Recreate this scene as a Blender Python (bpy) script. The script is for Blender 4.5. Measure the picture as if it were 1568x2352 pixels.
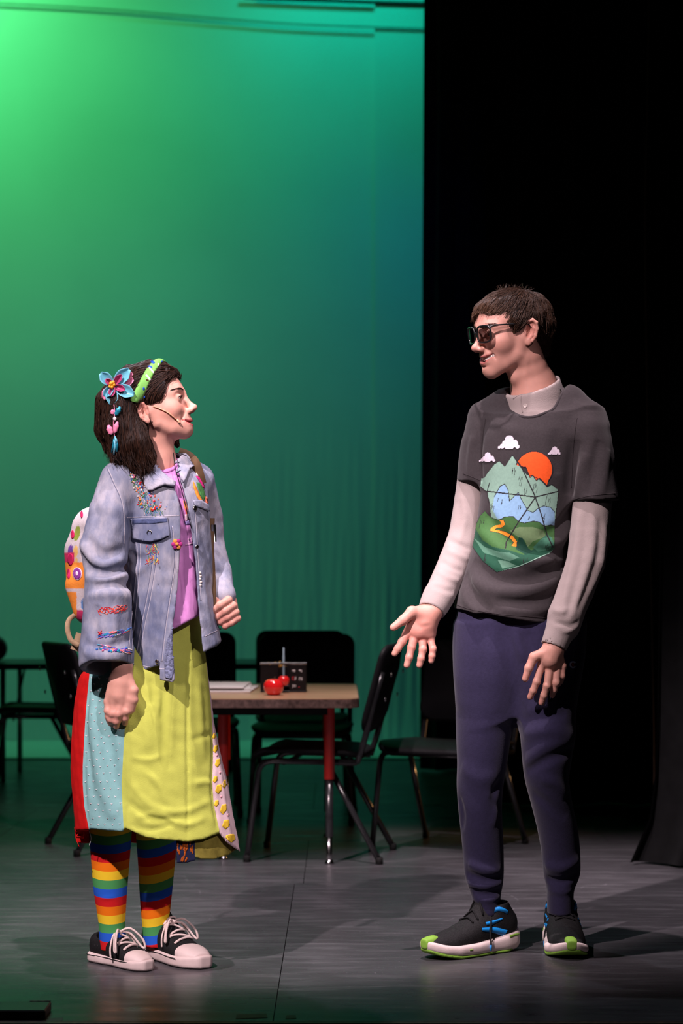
import bpy, math, random
import numpy as np
from mathutils import Vector, Matrix
from mathutils.bvhtree import BVHTree
from mathutils.geometry import delaunay_2d_cdt

for _o in list(bpy.data.objects):
    bpy.data.objects.remove(_o)
SC = bpy.context.scene
COL = SC.collection
random.seed(7)
RNG = np.random.default_rng(11)

# ------------------------------------------------------------------ camera
F, CX, HY, CH = 4980.0, 784.0, 1340.0, 1.024     # focal length in pixels, principal column, horizon row, eye height
cam_data = bpy.data.cameras.new('camera')
cam = bpy.data.objects.new('camera', cam_data)
COL.objects.link(cam)
cam.location = (0, 0, CH)
cam.rotation_euler = (math.pi / 2, 0, 0)
cam_data.sensor_fit = 'VERTICAL'
cam_data.sensor_height = 36.0
cam_data.sensor_width = 24.0
cam_data.lens = F / 2352.0 * 36.0
cam_data.shift_y = (HY - 1176.0) / 2352.0
cam_data.clip_end = 100
cam_data.dof.use_dof = True
cam_data.dof.focus_distance = 5.85
cam_data.dof.aperture_fstop = 3.6
SC.camera = cam

# ------------------------------------------------------------------ world, exposure
world = bpy.data.worlds.new('world')
SC.world = world
world.use_nodes = True
bgn = world.node_tree.nodes['Background']
bgn.inputs[0].default_value = (0.010, 0.012, 0.012, 1)
bgn.inputs[1].default_value = 0.12
SC.view_settings.view_transform = 'Standard'
SC.view_settings.look = 'None'
SC.view_settings.gamma = 1
SC.view_settings.use_curve_mapping = False
SC.view_settings.exposure = 0.0

# ------------------------------------------------------------------ stage lights
def spot(name, loc, target, energy, color, size_deg, blend, radius):
    l = bpy.data.lights.new(name, 'SPOT')
    l.energy = energy; l.color = color
    l.spot_size = math.radians(size_deg); l.spot_blend = blend
    l.shadow_soft_size = radius
    o = bpy.data.objects.new(name, l)
    COL.objects.link(o)
    o.location = loc
    o.rotation_euler = (Vector(target) - Vector(loc)).to_track_quat('-Z', 'Y').to_euler()
    return o

# overhead key above the acting area
spot('overhead_spot', (-0.05, 5.25, 5.7), (0.0, 6.85, 0.6), 1150, (1.0, 0.80, 0.86), 38, 0.8, 0.05)
# front-of-house spots, from the lighting position over the audience
spot('front_spot', (-2.6, 1.2, 5.6), (-0.48, 5.75, 1.02), 2500, (1.0, 0.80, 0.84), 15.5, 0.4, 0.06)
spot('front_spot', (-2.6, 1.2, 5.6), (0.24, 5.95, 1.42), 2500, (1.0, 0.80, 0.84), 12.0, 0.8, 0.06)
spot('front_spot', (2.4, -0.2, 4.8), (-0.36, 5.85, 1.15), 800, (1.0, 0.80, 0.88), 16, 0.5, 0.06)
# added spot without a seen lamp, brightens the tan table
spot('table_fill', (-0.5, 6.9, 5.6), (-0.2, 8.25, 0.6), 420, (1.0, 0.82, 0.84), 15, 0.6, 0.06)
# upstage backlight
spot('back_spot', (-1.8, 8.6, 5.4), (0.2, 6.0, 0.2), 200, (0.80, 0.86, 1.0), 50, 0.6, 0.08)
# amber side light from the wings
spot('wing_spot', (3.2, 9.25, 0.9), (0.2, 8.72, 0.2), 160, (1.0, 0.50, 0.20), 18, 0.6, 0.10)
# green, teal and blue wash on the backdrop
spot('backdrop_spot', (-2.9, 12.3, 5.0), (-2.3, 13.5, 4.2), 132, (0.13, 1.0, 0.33), 140, 1.0, 0.15)
spot('backdrop_spot', (-2.5, 11.6, 5.2), (-2.2, 13.5, 3.6), 58, (0.02, 1.0, 0.12), 110, 1.0, 0.15)
spot('backdrop_spot', (0.1, 12.5, 5.3), (0.05, 13.5, 4.3), 46, (0.0, 1.0, 0.68), 130, 1.0, 0.15)
spot('backdrop_spot', (-3.2, 9.5, 3.5), (-1.8, 13.5, 1.6), 82, (0.27, 1.0, 0.70), 60, 1.0, 0.15)
spot('backdrop_spot', (-0.5, 8.5, 4.8), (-0.4, 13.5, 1.2), 32, (0.0, 0.08, 1.0), 50, 1.0, 0.15)
spot('backdrop_spot', (0.75, 12.3, 3.4), (-0.15, 13.5, 2.8), 5, (0.0, 0.10, 1.0), 110, 1.0, 0.15)
# ------------------------------------------------------------------ helpers
def P(x, y, d):
    """a point on the stage at distance d whose picture place is (x, y)"""
    return np.array(((x - CX) * d / F, d, CH - (y - HY) * d / F))

def floor_d(y):
    return CH * F / (y - HY)

def srgb(r, g, b):
    def c(v):
        v /= 255.0
        return v / 12.92 if v <= 0.04045 else ((v + 0.055) / 1.055) ** 2.4
    return (c(r), c(g), c(b))

def smin(a, b, k):
    if k <= 0:
        return np.minimum(a, b)
    h = np.maximum(k - np.abs(a - b), 0) / k
    return np.minimum(a, b) - h * h * k * 0.25

def smax(a, b, k):
    return -smin(-a, -b, k)

def catmull(tab, n):
    """resample a table of rows smoothly along its first column"""
    tab = np.asarray(tab, float)
    t = np.linspace(0, len(tab) - 1, n)
    i = np.clip(np.floor(t).astype(int), 0, len(tab) - 2)
    u = (t - i)[:, None]
    p0 = tab[np.clip(i - 1, 0, None)]; p1 = tab[i]; p2 = tab[i + 1]; p3 = tab[np.clip(i + 2, None, len(tab) - 1)]
    return 0.5 * (2 * p1 + (p2 - p0) * u + (2 * p0 - 5 * p1 + 4 * p2 - p3) * u ** 2 + (3 * p1 - p0 - 3 * p2 + p3) * u ** 3)

def smooth_path(pts, n):
    return catmull(np.asarray(pts, float), n)

class Xf:
    """local frame: columns of R are forward, left, up"""
    def __init__(self, R=np.eye(3), s=1.0, t=(0, 0, 0)):
        self.R = np.asarray(R, float); self.s = s; self.t = np.asarray(t, float)
    def __call__(self, p):
        return (np.asarray(p, float) * self.s) @ self.R.T + self.t
    def inv(self, p):
        return ((np.asarray(p) - self.t) @ self.R) / self.s

def frame(yaw, pitch=0.0, roll=0.0):
    """yaw: heading measured from +x towards +y; pitch up positive; roll to the own left positive (radians)"""
    f = np.array((math.cos(yaw) * math.cos(pitch), math.sin(yaw) * math.cos(pitch), math.sin(pitch)))
    l = np.array((-math.sin(yaw), math.cos(yaw), 0.0))
    u = np.cross(f, l)
    l2 = l * math.cos(roll) - u * math.sin(roll)
    u2 = np.cross(f, l2)
    return np.stack((f, l2, u2), 1)

class SDF:
    def __init__(self):
        self.pr = []          # (fn, lo, hi, op, k)
        self.xf = Xf()
    def _add(self, fn, lo, hi, op, k):
        self.pr.append((fn, np.asarray(lo, float), np.asarray(hi, float), op, k))
    def cap(self, a, b, ra, rb=None, k=0.01, op='u'):
        rb = ra if rb is None else rb
        a = self.xf(a); b = self.xf(b); ra = ra * self.xf.s; rb = rb * self.xf.s; k *= self.xf.s
        ab = b - a; L2 = max(float(ab @ ab), 1e-12)
        A = a.astype(np.float32); AB = ab.astype(np.float32)
        def fn(p):
            q = p - A
            t = np.clip((q @ AB) / np.float32(L2), 0, 1)
            q = q - t[:, None] * AB
            return np.sqrt(np.einsum('ij,ij->i', q, q)) - (ra + (rb - ra) * t)
        r = max(ra, rb)
        self._add(fn, np.minimum(a, b) - r, np.maximum(a, b) + r, op, k)
    def chain(self, pts, rad, k=0.01, op='u', kc=0.004):
        """tapered limb through several points, one primitive"""
        pts = np.array([self.xf(p) for p in pts]); rad = np.asarray(rad, float) * self.xf.s; k *= self.xf.s
        A = pts[:-1].astype(np.float32); AB = (pts[1:] - pts[:-1]).astype(np.float32); L2 = np.maximum((AB * AB).sum(1), 1e-12); dr = np.diff(rad)
        def fn(p):
            best = None
            for i in range(len(A)):
                q = p - A[i]
                t = np.clip((q @ AB[i]) / L2[i], 0, 1)
                q = q - t[:, None] * AB[i]
                d = np.sqrt(np.einsum('ij,ij->i', q, q)) - (rad[i] + dr[i] * t)
                best = d if best is None else smin(best, d, kc)
            return best
        lo = (pts - rad[:, None]).min(0); hi = (pts + rad[:, None]).max(0)
        self._add(fn, lo, hi, op, k)
    def ell(self, c, r, R=None, k=0.01, op='u'):
        c = self.xf(c); r = np.asarray(r, float) * self.xf.s; k *= self.xf.s
        M = self.xf.R if R is None else self.xf.R @ np.asarray(R)
        Mf = M.astype(np.float32); cf = c.astype(np.float32); rf = r.astype(np.float32)
        def fn(p):
            q = (p - cf) @ Mf
            q1 = q / rf
            k0 = np.sqrt(np.einsum('ij,ij->i', q1, q1))
            q2 = q1 / rf
            k1 = np.sqrt(np.einsum('ij,ij->i', q2, q2)) + 1e-9
            return np.where(k0 < 1e-4, -rf.min(), k0 * (k0 - 1) / k1)
        ext = np.sqrt(((M * r) ** 2).sum(1))
        self._add(fn, c - ext, c + ext, op, k)
    def box(self, c, h, R=None, r=0.005, k=0.005, op='u'):
        c = self.xf(c); h = np.asarray(h, float) * self.xf.s; r *= self.xf.s; k *= self.xf.s
        M = self.xf.R if R is None else self.xf.R @ np.asarray(R)
        Mf = M.astype(np.float32); cf = c.astype(np.float32); hf = (h - r).astype(np.float32)
        def fn(p):
            q = np.abs((p - cf) @ Mf) - hf
            return np.sqrt((np.maximum(q, 0) ** 2).sum(1)) + np.minimum(q.max(1), 0) - r
        ext = np.abs(M) @ h
        self._add(fn, c - ext, c + ext, op, k)
    def loft(self, rows, k=0.01, op='u', n=2.0, smooth=True, cap=0.0, fr=None):
        """rows: (z, cx, cy, a, b[, yaw]) world units, any order of z; elliptic stack"""
        t = np.asarray(rows, float)
        if t.shape[1] == 5:
            t = np.hstack((t, np.zeros((len(t), 1))))
        t = t[np.argsort(t[:, 0])]
        if smooth:
            zz = np.linspace(t[0, 0], t[-1, 0], len(t) * 8)
            # monotone smoothing: linear interpolation then box filter
            w = [np.interp(zz, t[:, 0], t[:, j]) for j in range(6)]
            def sm(v):
                e = np.concatenate((np.full(3, v[0]), v, np.full(3, v[-1])))
                kk = np.array((1, 2, 3, 4, 3, 2, 1), float) / 16
                s = np.convolve(e, kk, 'valid'); s[0] = v[0]; s[-1] = v[-1]
                return s
            w = [w[0]] + [sm(v) for v in w[1:]]
        else:
            w = [t[:, j] for j in range(6)]
        z0, z1 = w[0][0], w[0][-1]
        yawed = np.abs(w[5]).max() > 1e-6
        def fn(p):
            if fr is not None:
                p = fr.inv(p)
            z = p[:, 2]
            cx, cy, a, b = (np.interp(z, w[0], w[j]) for j in (1, 2, 3, 4))
            dx = p[:, 0] - cx; dy = p[:, 1] - cy
            if yawed:
                th = np.interp(z, w[0], w[5])
                c, s = np.cos(th), np.sin(th)
                dx, dy = dx * c + dy * s, -dx * s + dy * c
            if n == 2.0:
                u = dx / a; v = dy / b
                kk = np.sqrt(u * u + v * v)
                g = np.sqrt((u / a) ** 2 + (v / b) ** 2) + 1e-9
                d = np.where(kk < 1e-3, -np.minimum(a, b), (kk - 1) * kk / g)
            else:
                u = np.abs(dx / a) + 1e-9; v = np.abs(dy / b) + 1e-9
                s_ = u ** n + v ** n
                kk = s_ ** (1.0 / n)
                gx = kk / s_ * u ** (n - 1) / a; gy = kk / s_ * v ** (n - 1) / b
                d = (kk - 1) / (np.sqrt(gx * gx + gy * gy) + 1e-9)
                d = np.maximum(d, -np.minimum(a, b))
            e = np.maximum(z - z1, z0 - z)
            d = smax(d, e, cap) if cap > 0 else np.maximum(d, e)
            return d if fr is None else d * fr.s
        m = np.maximum(t[:, 3], t[:, 4])
        lo = ((t[:, 1] - m).min(), (t[:, 2] - m).min(), z0); hi = ((t[:, 1] + m).max(), (t[:, 2] + m).max(), z1)
        if fr is not None:
            cs = fr(np.array([(x, y, z) for x in (lo[0], hi[0]) for y in (lo[1], hi[1]) for z in (lo[2], hi[2])]))
            lo, hi = cs.min(0), cs.max(0)
        self._add(fn, lo, hi, op, k)
    def fold(self, pts, w, h, taper=True):
        """soft ridge (h>0) or valley (h<0) of half width w along a world polyline"""
        pts = np.asarray(pts, float)
        A = pts[:-1].astype(np.float32); B = pts[1:].astype(np.float32)
        L = np.linalg.norm(pts[1:] - pts[:-1], axis=1); cum = np.concatenate(([0], np.cumsum(L))); tot = max(cum[-1], 1e-9)
        def fn(p):
            best = np.full(len(p), 1e9, np.float32); u = np.zeros(len(p), np.float32)
            for i in range(len(A)):
                ab = B[i] - A[i]; q = p - A[i]
                t = np.clip((q @ ab) / max(L[i] ** 2, 1e-12), 0, 1)
                e = q - t[:, None] * ab
                d2 = np.einsum('ij,ij->i', e, e)
                m = d2 < best
                best = np.where(m, d2, best); u = np.where(m, (cum[i] + t * L[i]) / tot, u)
            g = np.exp(-best / (w * w))
            if taper:
                g = g * np.sqrt(np.clip(4 * u * (1 - u), 0, 1) + 0.02)
            return h * g
        m = 2.6 * w
        self._add(fn, pts.min(0) - m, pts.max(0) + m, 'd', 0)
    def shell(self, t):
        self._add(None, (-50, -50, -50), (50, 50, 50), 'h', t)
    def disp(self, f, lo, hi):
        self._add(f, lo, hi, 'd', 0)
    def cut(self, f, k=0.0, op='i', lo=(-50, -50, -50), hi=(50, 50, 50)):
        """intersect (op 'i') or subtract (op 's') with a free function"""
        self._add(f, lo, hi, op, k)
    def ev(self, p, prims=None):
        p = np.ascontiguousarray(p, np.float32)
        d = np.full(len(p), 1e3, np.float32)
        for fn, lo, hi, op, k in (self.pr if prims is None else prims):
            if op == 'u':
                d = smin(d, fn(p), k)
            elif op == 'h':                       # hollow: keep a skin of thickness k
                d = np.maximum(d, -(d + k))
            elif op == 'i':
                d = smax(d, fn(p), k)
            else:
                m = k + 0.006 if op == 's' else 0.0
                ix = np.flatnonzero(((p >= lo - m) & (p <= hi + m)).all(1))
                if len(ix) == 0:
                    continue
                if op == 's':
                    d[ix] = smax(d[ix], -fn(p[ix]), k)
                else:
                    d[ix] = d[ix] - fn(p[ix])
        return d.astype(np.float32)
    def mesh(self, h, margin=0.030, act_k=1.5):
        us = [q for q in self.pr if q[3] == 'u']
        lo = np.min([q[1] for q in us], 0) - 0.02; hi = np.max([q[2] for q in us], 0) + 0.02
        B = 10; bs = B * h
        nb = np.ceil((hi - lo) / bs).astype(int)
        bi = np.stack(np.meshgrid(*[np.arange(n) for n in nb], indexing='ij'), -1).reshape(-1, 3)
        cen = lo + (bi + 0.5) * bs
        d = np.concatenate([self.ev(c) for c in np.array_split(cen, max(1, len(cen) // 60000))])
        act = bi[np.abs(d) < bs * 0.87 * act_k + 0.006]
        S = 3
        key = (act[:, 0] // S) * 1000000 + (act[:, 1] // S) * 1000 + act[:, 2] // S
        order = np.argsort(key, kind='stable'); act = act[order]; key = key[order]
        groups = np.split(act, np.flatnonzero(np.diff(key)) + 1)
        g1 = np.arange(B + 1)
        loc = np.stack(np.meshgrid(g1, g1, g1, indexing='ij'), -1).reshape(-1, 3)
        N = nb * B + 2
        def ckey(c):
            return (c[..., 0].astype(np.int64) * N[1] + c[..., 1]) * N[2] + c[..., 2]
        VK, VP, EQ = [], [], []
        corners = np.array([(i, j, k) for i in (0, 1) for j in (0, 1) for k in (0, 1)])
        edges = [(a, b) for a in range(8) for b in range(a + 1, 8) if np.abs(corners[a] - corners[b]).sum() == 1]
        for g in groups:
            blo = lo + g.min(0) * bs - margin; bhi = lo + (g.max(0) + 1) * bs + margin
            pr = [q for q in self.pr if (q[1] <= bhi + q[4]).all() and (q[2] >= blo - q[4]).all()]
            if not any(q[3] == 'u' for q in pr):
                continue
            idx = g[:, None, :] * B + loc[None]
            pts = lo + idx.reshape(-1, 3) * h
            D = self.ev(pts, pr).reshape(-1, B + 1, B + 1, B + 1)
            ins = D < 0
            cs = [ins[:, c[0]:B + c[0], c[1]:B + c[1], c[2]:B + c[2]] for c in corners]
            tot = sum(c.astype(np.int8) for c in cs)
            b_, x_, y_, z_ = np.nonzero((tot > 0) & (tot < 8))
            if not len(b_):
                continue
            dv = np.stack([D[b_, x_ + c[0], y_ + c[1], z_ + c[2]] for c in corners], 1)
            acc = np.zeros((len(b_), 3)); cnt = np.zeros(len(b_))
            for a, b in edges:
                m = (dv[:, a] < 0) != (dv[:, b] < 0)
                t = np.where(m, dv[:, a] / np.where(m, dv[:, a] - dv[:, b], 1), 0)
                acc += np.where(m[:, None], corners[a] + t[:, None] * (corners[b] - corners[a]), 0); cnt += m
            cell = g[b_] * B + np.stack((x_, y_, z_), 1)
            VK.append(ckey(cell)); VP.append(lo + (cell + acc / cnt[:, None]) * h)
            for ax in range(3):
                sl0 = [slice(None)] + [slice(0, B)] * 3
                sl1 = list(sl0); sl1[ax + 1] = slice(1, B + 1)
                i0 = ins[tuple(sl0)]; i1 = ins[tuple(sl1)]
                b2, x2, y2, z2 = np.nonzero(i0 != i1)
                c0 = g[b2] * B + np.stack((x2, y2, z2), 1)
                u = (ax + 1) % 3; v = (ax + 2) % 3
                du = np.zeros(3, int); du[u] = 1; dv_ = np.zeros(3, int); dv_[v] = 1
                q = np.stack((ckey(c0), ckey(c0 - du), ckey(c0 - du - dv_), ckey(c0 - dv_)), 1)
                flip = ~i0[b2, x2, y2, z2]
                q[flip] = q[flip][:, ::-1]
                EQ.append(q)
        VK = np.concatenate(VK); VP = np.concatenate(VP); EQ = np.concatenate(EQ)
        o = np.argsort(VK); VK = VK[o]; VP = VP[o]
        ix = np.searchsorted(VK, EQ); ix = np.clip(ix, 0, len(VK) - 1)
        ok = (VK[ix] == EQ).all(1)
        return VP, ix[ok]

# ---- mesh objects
def mesh_obj(name, V, Fc, mat, parent=None, smooth=True, colors=None, attrs=None):
    V = np.asarray(V, np.float32).reshape(-1, 3)
    me = bpy.data.meshes.new(name)
    if isinstance(Fc, np.ndarray) and Fc.ndim == 2:
        n = len(Fc); k = Fc.shape[1]
        me.vertices.add(len(V)); me.vertices.foreach_set('co', V.ravel())
        me.loops.add(n * k); me.loops.foreach_set('vertex_index', Fc.astype(np.int32).ravel())
        me.polygons.add(n); me.polygons.foreach_set('loop_start', np.arange(0, n * k, k, dtype=np.int32))
        me.update(calc_edges=True)
    else:
        me.from_pydata(V.tolist(), [], [list(map(int, f)) for f in Fc])
    me.validate()
    if smooth:
        me.polygons.foreach_set('use_smooth', np.ones(len(me.polygons), bool))
    if colors is not None:
        c = np.asarray(colors, np.float32)
        c = np.hstack((c[:, :3], np.ones((len(c), 1), np.float32)))
        at = me.attributes.new('Col', 'FLOAT_COLOR', 'POINT'); at.data.foreach_set('color', c.ravel())
    for k_, v in (attrs or {}).items():
        at = me.attributes.new(k_, 'FLOAT', 'POINT'); at.data.foreach_set('value', np.asarray(v, np.float32))
    o = bpy.data.objects.new(name, me)
    COL.objects.link(o)
    if mat is not None:
        me.materials.append(mat)
    if parent is not None:
        o.parent = parent
        o.matrix_parent_inverse = Matrix.Identity(4)
    return o

def tag(o, label=None, cat=None, group=None, kind=None):
    if label: o['label'] = label
    if cat: o['category'] = cat
    if group: o['group'] = group
    if kind: o['kind'] = kind
    return o

def empty(name, loc=(0, 0, 0), rz=0.0):
    o = bpy.data.objects.new(name, None); COL.objects.link(o)
    o.location = loc; o.rotation_euler = (0, 0, rz); o.empty_display_size = 0.1
    return o

class MB:
    """collects pieces of one mesh"""
    def __init__(self):
        self.v = []; self.f = []; self.n = 0; self.c = []
    def add(self, V, Fc, col=None):
        V = np.asarray(V, float).reshape(-1, 3)
        self.v.append(V)
        self.f += [tuple(int(i) + self.n for i in f) for f in Fc]
        if col is not None:
            self.c.append(np.tile(np.asarray(col, float)[:3], (len(V), 1)) if np.ndim(col) == 1 else np.asarray(col))
        self.n += len(V)
        return self
    def box(self, lo, hi, R=None, t=None, col=None, bev=0.0):
        lo = np.asarray(lo, float); hi = np.asarray(hi, float)
        if bev <= 0:
            V = np.array([(x, y, z) for x in (lo[0], hi[0]) for y in (lo[1], hi[1]) for z in (lo[2], hi[2])])
            Fc = [(0, 1, 3, 2), (4, 6, 7, 5), (0, 4, 5, 1), (2, 3, 7, 6), (0, 2, 6, 4), (1, 5, 7, 3)]
        else:
            V, Fc = bev_box(lo, hi, bev)
        if R is not None: V = V @ np.asarray(R).T
        if t is not None: V = V + np.asarray(t)
        return self.add(V, Fc, col)
    def tube(self, pts, r, n=8, col=None, cap=True):
        V, Fc = tube(pts, r, n, cap)
        return self.add(V, Fc, col)
    def lathe(self, prof, c, n=24, axis=None, col=None):
        V, Fc = lathe(prof, n)
        if axis is not None: V = V @ np.asarray(axis).T
        return self.add(V + np.asarray(c), Fc, col)
    def build(self, name, mat, parent=None, smooth=True, attrs=None):
        V = np.concatenate(self.v)
        return mesh_obj(name, V, self.f, mat, parent, smooth, np.concatenate(self.c) if self.c else None, attrs)

def bev_box(lo, hi, b):
    lo = np.asarray(lo, float); hi = np.asarray(hi, float)
    V = []; idx = {}
    for i in (0, 1):
        for j in (0, 1):
            for k in (0, 1):
                s = (i, j, k)
                for ax in range(3):
                    p = [0, 0, 0]
                    for a in range(3):
                        edge = lo[a] if s[a] == 0 else hi[a]
                        p[a] = edge if a == ax else (edge + b if s[a] == 0 else edge - b)
                    idx[(s, ax)] = len(V); V.append(p)
    Fc = []
    for ax in range(3):
        u, v = [a for a in range(3) if a != ax]
        for e in (0, 1):
            q = []
            for (su, sv) in ((0, 0), (1, 0), (1, 1), (0, 1)):
                s = [0, 0, 0]; s[ax] = e; s[u] = su; s[v] = sv
                q.append(idx[(tuple(s), ax)])
            Fc.append(q)
    for ax in range(3):      # edges along ax
        u, v = [a for a in range(3) if a != ax]
        for su in (0, 1):
            for sv in (0, 1):
                s0 = [0, 0, 0]; s0[u] = su; s0[v] = sv; s1 = list(s0); s1[ax] = 1
                s0 = tuple(s0); s1 = tuple(s1)
                Fc.append([idx[(s0, u)], idx[(s1, u)], idx[(s1, v)], idx[(s0, v)]])
    for i in (0, 1):
        for j in (0, 1):
            for k in (0, 1):
                Fc.append([idx[((i, j, k), a)] for a in range(3)])
    V = np.array(V); c = (lo + hi) / 2
    out = []
    for f in Fc:
        p = V[f]; n = np.cross(p[1] - p[0], p[2] - p[0])
        out.append(f if n @ (p.mean(0) - c) > 0 else f[::-1])
    return V, out

def tube(pts, r, n=8, cap=True):
    pts = np.asarray(pts, float); m = len(pts)
    r = np.full(m, r) if np.ndim(r) == 0 else np.asarray(r, float)
    T = np.gradient(pts, axis=0); T /= np.linalg.norm(T, axis=1)[:, None] + 1e-12
    up = np.array((0, 0, 1.0)) if abs(T[0][2]) < 0.9 else np.array((1.0, 0, 0))
    N = np.cross(T[0], up); N /= np.linalg.norm(N)
    V = []
    an = np.arange(n) * 2 * math.pi / n
    for i in range(m):
        N = N - T[i] * (N @ T[i]); N /= np.linalg.norm(N) + 1e-12
        Bn = np.cross(T[i], N)
        V.append(pts[i] + r[i] * (np.cos(an)[:, None] * N + np.sin(an)[:, None] * Bn))
    V = np.concatenate(V)
    Fc = [(i * n + j, i * n + (j + 1) % n, (i + 1) * n + (j + 1) % n, (i + 1) * n + j) for i in range(m - 1) for j in range(n)]
    if cap:
        Fc += [tuple(range(n))[::-1], tuple((m - 1) * n + j for j in range(n))]
    return V, Fc

def lathe(prof, n=24):
    prof = np.asarray(prof, float); m = len(prof)
    an = np.arange(n) * 2 * math.pi / n
    V = np.concatenate([np.stack((p[0] * np.cos(an), p[0] * np.sin(an), np.full(n, p[1])), 1) for p in prof])
    Fc = [(i * n + j, i * n + (j + 1) % n, (i + 1) * n + (j + 1) % n, (i + 1) * n + j) for i in range(m - 1) for j in range(n)]
    Fc += [tuple(range(n))[::-1], tuple((m - 1) * n + j for j in range(n))]
    return V, Fc

class Surf:
    """a mesh that pieces can be laid on"""
    def __init__(self, V, Fc):
        self.t = BVHTree.FromPolygons(np.asarray(V).tolist(), np.asarray(Fc).tolist())
    def hit(self, x, y):
        o = Vector((0, 0, CH)); d = Vector(P(x, y, 1.0)) - o; d.normalize()
        loc, nor, i, _ = self.t.ray_cast(o, d)
        if loc is None:
            return None, None
        if nor.dot(d) > 0: nor = -nor
        return np.array(loc), np.array(nor)
    def pts(self, xy, off=0.0, dens=None):
        xy = np.asarray(xy, float)
        if dens:
            xy = smooth_path(xy, dens)
        out = []; last = None; todo = []
        for x, y in xy:
            l, n = self.hit(x, y)
            if l is None:
                todo.append((len(out), x, y)); out.append(last if last is not None else np.zeros(3))
            else:
                last = l + n * off; out.append(last)
        out = np.array(out)
        good = [i for i in range(len(out)) if i not in {t[0] for t in todo}]
        for i, x, y in todo:
            if good:
                j = min(good, key=lambda g: abs(g - i))
                out[i] = P(x, y, out[j][1])
        return out

def patch(surf, poly, off=0.001, thick=0.003, step=4.0, dens=None, lift=None):
    """a piece of cloth cut to a picture outline, laid on a surface; lift(x, y) adds extra distance off it"""
    poly = np.asarray(poly, float)
    pb = []
    n = len(poly)
    for i in range(n):
        a = poly[i]; b = poly[(i + 1) % n]
        m = max(1, int(np.linalg.norm(b - a) / step))
        for j in range(m):
            pb.append(a + (b - a) * j / m)
    pb = np.array(pb); nbd = len(pb)
    lo = pb.min(0); hi = pb.max(0)
    gx, gy = np.meshgrid(np.arange(lo[0] + step / 2, hi[0], step), np.arange(lo[1] + step / 2, hi[1], step))
    g = np.stack((gx.ravel(), gy.ravel()), 1)
    ins = inside(g, pb)
    g = g[ins]
    if len(g):
        dd = np.min(np.linalg.norm(g[:, None] - pb[None], axis=2), 1)
        g = g[dd > step * 0.45]
    allp = np.concatenate((pb, g)) if len(g) else pb
    res = delaunay_2d_cdt([Vector(p) for p in allp], [(i, (i + 1) % nbd) for i in range(nbd)], [], 1, 1e-5)
    v2 = np.array([(v.x, v.y) for v in res[0]]); fc = [tuple(f) for f in res[2]]
    L = np.zeros((len(v2), 3)); Nn = np.zeros((len(v2), 3)); ok = np.zeros(len(v2), bool)
    for i, (x, y) in enumerate(v2):
        l, nn = surf.hit(x, y)
        if l is not None:
            L[i] = l; Nn[i] = nn; ok[i] = True
    if not ok.any():
        for i, (x, y) in enumerate(v2): L[i] = P(x, y, 5.7); Nn[i] = (0, -1, 0)
    elif not ok.all():
        gi = np.flatnonzero(ok)
        for i in np.flatnonzero(~ok):
            j = gi[np.argmin(((v2[gi] - v2[i]) ** 2).sum(1))]
            L[i] = P(v2[i][0], v2[i][1], L[j][1]); Nn[i] = Nn[j]
    ex = np.array([lift(x, y) for x, y in v2]) if lift else np.zeros(len(v2))
    top = L + Nn * (off + thick + ex)[:, None]; bot = L + Nn * (off + ex * 0.5)[:, None]
    V = np.concatenate((top, bot)); m = len(v2)
    cnt = {}
    # orient faces outwards
    FT = []
    for f in fc:
        a, b, c = top[f[0]], top[f[1]], top[f[2]]
        nrm = np.cross(b - a, c - a)
        FT.append(f if nrm @ Nn[f[0]] > 0 else f[::-1])
    for f in FT:
        for i in range(len(f)):
            e = (f[i], f[(i + 1) % len(f)]); cnt[e] = 1
    sides = [(b, a, a + m, b + m) for (a, b) in cnt if (b, a) not in cnt]
    return V, FT + [tuple(i + m for i in f[::-1]) for f in FT] + sides, np.concatenate((v2, v2))

def inside(pts, poly):
    pts = np.asarray(pts, float); poly = np.asarray(poly, float)
    x, y = pts[:, 0], pts[:, 1]; r = np.zeros(len(pts), bool)
    j = len(poly) - 1
    for i in range(len(poly)):
        xi, yi = poly[i]; xj, yj = poly[j]
        if yi != yj:
            c = ((yi > y) != (yj > y)) & (x < (xj - xi) * (y - yi) / (yj - yi) + xi)
            r ^= c
        j = i
    return r

def wnoise(p, f, seed=0):
    """smooth pseudo noise made of sines, -1..1"""
    r = np.random.default_rng(seed)
    o = np.zeros(len(p), np.float32)
    for i in range(5):
        d = r.normal(size=3); d /= np.linalg.norm(d)
        o += np.sin((p @ d.astype(np.float32)) * f * (0.7 + 0.6 * r.random()) + r.random() * 6.28)
    return o / 5 * 1.6

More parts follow.
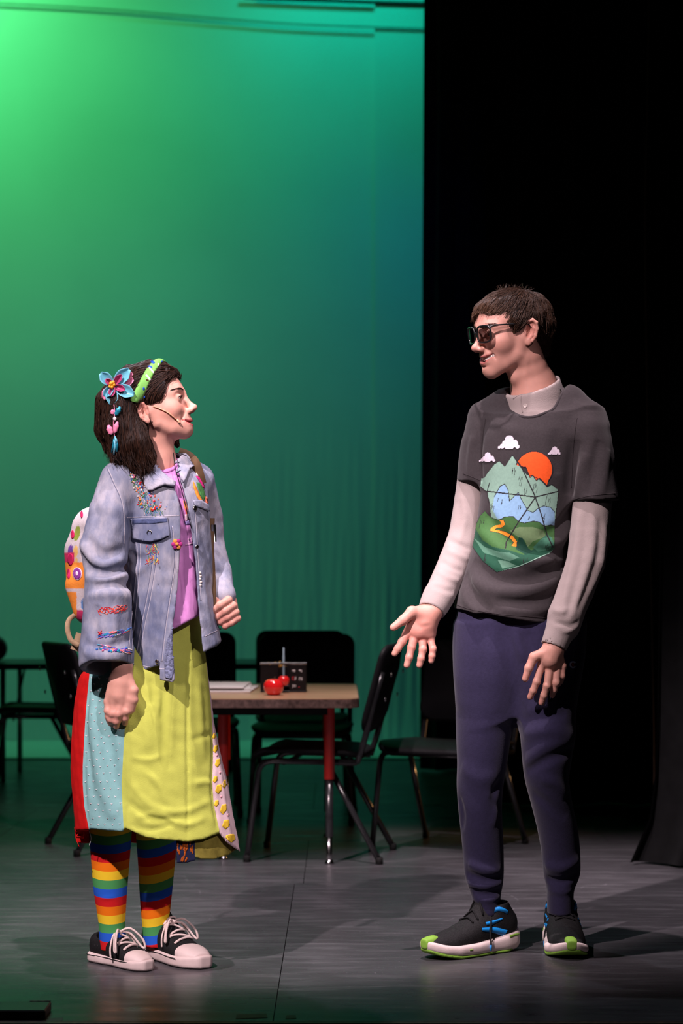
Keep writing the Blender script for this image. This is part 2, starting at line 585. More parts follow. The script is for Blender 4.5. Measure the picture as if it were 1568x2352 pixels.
# ---- materials
def material(name, base=(0.5, 0.5, 0.5), rough=0.6, spec=0.3, metal=0.0, sss=0.0, sheen=0.0, attr=False,
             noise=None, bump=None, coat=0.0, weave=None):
    """noise=(scale, amount) varies the colour; bump=(scale, strength, detail); weave=(scale, strength)"""
    m = bpy.data.materials.new(name); m.use_nodes = True
    nt = m.node_tree; N = nt.nodes; Lk = nt.links
    bs = N['Principled BSDF']
    bs.inputs['Base Color'].default_value = (*base, 1)
    bs.inputs['Roughness'].default_value = rough
    bs.inputs['Specular IOR Level'].default_value = spec
    bs.inputs['Metallic'].default_value = metal
    if sss:
        bs.inputs['Subsurface Weight'].default_value = sss
        bs.inputs['Subsurface Radius'].default_value = (1.0, 0.35, 0.2)
        bs.inputs['Subsurface Scale'].default_value = 0.006
    if sheen:
        bs.inputs['Sheen Weight'].default_value = sheen
        bs.inputs['Sheen Roughness'].default_value = 0.5
    if coat:
        bs.inputs['Coat Weight'].default_value = coat
        bs.inputs['Coat Roughness'].default_value = 0.1
    co = N.new('ShaderNodeTexCoord')
    src = None
    if attr:
        a = N.new('ShaderNodeAttribute'); a.attribute_name = 'Col'; src = a.outputs['Color']
    if noise:
        nz = N.new('ShaderNodeTexNoise'); nz.inputs['Scale'].default_value = noise[0]; nz.inputs['Detail'].default_value = 5
        Lk.new(co.outputs['Object'], nz.inputs['Vector'])
        mr = N.new('ShaderNodeMapRange'); mr.inputs[1].default_value = 0.3; mr.inputs[2].default_value = 0.7
        mr.inputs[3].default_value = 1 - noise[1]; mr.inputs[4].default_value = 1 + noise[1]
        Lk.new(nz.outputs['Fac'], mr.inputs[0])
        mx = N.new('ShaderNodeVectorMath'); mx.operation = 'SCALE'
        if src is not None: Lk.new(src, mx.inputs[0])
        else: mx.inputs[0].default_value = base
        Lk.new(mr.outputs[0], mx.inputs['Scale'])
        src = mx.outputs[0]
    if src is not None:
        Lk.new(src, bs.inputs['Base Color'])
    h = None
    if bump:
        nb = N.new('ShaderNodeTexNoise'); nb.inputs['Scale'].default_value = bump[0]; nb.inputs['Detail'].default_value = bump[2] if len(bump) > 2 else 3
        Lk.new(co.outputs['Object'], nb.inputs['Vector'])
        bn = N.new('ShaderNodeBump'); bn.inputs['Strength'].default_value = bump[1]; bn.inputs['Distance'].default_value = 0.004
        Lk.new(nb.outputs['Fac'], bn.inputs['Height']); Lk.new(bn.outputs[0], bs.inputs['Normal'])
    if weave:
        wv = N.new('ShaderNodeTexWave'); wv.inputs['Scale'].default_value = weave[0]; wv.inputs['Distortion'].default_value = 1.0
        wv.bands_direction = 'DIAGONAL'
        Lk.new(co.outputs['Object'], wv.inputs['Vector'])
        bw = N.new('ShaderNodeBump'); bw.inputs['Strength'].default_value = weave[1]; bw.inputs['Distance'].default_value = 0.001
        Lk.new(wv.outputs['Fac'], bw.inputs['Height'])
        if bump: Lk.new(bn.outputs[0], bw.inputs['Normal'])
        Lk.new(bw.outputs[0], bs.inputs['Normal'])
    return m
# ------------------------------------------------------------------ the stage
def floor_material():
    m = bpy.data.materials.new('stage_floor_paint'); m.use_nodes = True
    nt = m.node_tree; N = nt.nodes; Lk = nt.links; bs = N['Principled BSDF']
    co = N.new('ShaderNodeTexCoord')
    def noise(scale, detail, vec=None, stretch=None):
        n = N.new('ShaderNodeTexNoise'); n.inputs['Scale'].default_value = scale; n.inputs['Detail'].default_value = detail
        if stretch:
            mp = N.new('ShaderNodeMapping'); mp.inputs['Scale'].default_value = stretch
            Lk.new(co.outputs['Object'], mp.inputs['Vector']); Lk.new(mp.outputs[0], n.inputs['Vector'])
        else:
            Lk.new(co.outputs['Object'], n.inputs['Vector'])
        return n
    def ramp(src, a, b, lo, hi):
        r = N.new('ShaderNodeMapRange'); r.inputs[1].default_value = a; r.inputs[2].default_value = b
        r.inputs[3].default_value = lo; r.inputs[4].default_value = hi
        Lk.new(src, r.inputs[0]); return r.outputs[0]
    def math_(op, a, b):
        n = N.new('ShaderNodeMath'); n.operation = op
        for i, v in enumerate((a, b)):
            if isinstance(v, (int, float)): n.inputs[i].default_value = v
            else: Lk.new(v, n.inputs[i])
        return n.outputs[0]
    n1 = noise(1.6, 6); n2 = noise(9, 6, stretch=(0.5, 2.2, 1)); n3 = noise(70, 4, stretch=(0.25, 1.6, 1)); n4 = noise(160, 2)
    base = ramp(n1.outputs['Fac'], 0.35, 0.68, 0.050, 0.085)
    scuff = ramp(n2.outputs['Fac'], 0.50, 0.78, 0.0, 0.040)
    streak = ramp(n3.outputs['Fac'], 0.60, 0.80, 0.0, 0.05)
    speck = ramp(n4.outputs['Fac'], 0.70, 0.76, 0.0, 0.22)
    # long thin scratches
    vo = N.new('ShaderNodeTexVoronoi'); vo.feature = 'DISTANCE_TO_EDGE'; vo.inputs['Scale'].default_value = 1.1
    wn = noise(2.2, 2); mixv = N.new('ShaderNodeVectorMath'); mixv.operation = 'MULTIPLY_ADD'
    Lk.new(wn.outputs['Color'], mixv.inputs[0]); mixv.inputs[1].default_value = (0.5, 0.5, 0); Lk.new(co.outputs['Object'], mixv.inputs[2])
    Lk.new(mixv.outputs[0], vo.inputs['Vector'])
    scr = ramp(vo.outputs['Distance'], 0.0, 0.006, 0.06, 0.0)
    scr = math_('MULTIPLY', scr, ramp(n2.outputs['Fac'], 0.45, 0.65, 0.0, 1.0))
    tot = math_('ADD', math_('ADD', base, scuff), math_('ADD', math_('ADD', streak, speck), scr))
    cmb = N.new('ShaderNodeCombineColor')
    Lk.new(tot, cmb.inputs[0]); Lk.new(math_('MULTIPLY', tot, 0.97), cmb.inputs[1]); Lk.new(math_('MULTIPLY', tot, 1.06), cmb.inputs[2])
    Lk.new(cmb.outputs[0], bs.inputs['Base Color'])
    Lk.new(ramp(n2.outputs['Fac'], 0.3, 0.75, 0.24, 0.44), bs.inputs['Roughness'])
    bs.inputs['Specular IOR Level'].default_value = 0.28
    bn = N.new('ShaderNodeBump'); bn.inputs['Strength'].default_value = 0.12; bn.inputs['Distance'].default_value = 0.004
    Lk.new(n3.outputs['Fac'], bn.inputs['Height']); Lk.new(bn.outputs[0], bs.inputs['Normal'])
    return m

M_FLOOR = floor_material()
M_SUB = material('stage_deck_black', (0.008, 0.008, 0.009), 0.7, 0.2, noise=(8, 0.3))
M_TRIM = material('stage_nosing_worn', (0.10, 0.055, 0.035), 0.5, 0.4, noise=(60, 0.6))
M_TAPE = material('gaffer_tape_grey', (0.06, 0.062, 0.062), 0.55, 0.3, noise=(40, 0.25))
M_VELOUR = material('black_velour', (0.0035, 0.0036, 0.0040), 0.95, 0.1, sheen=0.06, noise=(14, 0.35))
M_DUVET = material('black_duvetyne', (0.016, 0.017, 0.017), 0.95, 0.1, sheen=0.1, noise=(14, 0.35))
M_CYC = material('white_cyclorama_cloth', (0.72, 0.74, 0.72), 0.9, 0.1, noise=(1.1, 0.06))
M_CYCSHADE = material('cyclorama_shadow_grey', (0.38, 0.42, 0.40), 0.9, 0.1, noise=(30, 0.1))
M_PIPE = material('black_pipe', (0.02, 0.02, 0.02), 0.5, 0.4, noise=(20, 0.2))
M_EDGELIGHT = material('curtain_highlight_brown', (0.075, 0.045, 0.030), 0.8, 0.2, noise=(200, 0.3))

EDGE_D = 5.07
deck = MB(); deck.box((-6, EDGE_D - 0.02, -0.30), (6, 16, -0.012))
floor = tag(deck.build('floor', M_SUB, smooth=False), 'black painted stage floor of large scuffed sheets', kind='structure')
pm = {}
rows = [EDGE_D, 6.18, 7.40, 8.62, 9.84, 11.06, 12.28, 13.50, 14.72, 15.94]
for r in range(len(rows) - 1):
    x0 = -0.16 - 2.44 * 2 + (0.0 if r < 2 else (-1.22 if r % 2 else 0.03))
    for c in range(5):
        a = x0 + c * 2.44
        lo = (a + 0.0012, rows[r] + 0.0012, -0.012); hi = (a + 2.44 - 0.0012, rows[r + 1] - 0.0012, 0.0)
        w = round(hi[1] - lo[1], 4)
        if w not in pm:
            q_ = MB(); q_.box((0, 0, -0.012), (hi[0] - lo[0], w, 0)); V, Fc = q_.v[0], q_.f
            o = mesh_obj('floor_panel', V, Fc, M_FLOOR, floor, smooth=False); pm[w] = o.data
        else:
            o = bpy.data.objects.new('floor_panel', pm[w]); COL.objects.link(o); o.parent = floor
        o.location = (lo[0], lo[1], 0)
nose = MB(); nose.box((-6, EDGE_D - 0.030, -0.05), (6, EDGE_D - 0.003, 0.001), bev=0.004)
tag(nose.build('trim_1', M_TRIM, smooth=False), 'worn brown nosing strip along the front edge of the stage', kind='structure')

def tape(poly, label):
    V = [(P(x, y, floor_d(y))[0], floor_d(y)) for x, y in poly]
    n = len(V)
    vv = [(x, y, 0.0004) for x, y in V] + [(x, y, 0.0012) for x, y in V]
    ff = [tuple(range(n))[::-1], tuple(range(n, 2 * n))] + [(i, (i + 1) % n, n + (i + 1) % n, n + i) for i in range(n)]
    tag(mesh_obj('floor_tape', vv, ff, M_TAPE, smooth=False), label, 'tape', 'grey tape marks on the stage floor')
tape([(541, 2341), (614, 2338), (612, 2329), (543, 2331)], 'long grey tape strip at the stage edge by the floor seam')
tape([(655, 2341), (680, 2340), (679, 2332), (657, 2333)], 'short grey tape scrap right of the floor seam near the stage edge')
tape([(112, 2347), (143, 2346), (145, 2338), (111, 2340)], 'small pale tape tab beside the black floor box')
# black floor box at the corner of the stage front
bx = MB(); c = P(0, 2345, EDGE_D + 0.03)
bx.box((c[0] - 0.25, 5.09, 0.0), (P(105, 2345, 5.10)[0], 5.20, 0.022), bev=0.003)
bx_o = tag(bx.build('floor_box', material('floor_box_black', (0.012, 0.010, 0.014), 0.45, 0.4, noise=(30, 0.2)), smooth=False),
           'low black box with a worn edge on the stage front corner', 'floor box')
ed = MB(); ed.box((P(55, 2345, 5.10)[0], 5.196, 0.0185), (P(103, 2345, 5.10)[0], 5.2015, 0.0235))
ed.build('worn_edge', material('worn_edge_grey', (0.22, 0.21, 0.20), 0.6, 0.3, noise=(90, 0.5)), bx_o, smooth=False)

# ---- dark walls of the stage house
M_WALL = material('stage_house_black', (0.010, 0.010, 0.011), 0.9, 0.1, noise=(3, 0.3))
for nm, lo, hi, lab in (('wall_back', (-6, 15.9, 0), (6, 16.05, 7.2), 'black rear wall of the stage house'), ('wall_left', (-6.15, 4.9, 0), (-6, 16.05, 7.2), 'black side wall of the stage house behind the wings'),
                        ('wall_right', (6, 4.9, 0), (6.15, 16.05, 7.2), 'black side wall of the stage house behind the curtains'), ('ceiling', (-6.15, 4.9, 7.2), (6.15, 16.05, 7.35), 'black loft above the stage')):
    m = MB(); m.box(lo, hi); tag(m.build(nm, M_WALL, smooth=False), lab, kind='structure')

# ---- cyclorama
CYC = 13.5
def cloth_sheet(name, x0, x1, z0, z1, fn, mat, parent=None, nx=160, nz=90):
    xs = np.linspace(x0, x1, nx); zs = np.linspace(z0, z1, nz)
    X, Z = np.meshgrid(xs, zs); Y = fn(X, Z)
    V = np.stack((X.ravel(), Y.ravel(), Z.ravel()), 1)
    i = np.arange(nx * nz).reshape(nz, nx)
    Fc = np.stack((i[:-1, :-1].ravel(), i[:-1, 1:].ravel(), i[1:, 1:].ravel(), i[1:, :-1].ravel()), 1)
    return mesh_obj(name, V, Fc, mat, parent)
def cyc_wave(X, Z):
    low = np.clip((2.3 - Z) / 2.0, 0, 1) ** 1.3
    q = np.stack((X.ravel(), 0 * X.ravel(), 0.05 * Z.ravel()), 1).astype(np.float32)
    w = (0.016 * wnoise(q, 26, 5) + 0.010 * wnoise(q, 70, 6) + 0.007 * wnoise(q, 150, 7)).reshape(X.shape)
    side = 0.45 + 0.55 * np.clip((X + 0.9) / 0.7, 0, 1)
    return CYC + low * w * 0.55 * side
xr = P(882, 1000, CYC)[0]
cyc = cloth_sheet('cyclorama', -4.2, xr, 0.05, 6.4, cyc_wave, M_CYC, nx=420)
tag(cyc, 'tall white cloth backdrop washed in green and teal light', 'backdrop')
cloth_sheet('side_panel', xr - 0.06, P(1010, 1000, CYC)[0], 0.05, 6.4, lambda X, Z: cyc_wave(X, Z) - 0.03, M_CYC, cyc, nx=60)
hem = cloth_sheet('floor_hem', -4.2, P(960, 1700, CYC)[0], 0, 1, lambda X, Z: X * 0, M_CYC, cyc, nx=60, nz=24)
co_ = np.empty(len(hem.data.vertices) * 3, np.float32); hem.data.vertices.foreach_get('co', co_); co_ = co_.reshape(-1, 3)
tt = co_[:, 2].copy()
co_[:, 1] = 12.60 + tt * 0.92; co_[:, 2] = 0.004 + 0.05 * np.clip((tt - 0.75) / 0.25, 0, 1) ** 2 + 0.012 * np.exp(-((tt - 0.04) / 0.05) ** 2)
hem.data.vertices.foreach_set('co', co_.ravel()); hem.data.update()
def seam(pts, r, mat, name):  # tube before the cloth, for the drawn shadow line and the batten
    p = smooth_path([P(x, y, CYC - 0.048) for x, y in pts], 40)
    m = MB(); m.tube(p, r, 8); return m.build(name, mat, cyc)
seam([(-120, 2), (200, 18), (500, 42), (700, 56), (990, 66)], 0.007, M_CYCSHADE, 'pipe_shadow')  # grey tube imitates the soft shadow of a pipe on the cloth
seam([(560, -6), (760, 2), (990, 9)], 0.012, M_PIPE, 'batten')

# ---- black leg curtains
def curtain(name, x0, x1, y, z1, pleat, amp, label, seed, lean=0.0, flare=0.0, mat=None):
    r = np.random.default_rng(seed)
    nx = int((x1 - x0) / pleat * 14); nz = 40
    s = np.linspace(0, 1, nx); zz = np.linspace(0.01, z1, nz)
    ph = np.cumsum(0.7 + 0.6 * r.random(nx)); ph = ph / ph[-1] * (x1 - x0) / pleat * 2 * math.pi
    am = amp * (0.6 + 0.8 * np.interp(s, np.linspace(0, 1, 12), r.random(12)))
    V = np.zeros((nz, nx, 3))
    for k, z in enumerate(zz):
        u = z / z1
        V[k, :, 0] = x0 + (x1 - x0) * s + 0.3 * amp * np.sin(ph * 2 + 1) + lean * u * (1 - s) - flare * (1 - s) ** 3 * np.exp(-z / 0.12)
        V[k, :, 1] = y + am * np.sin(ph + 0.25 * np.sin(z * 1.3)) * (0.75 + 0.25 * (1 - u))
        V[k, :, 2] = z
    i = np.arange(nx * nz).reshape(nz, nx)
    Fc = np.stack((i[:-1, :-1].ravel(), i[:-1, 1:].ravel(), i[1:, 1:].ravel(), i[1:, :-1].ravel()), 1)
    return tag(mesh_obj(name, V.reshape(-1, 3), Fc, mat or M_VELOUR), label, 'curtain', 'black curtains along the stage wings')
curtain('leg_curtain', P(958, 1000, 11.8)[0], P(1150, 1000, 11.8)[0] + 0.5, 11.8, 6.2, 0.16, 0.05,
        'narrow black curtain hanging beside the edge of the green backdrop', 1, lean=0.035, mat=M_DUVET)
curtain('leg_curtain', P(1105, 1000, 10.0)[0], P(1600, 1000, 10.0)[0] + 0.9, 10.0, 6.2, 0.26, 0.06,
        'wide black curtain hanging behind the boy in the grey shirt', 2)
rc = curtain('leg_curtain', P(1497, 1900, 7.85)[0], P(1568, 1000, 7.85)[0] + 1.2, 7.85, 6.2, 0.22, 0.05,
        'black curtain with flared hem reaching the floor, rightmost in the picture', 3, lean=0.10, flare=0.10)
cd = MB(); cd.tube(smooth_path([P(1491, -160, 8.6), P(1487, 200, 8.6), P(1481, 500, 8.6), P(1487, 1000, 8.6), P(1494, 1300, 8.6), P(1500, 1640, 8.6), P(1502, 1880, 8.6)], 60), 0.0026, 6)
tag(cd.build('edge_highlight', M_EDGELIGHT), 'thin brown cord standing in for the lit edge of a black curtain', 'highlight')  # thin tube stands in for the lit curtain edge, highlight put into its colour
# ------------------------------------------------------------------ furniture
M_CHAIRSHELL = material('chair_shell_black', (0.009, 0.0085, 0.010), 0.5, 0.22, bump=(420, 0.25, 2))
M_CHAIRMETAL = material('chair_frame_black_steel', (0.020, 0.020, 0.022), 0.22, 0.7, noise=(60, 0.2), coat=0.3)
M_CHROME = material('chrome', (0.62, 0.62, 0.62), 0.18, 0.5, metal=1.0, noise=(80, 0.08))
M_RUBBER = material('rubber_black', (0.012, 0.012, 0.012), 0.8, 0.2, noise=(50, 0.2))
M_WOODTOP = material('tan_laminate', (0.44, 0.25, 0.14), 0.32, 0.45, noise=(7, 0.10), coat=0.15)
M_EDGE = material('brown_edge_band', (0.10, 0.060, 0.050), 0.45, 0.4, noise=(70, 0.5))
M_RED = material('red_enamel', (0.55, 0.020, 0.014), 0.35, 0.5, noise=(30, 0.08))
M_BLACKTOP = material('black_laminate', (0.010, 0.011, 0.012), 0.35, 0.4, noise=(20, 0.2))

def rounded_panel(w, h, t, r, n=6, curve=0.0, taper=0.0, bulge=0.0):
    """panel in the local y-z plane, thickness along x; corners rounded, curved about z"""
    out = []
    for (sy, sz, a0) in ((1, 1, 0), (-1, 1, 90), (-1, -1, 180), (1, -1, 270)):
        for k in range(n + 1):
            a = math.radians(a0 + 90 * k / n)
            out.append((sy * (w / 2 - r) + r * math.cos(a), sz * (h / 2 - r) + r * math.sin(a)))
    out = np.array(out); m = len(out)
    rings = [(-t / 2, 0.94), (-t / 2 * 0.6, 0.99), (0, 1.0), (t / 2 * 0.6, 0.99), (t / 2, 0.94)]
    V = []; Fc = []
    inner = [1.0, 0.66, 0.33]
    def ring(x, s):
        q = out * s
        if taper: q = q * np.stack((1 - taper * q[:, 1] / h, np.ones(m)), 1)
        xx = x + curve * (q[:, 0] / (w / 2)) ** 2
        return np.stack((xx, q[:, 0], q[:, 1]), 1)
    seq = [(-t / 2 - bulge * 1.0, 0.02), (-t / 2 - bulge * 0.8, 0.5)] + rings + [(t / 2 + bulge * 0.8, 0.5), (t / 2 + bulge, 0.02)]
    for x, s in seq: V.append(ring(x, s))
    V = np.concatenate(V)
    for i in range(len(seq) - 1):
        for j in range(m):
            Fc.append((i * m + j, i * m + (j + 1) % m, (i + 1) * m + (j + 1) % m, (i + 1) * m + j))
    Fc += [tuple(range(m))[::-1], tuple((len(seq) - 1) * m + j for j in range(m))]
    return V, Fc

def arc_path(pts, r, n=5):
    """polyline with rounded corners"""
    pts = [np.asarray(p, float) for p in pts]; out = [pts[0]]
    for i in range(1, len(pts) - 1):
        a, b, c = pts[i - 1], pts[i], pts[i + 1]
        u = (a - b) / np.linalg.norm(a - b); v = (c - b) / np.linalg.norm(c - b)
        p0 = b + u * r; p2 = b + v * r
        for k in range(n + 1):
            t = k / n
            out.append((1 - t) ** 2 * p0 + 2 * t * (1 - t) * b + t * t * p2)
    out.append(pts[-1])
    return out

def make_chair():
    root = empty('stacking_chair')
    tr = 0.0115
    # seat: moulded shell with rounded corners, front edge rolled down
    V, Fc = rounded_panel(0.43, 0.42, 0.022, 0.06, bulge=0.004)
    V = np.stack((V[:, 2], V[:, 1], V[:, 0]), 1)
    V[:, 2] += 0.404 - 0.030 * np.clip((V[:, 0] - 0.12) / 0.09, 0, 1) ** 2 + 0.010 * (V[:, 1] / 0.2) ** 2 - 0.02 * np.clip(-V[:, 0] / 0.21, 0, 1) ** 2
    V[:, 0] += 0.02
    m = MB(); m.add(V, [f[::-1] for f in Fc]); m.build('seat', M_CHAIRSHELL, root)
    V, Fc = rounded_panel(0.43, 0.335, 0.026, 0.055, curve=0.035, bulge=0.006)
    a = math.radians(15)
    R = np.array(((math.cos(a), 0, -math.sin(a)), (0, 1, 0), (math.sin(a), 0, math.cos(a))))
    V = V @ R.T + np.array((-0.262, 0, 0.632))
    m = MB(); m.add(V, Fc); bk = m.build('backrest', M_CHAIRSHELL, root)
    for s in (-1, 1):
        m = MB(); m.tube(arc_path([(-0.170, s * 0.195, 0.365), (-0.195, s * 0.195, 0.44), (-0.232, s * 0.195, 0.58), (-0.262, s * 0.190, 0.70)], 0.03), tr, 8); m.build('back_upright', M_CHAIRMETAL, root)
    for s in (-1, 1):
        for z, x in ((0.60, -0.268), (0.69, -0.290)):
            m = MB(); m.lathe([(0.001, 0), (0.009, 0.001), (0.008, 0.004), (0.001, 0.006)], (x - 0.004, s * 0.19, z), 10, axis=np.array(((0, 0, -1), (0, 1, 0), (1, 0, 0))))
            m.build('rivet', M_CHROME, bk)
    for s in (-1, 1):
        # front leg bends back under the seat as the side rail
        m = MB(); m.tube(arc_path([(0.235, s * 0.215, 0.012), (0.190, s * 0.200, 0.372), (-0.170, s * 0.195, 0.368)], 0.05), tr, 8)
        lg = m.build('leg', M_CHAIRMETAL, root)
        m = MB(); m.lathe([(0.010, 0), (0.014, 0.002), (0.014, 0.022), (0.0118, 0.026)], (0.235, s * 0.215, 0), 10); m.build('foot_cap', M_RUBBER, lg)
        m = MB(); m.tube([(-0.06, s * 0.195, 0.366), (-0.15, s * 0.205, 0.20), (-0.255, s * 0.215, 0.012)], tr, 8)
        lg = m.build('leg', M_CHAIRMETAL, root)
        m = MB(); m.lathe([(0.010, 0), (0.014, 0.002), (0.014, 0.022), (0.0118, 0.026)], (-0.255, s * 0.215, 0), 10); m.build('foot_cap', M_RUBBER, lg)
    for xb in (0.10, -0.10):
        m = MB(); m.tube([(xb, -0.20, 0.364), (xb, 0.20, 0.364)], 0.008, 8); m.build('cross_bar', M_CHAIRMETAL, root)
    return root

def copy_tree(o, parent=None):
    c = o.copy(); COL.objects.link(c)
    if parent is not None: c.parent = parent
    for ch in list(o.children): copy_tree(ch, c)
    return c

chair0 = make_chair()
chair_spots = [   # x, depth, heading in degrees (0 faces picture right, 90 faces upstage), label
    (-0.085, 8.15, 172, 'black stacking chair facing the tan table, beside the red table leg'),
    (0.415, 8.40, 243, 'black stacking chair half hidden behind the boy in navy trousers'),
    (-0.165, 9.42, 268, 'black stacking chair behind the tan table, back seen above the apples'),
    (-0.68, 9.75, 275, 'black stacking chair behind the tan table, next to the girl in denim'),
    (-0.835, 8.42, 22, 'black stacking chair behind the red skirt panel, turned towards the table'),
    (-1.50, 10.84, 185, 'black stacking chair silhouette tucked at the far black table'),
    (-0.185, 10.10, 272, 'black stacking chair farthest back, only its top corner showing above another'),
]
for i, (x, y, a, lab) in enumerate(chair_spots):
    c = chair0 if i == 0 else copy_tree(chair0)
    c.location = (x, y, 0); c.rotation_euler = (0, 0, math.radians(a))
    tag(c, lab, 'chair', 'black stacking chairs around the tables')

def table_top(x0, x1, y0, y1, z, t, r, inset=0.0):
    out = []
    for (cx, cy, a0) in ((x1 - r, y1 - r, 0), (x0 + r, y1 - r, 90), (x0 + r, y0 + r, 180), (x1 - r, y0 + r, 270)):
        for k in range(7):
            a = math.radians(a0 + 15 * k); out.append((cx + (r + inset) * math.cos(a), cy + (r + inset) * math.sin(a)))
    n = len(out)
    V = [(x, y, z - t) for x, y in out] + [(x, y, z) for x, y in out]
    Fc = [tuple(range(n))[::-1], tuple(range(n, 2 * n))] + [(i, (i + 1) % n, n + (i + 1) % n, n + i) for i in range(n)]
    return V, Fc

# ---- tan activity table with adjustable legs
TZ = 0.612
tx0, tx1, ty0, ty1 = -0.60, 0.060, 7.75, 8.93
tb = tag(empty('activity_table', ((tx0 + tx1) / 2, (ty0 + ty1) / 2, 0)), 'tan activity table with red and black adjustable legs', 'table')
off = np.array((-(tx0 + tx1) / 2, -(ty0 + ty1) / 2, 0))
V, Fc = table_top(tx0, tx1, ty0, ty1, TZ, 0.034, 0.055); m = MB(); m.add(np.array(V) + off, Fc)
top = m.build('table_top', M_WOODTOP, tb, smooth=False)
V, Fc = table_top(tx0, tx1, ty0, ty1, TZ - 0.003, 0.030, 0.055, inset=0.004); m = MB(); m.add(np.array(V) + off, Fc)
m.build('edge_band', M_EDGE, top, smooth=False)
for ya in (ty0 + 0.06, ty1 - 0.08):
    m = MB(); m.box(np.array((tx0 + 0.10, ya, TZ - 0.062)) + off, np.array((tx1 - 0.11, ya + 0.02, TZ - 0.033)) + off); m.build('apron', M_BLACKTOP, tb, smooth=False)
for (lx, ly) in ((P(756, 1985, 7.90)[0], 7.90), (-0.44, 8.05), (P(752, 1905, 8.78)[0], 8.78), (-0.47, 8.78)):
    m = MB(); m.lathe([(0.017, 0.31), (0.0195, 0.312), (0.0195, TZ - 0.04), (0.034, TZ - 0.038), (0.034, TZ - 0.034)], np.array((lx, ly, 0)) + off, 16)
    lg = m.build('leg', M_RED, tb)
    m = MB(); m.lathe([(0.0135, 0.10), (0.0140, 0.101), (0.0140, 0.325)], np.array((lx, ly, 0)) + off, 14); m.build('lower_tube', M_CHAIRMETAL, lg)
    m = MB(); m.lathe([(0.010, 0.012), (0.0108, 0.02), (0.0108, 0.12)], np.array((lx, ly, 0)) + off, 14); m.build('chrome_insert', M_CHROME, lg)
    m = MB(); m.lathe([(0.017, 0), (0.018, 0.004), (0.012, 0.016), (0.010, 0.018)], np.array((lx, ly, 0)) + off, 14); m.build('glide', M_CHROME, lg)

# ---- far black table
BZ = 0.612
bx0, bx1, by0, by1 = -2.55, -0.425, 11.10, 11.85
bt = tag(empty('folding_table', ((bx0 + bx1) / 2, (by0 + by1) / 2, 0)), 'long black table far back near the green backdrop', 'table')
off = np.array((-(bx0 + bx1) / 2, -(by0 + by1) / 2, 0))
V, Fc = table_top(bx0, bx1, by0, by1, BZ, 0.03, 0.04); m = MB(); m.add(np.array(V) + off, Fc); m.build('table_top', M_BLACKTOP, bt, smooth=False)
for lx in (P(8, 1700, 11.2)[0], bx1 - 0.18):
    for ly in (by0 + 0.08, by1 - 0.08):
        m = MB(); m.tube([np.array((lx, ly, 0.0)) + off, np.array((lx, ly, BZ - 0.03)) + off], 0.014, 10); m.build('leg', M_CHROME if lx < -1.5 else M_CHAIRMETAL, bt)
m = MB(); m.tube([np.array((P(8, 1700, 11.2)[0] + 0.02, by0 + 0.3, 0.30)) + off, np.array((P(45, 1560, 11.2)[0], by0 + 0.3, BZ - 0.03)) + off], 0.006, 6); m.build('brace', M_CHAIRMETAL, bt)

# ---- red ball on the far table
m = MB(); rr = 0.068
prof = [(rr * math.sin(math.pi * k / 18), rr - rr * math.cos(math.pi * k / 18)) for k in range(19)]; prof[0] = (0.004, 0); prof[-1] = (0.004, 2 * rr)
m.lathe(prof, (P(-16, 1490, 11.4)[0], 11.45, BZ), 28)
tag(m.build('red_ball', material('dark_red_rubber', (0.30, 0.025, 0.045), 0.4, 0.4, noise=(12, 0.1))), 'dark red ball on the far black table at the picture edge', 'ball')

# ---- things on the tan table
def apple(r):
    V = []; n = 32; mm = 22; Fc = []
    for i in range(mm + 1):
        th = math.pi * i / mm
        for j in range(n):
            ph = 2 * math.pi * j / n
            rad = r * (1 + 0.06 * math.cos(th)) * math.sin(th) * (1 + 0.02 * math.cos(5 * ph) * max(0, -math.cos(th)))
            z = r * 0.95 * math.cos(th) - 0.30 * r * math.exp(-(math.sin(th) / 0.34) ** 2) * (1 if th < 1.57 else -0.7)
            V.append((max(rad, 1e-4) * math.cos(ph), max(rad, 1e-4) * math.sin(ph), z))
    for i in range(mm):
        for j in range(n):
            Fc.append((i * n + j, (i + 1) * n + j, (i + 1) * n + (j + 1) % n, i * n + (j + 1) % n))
    V = np.array(V); V[:, 2] -= V[:, 2].min()
    return V, Fc
M_APPLE = material('red_apple_gloss', (0.80, 0.018, 0.020), 0.12, 0.6, coat=0.6, noise=(9, 0.08))
M_STEM = material('apple_stem', (0.06, 0.035, 0.015), 0.7, 0.2, noise=(80, 0.2))
for (px, py, d, r, lab) in ((628, 1594, 7.98, 0.037, 'large glossy red apple in front of the black organizer'),
                            (651, 1578, 8.16, 0.022, 'small red apple tucked in the open bay of the organizer')):
    V, Fc = apple(r); c = P(px, py, d); z0 = TZ if r > 0.03 else TZ + 0.028
    root = tag(mesh_obj('apple', V, Fc, M_APPLE), lab, 'apple', 'red apples on the tan table'); root.location = (c[0], d, z0)
    m = MB(); m.tube([(0, 0, r * 1.25), (0.002, 0, r * 1.55), (0.005, 0, r * 1.85)], r * 0.05, 6); m.build('stem', M_STEM, root)
OD = 8.20
xa, xb, xc_, xd = (P(v, 1550, OD)[0] for v in (598, 639, 664, 703))
M_ORG = material('organizer_black', (0.008, 0.007, 0.008), 0.4, 0.3, noise=(40, 0.2))
org = tag(empty('desk_organizer', ((xa + xd) / 2, OD + 0.06, TZ)), 'black desk organizer with silver rim behind the apples', 'organizer')
ox = (xa + xd) / 2
H = 0.105
def ob(name, lo, hi, mat, parent=None, bev=0.0015):
    m = MB(); m.box((lo[0] - ox, lo[1] - OD - 0.06, lo[2]), (hi[0] - ox, hi[1] - OD - 0.06, hi[2]), bev=bev); return m.build(name, mat, parent or org, smooth=False)
ob('base', (xa, OD, 0), (xd, OD + 0.12, 0.006), M_ORG)
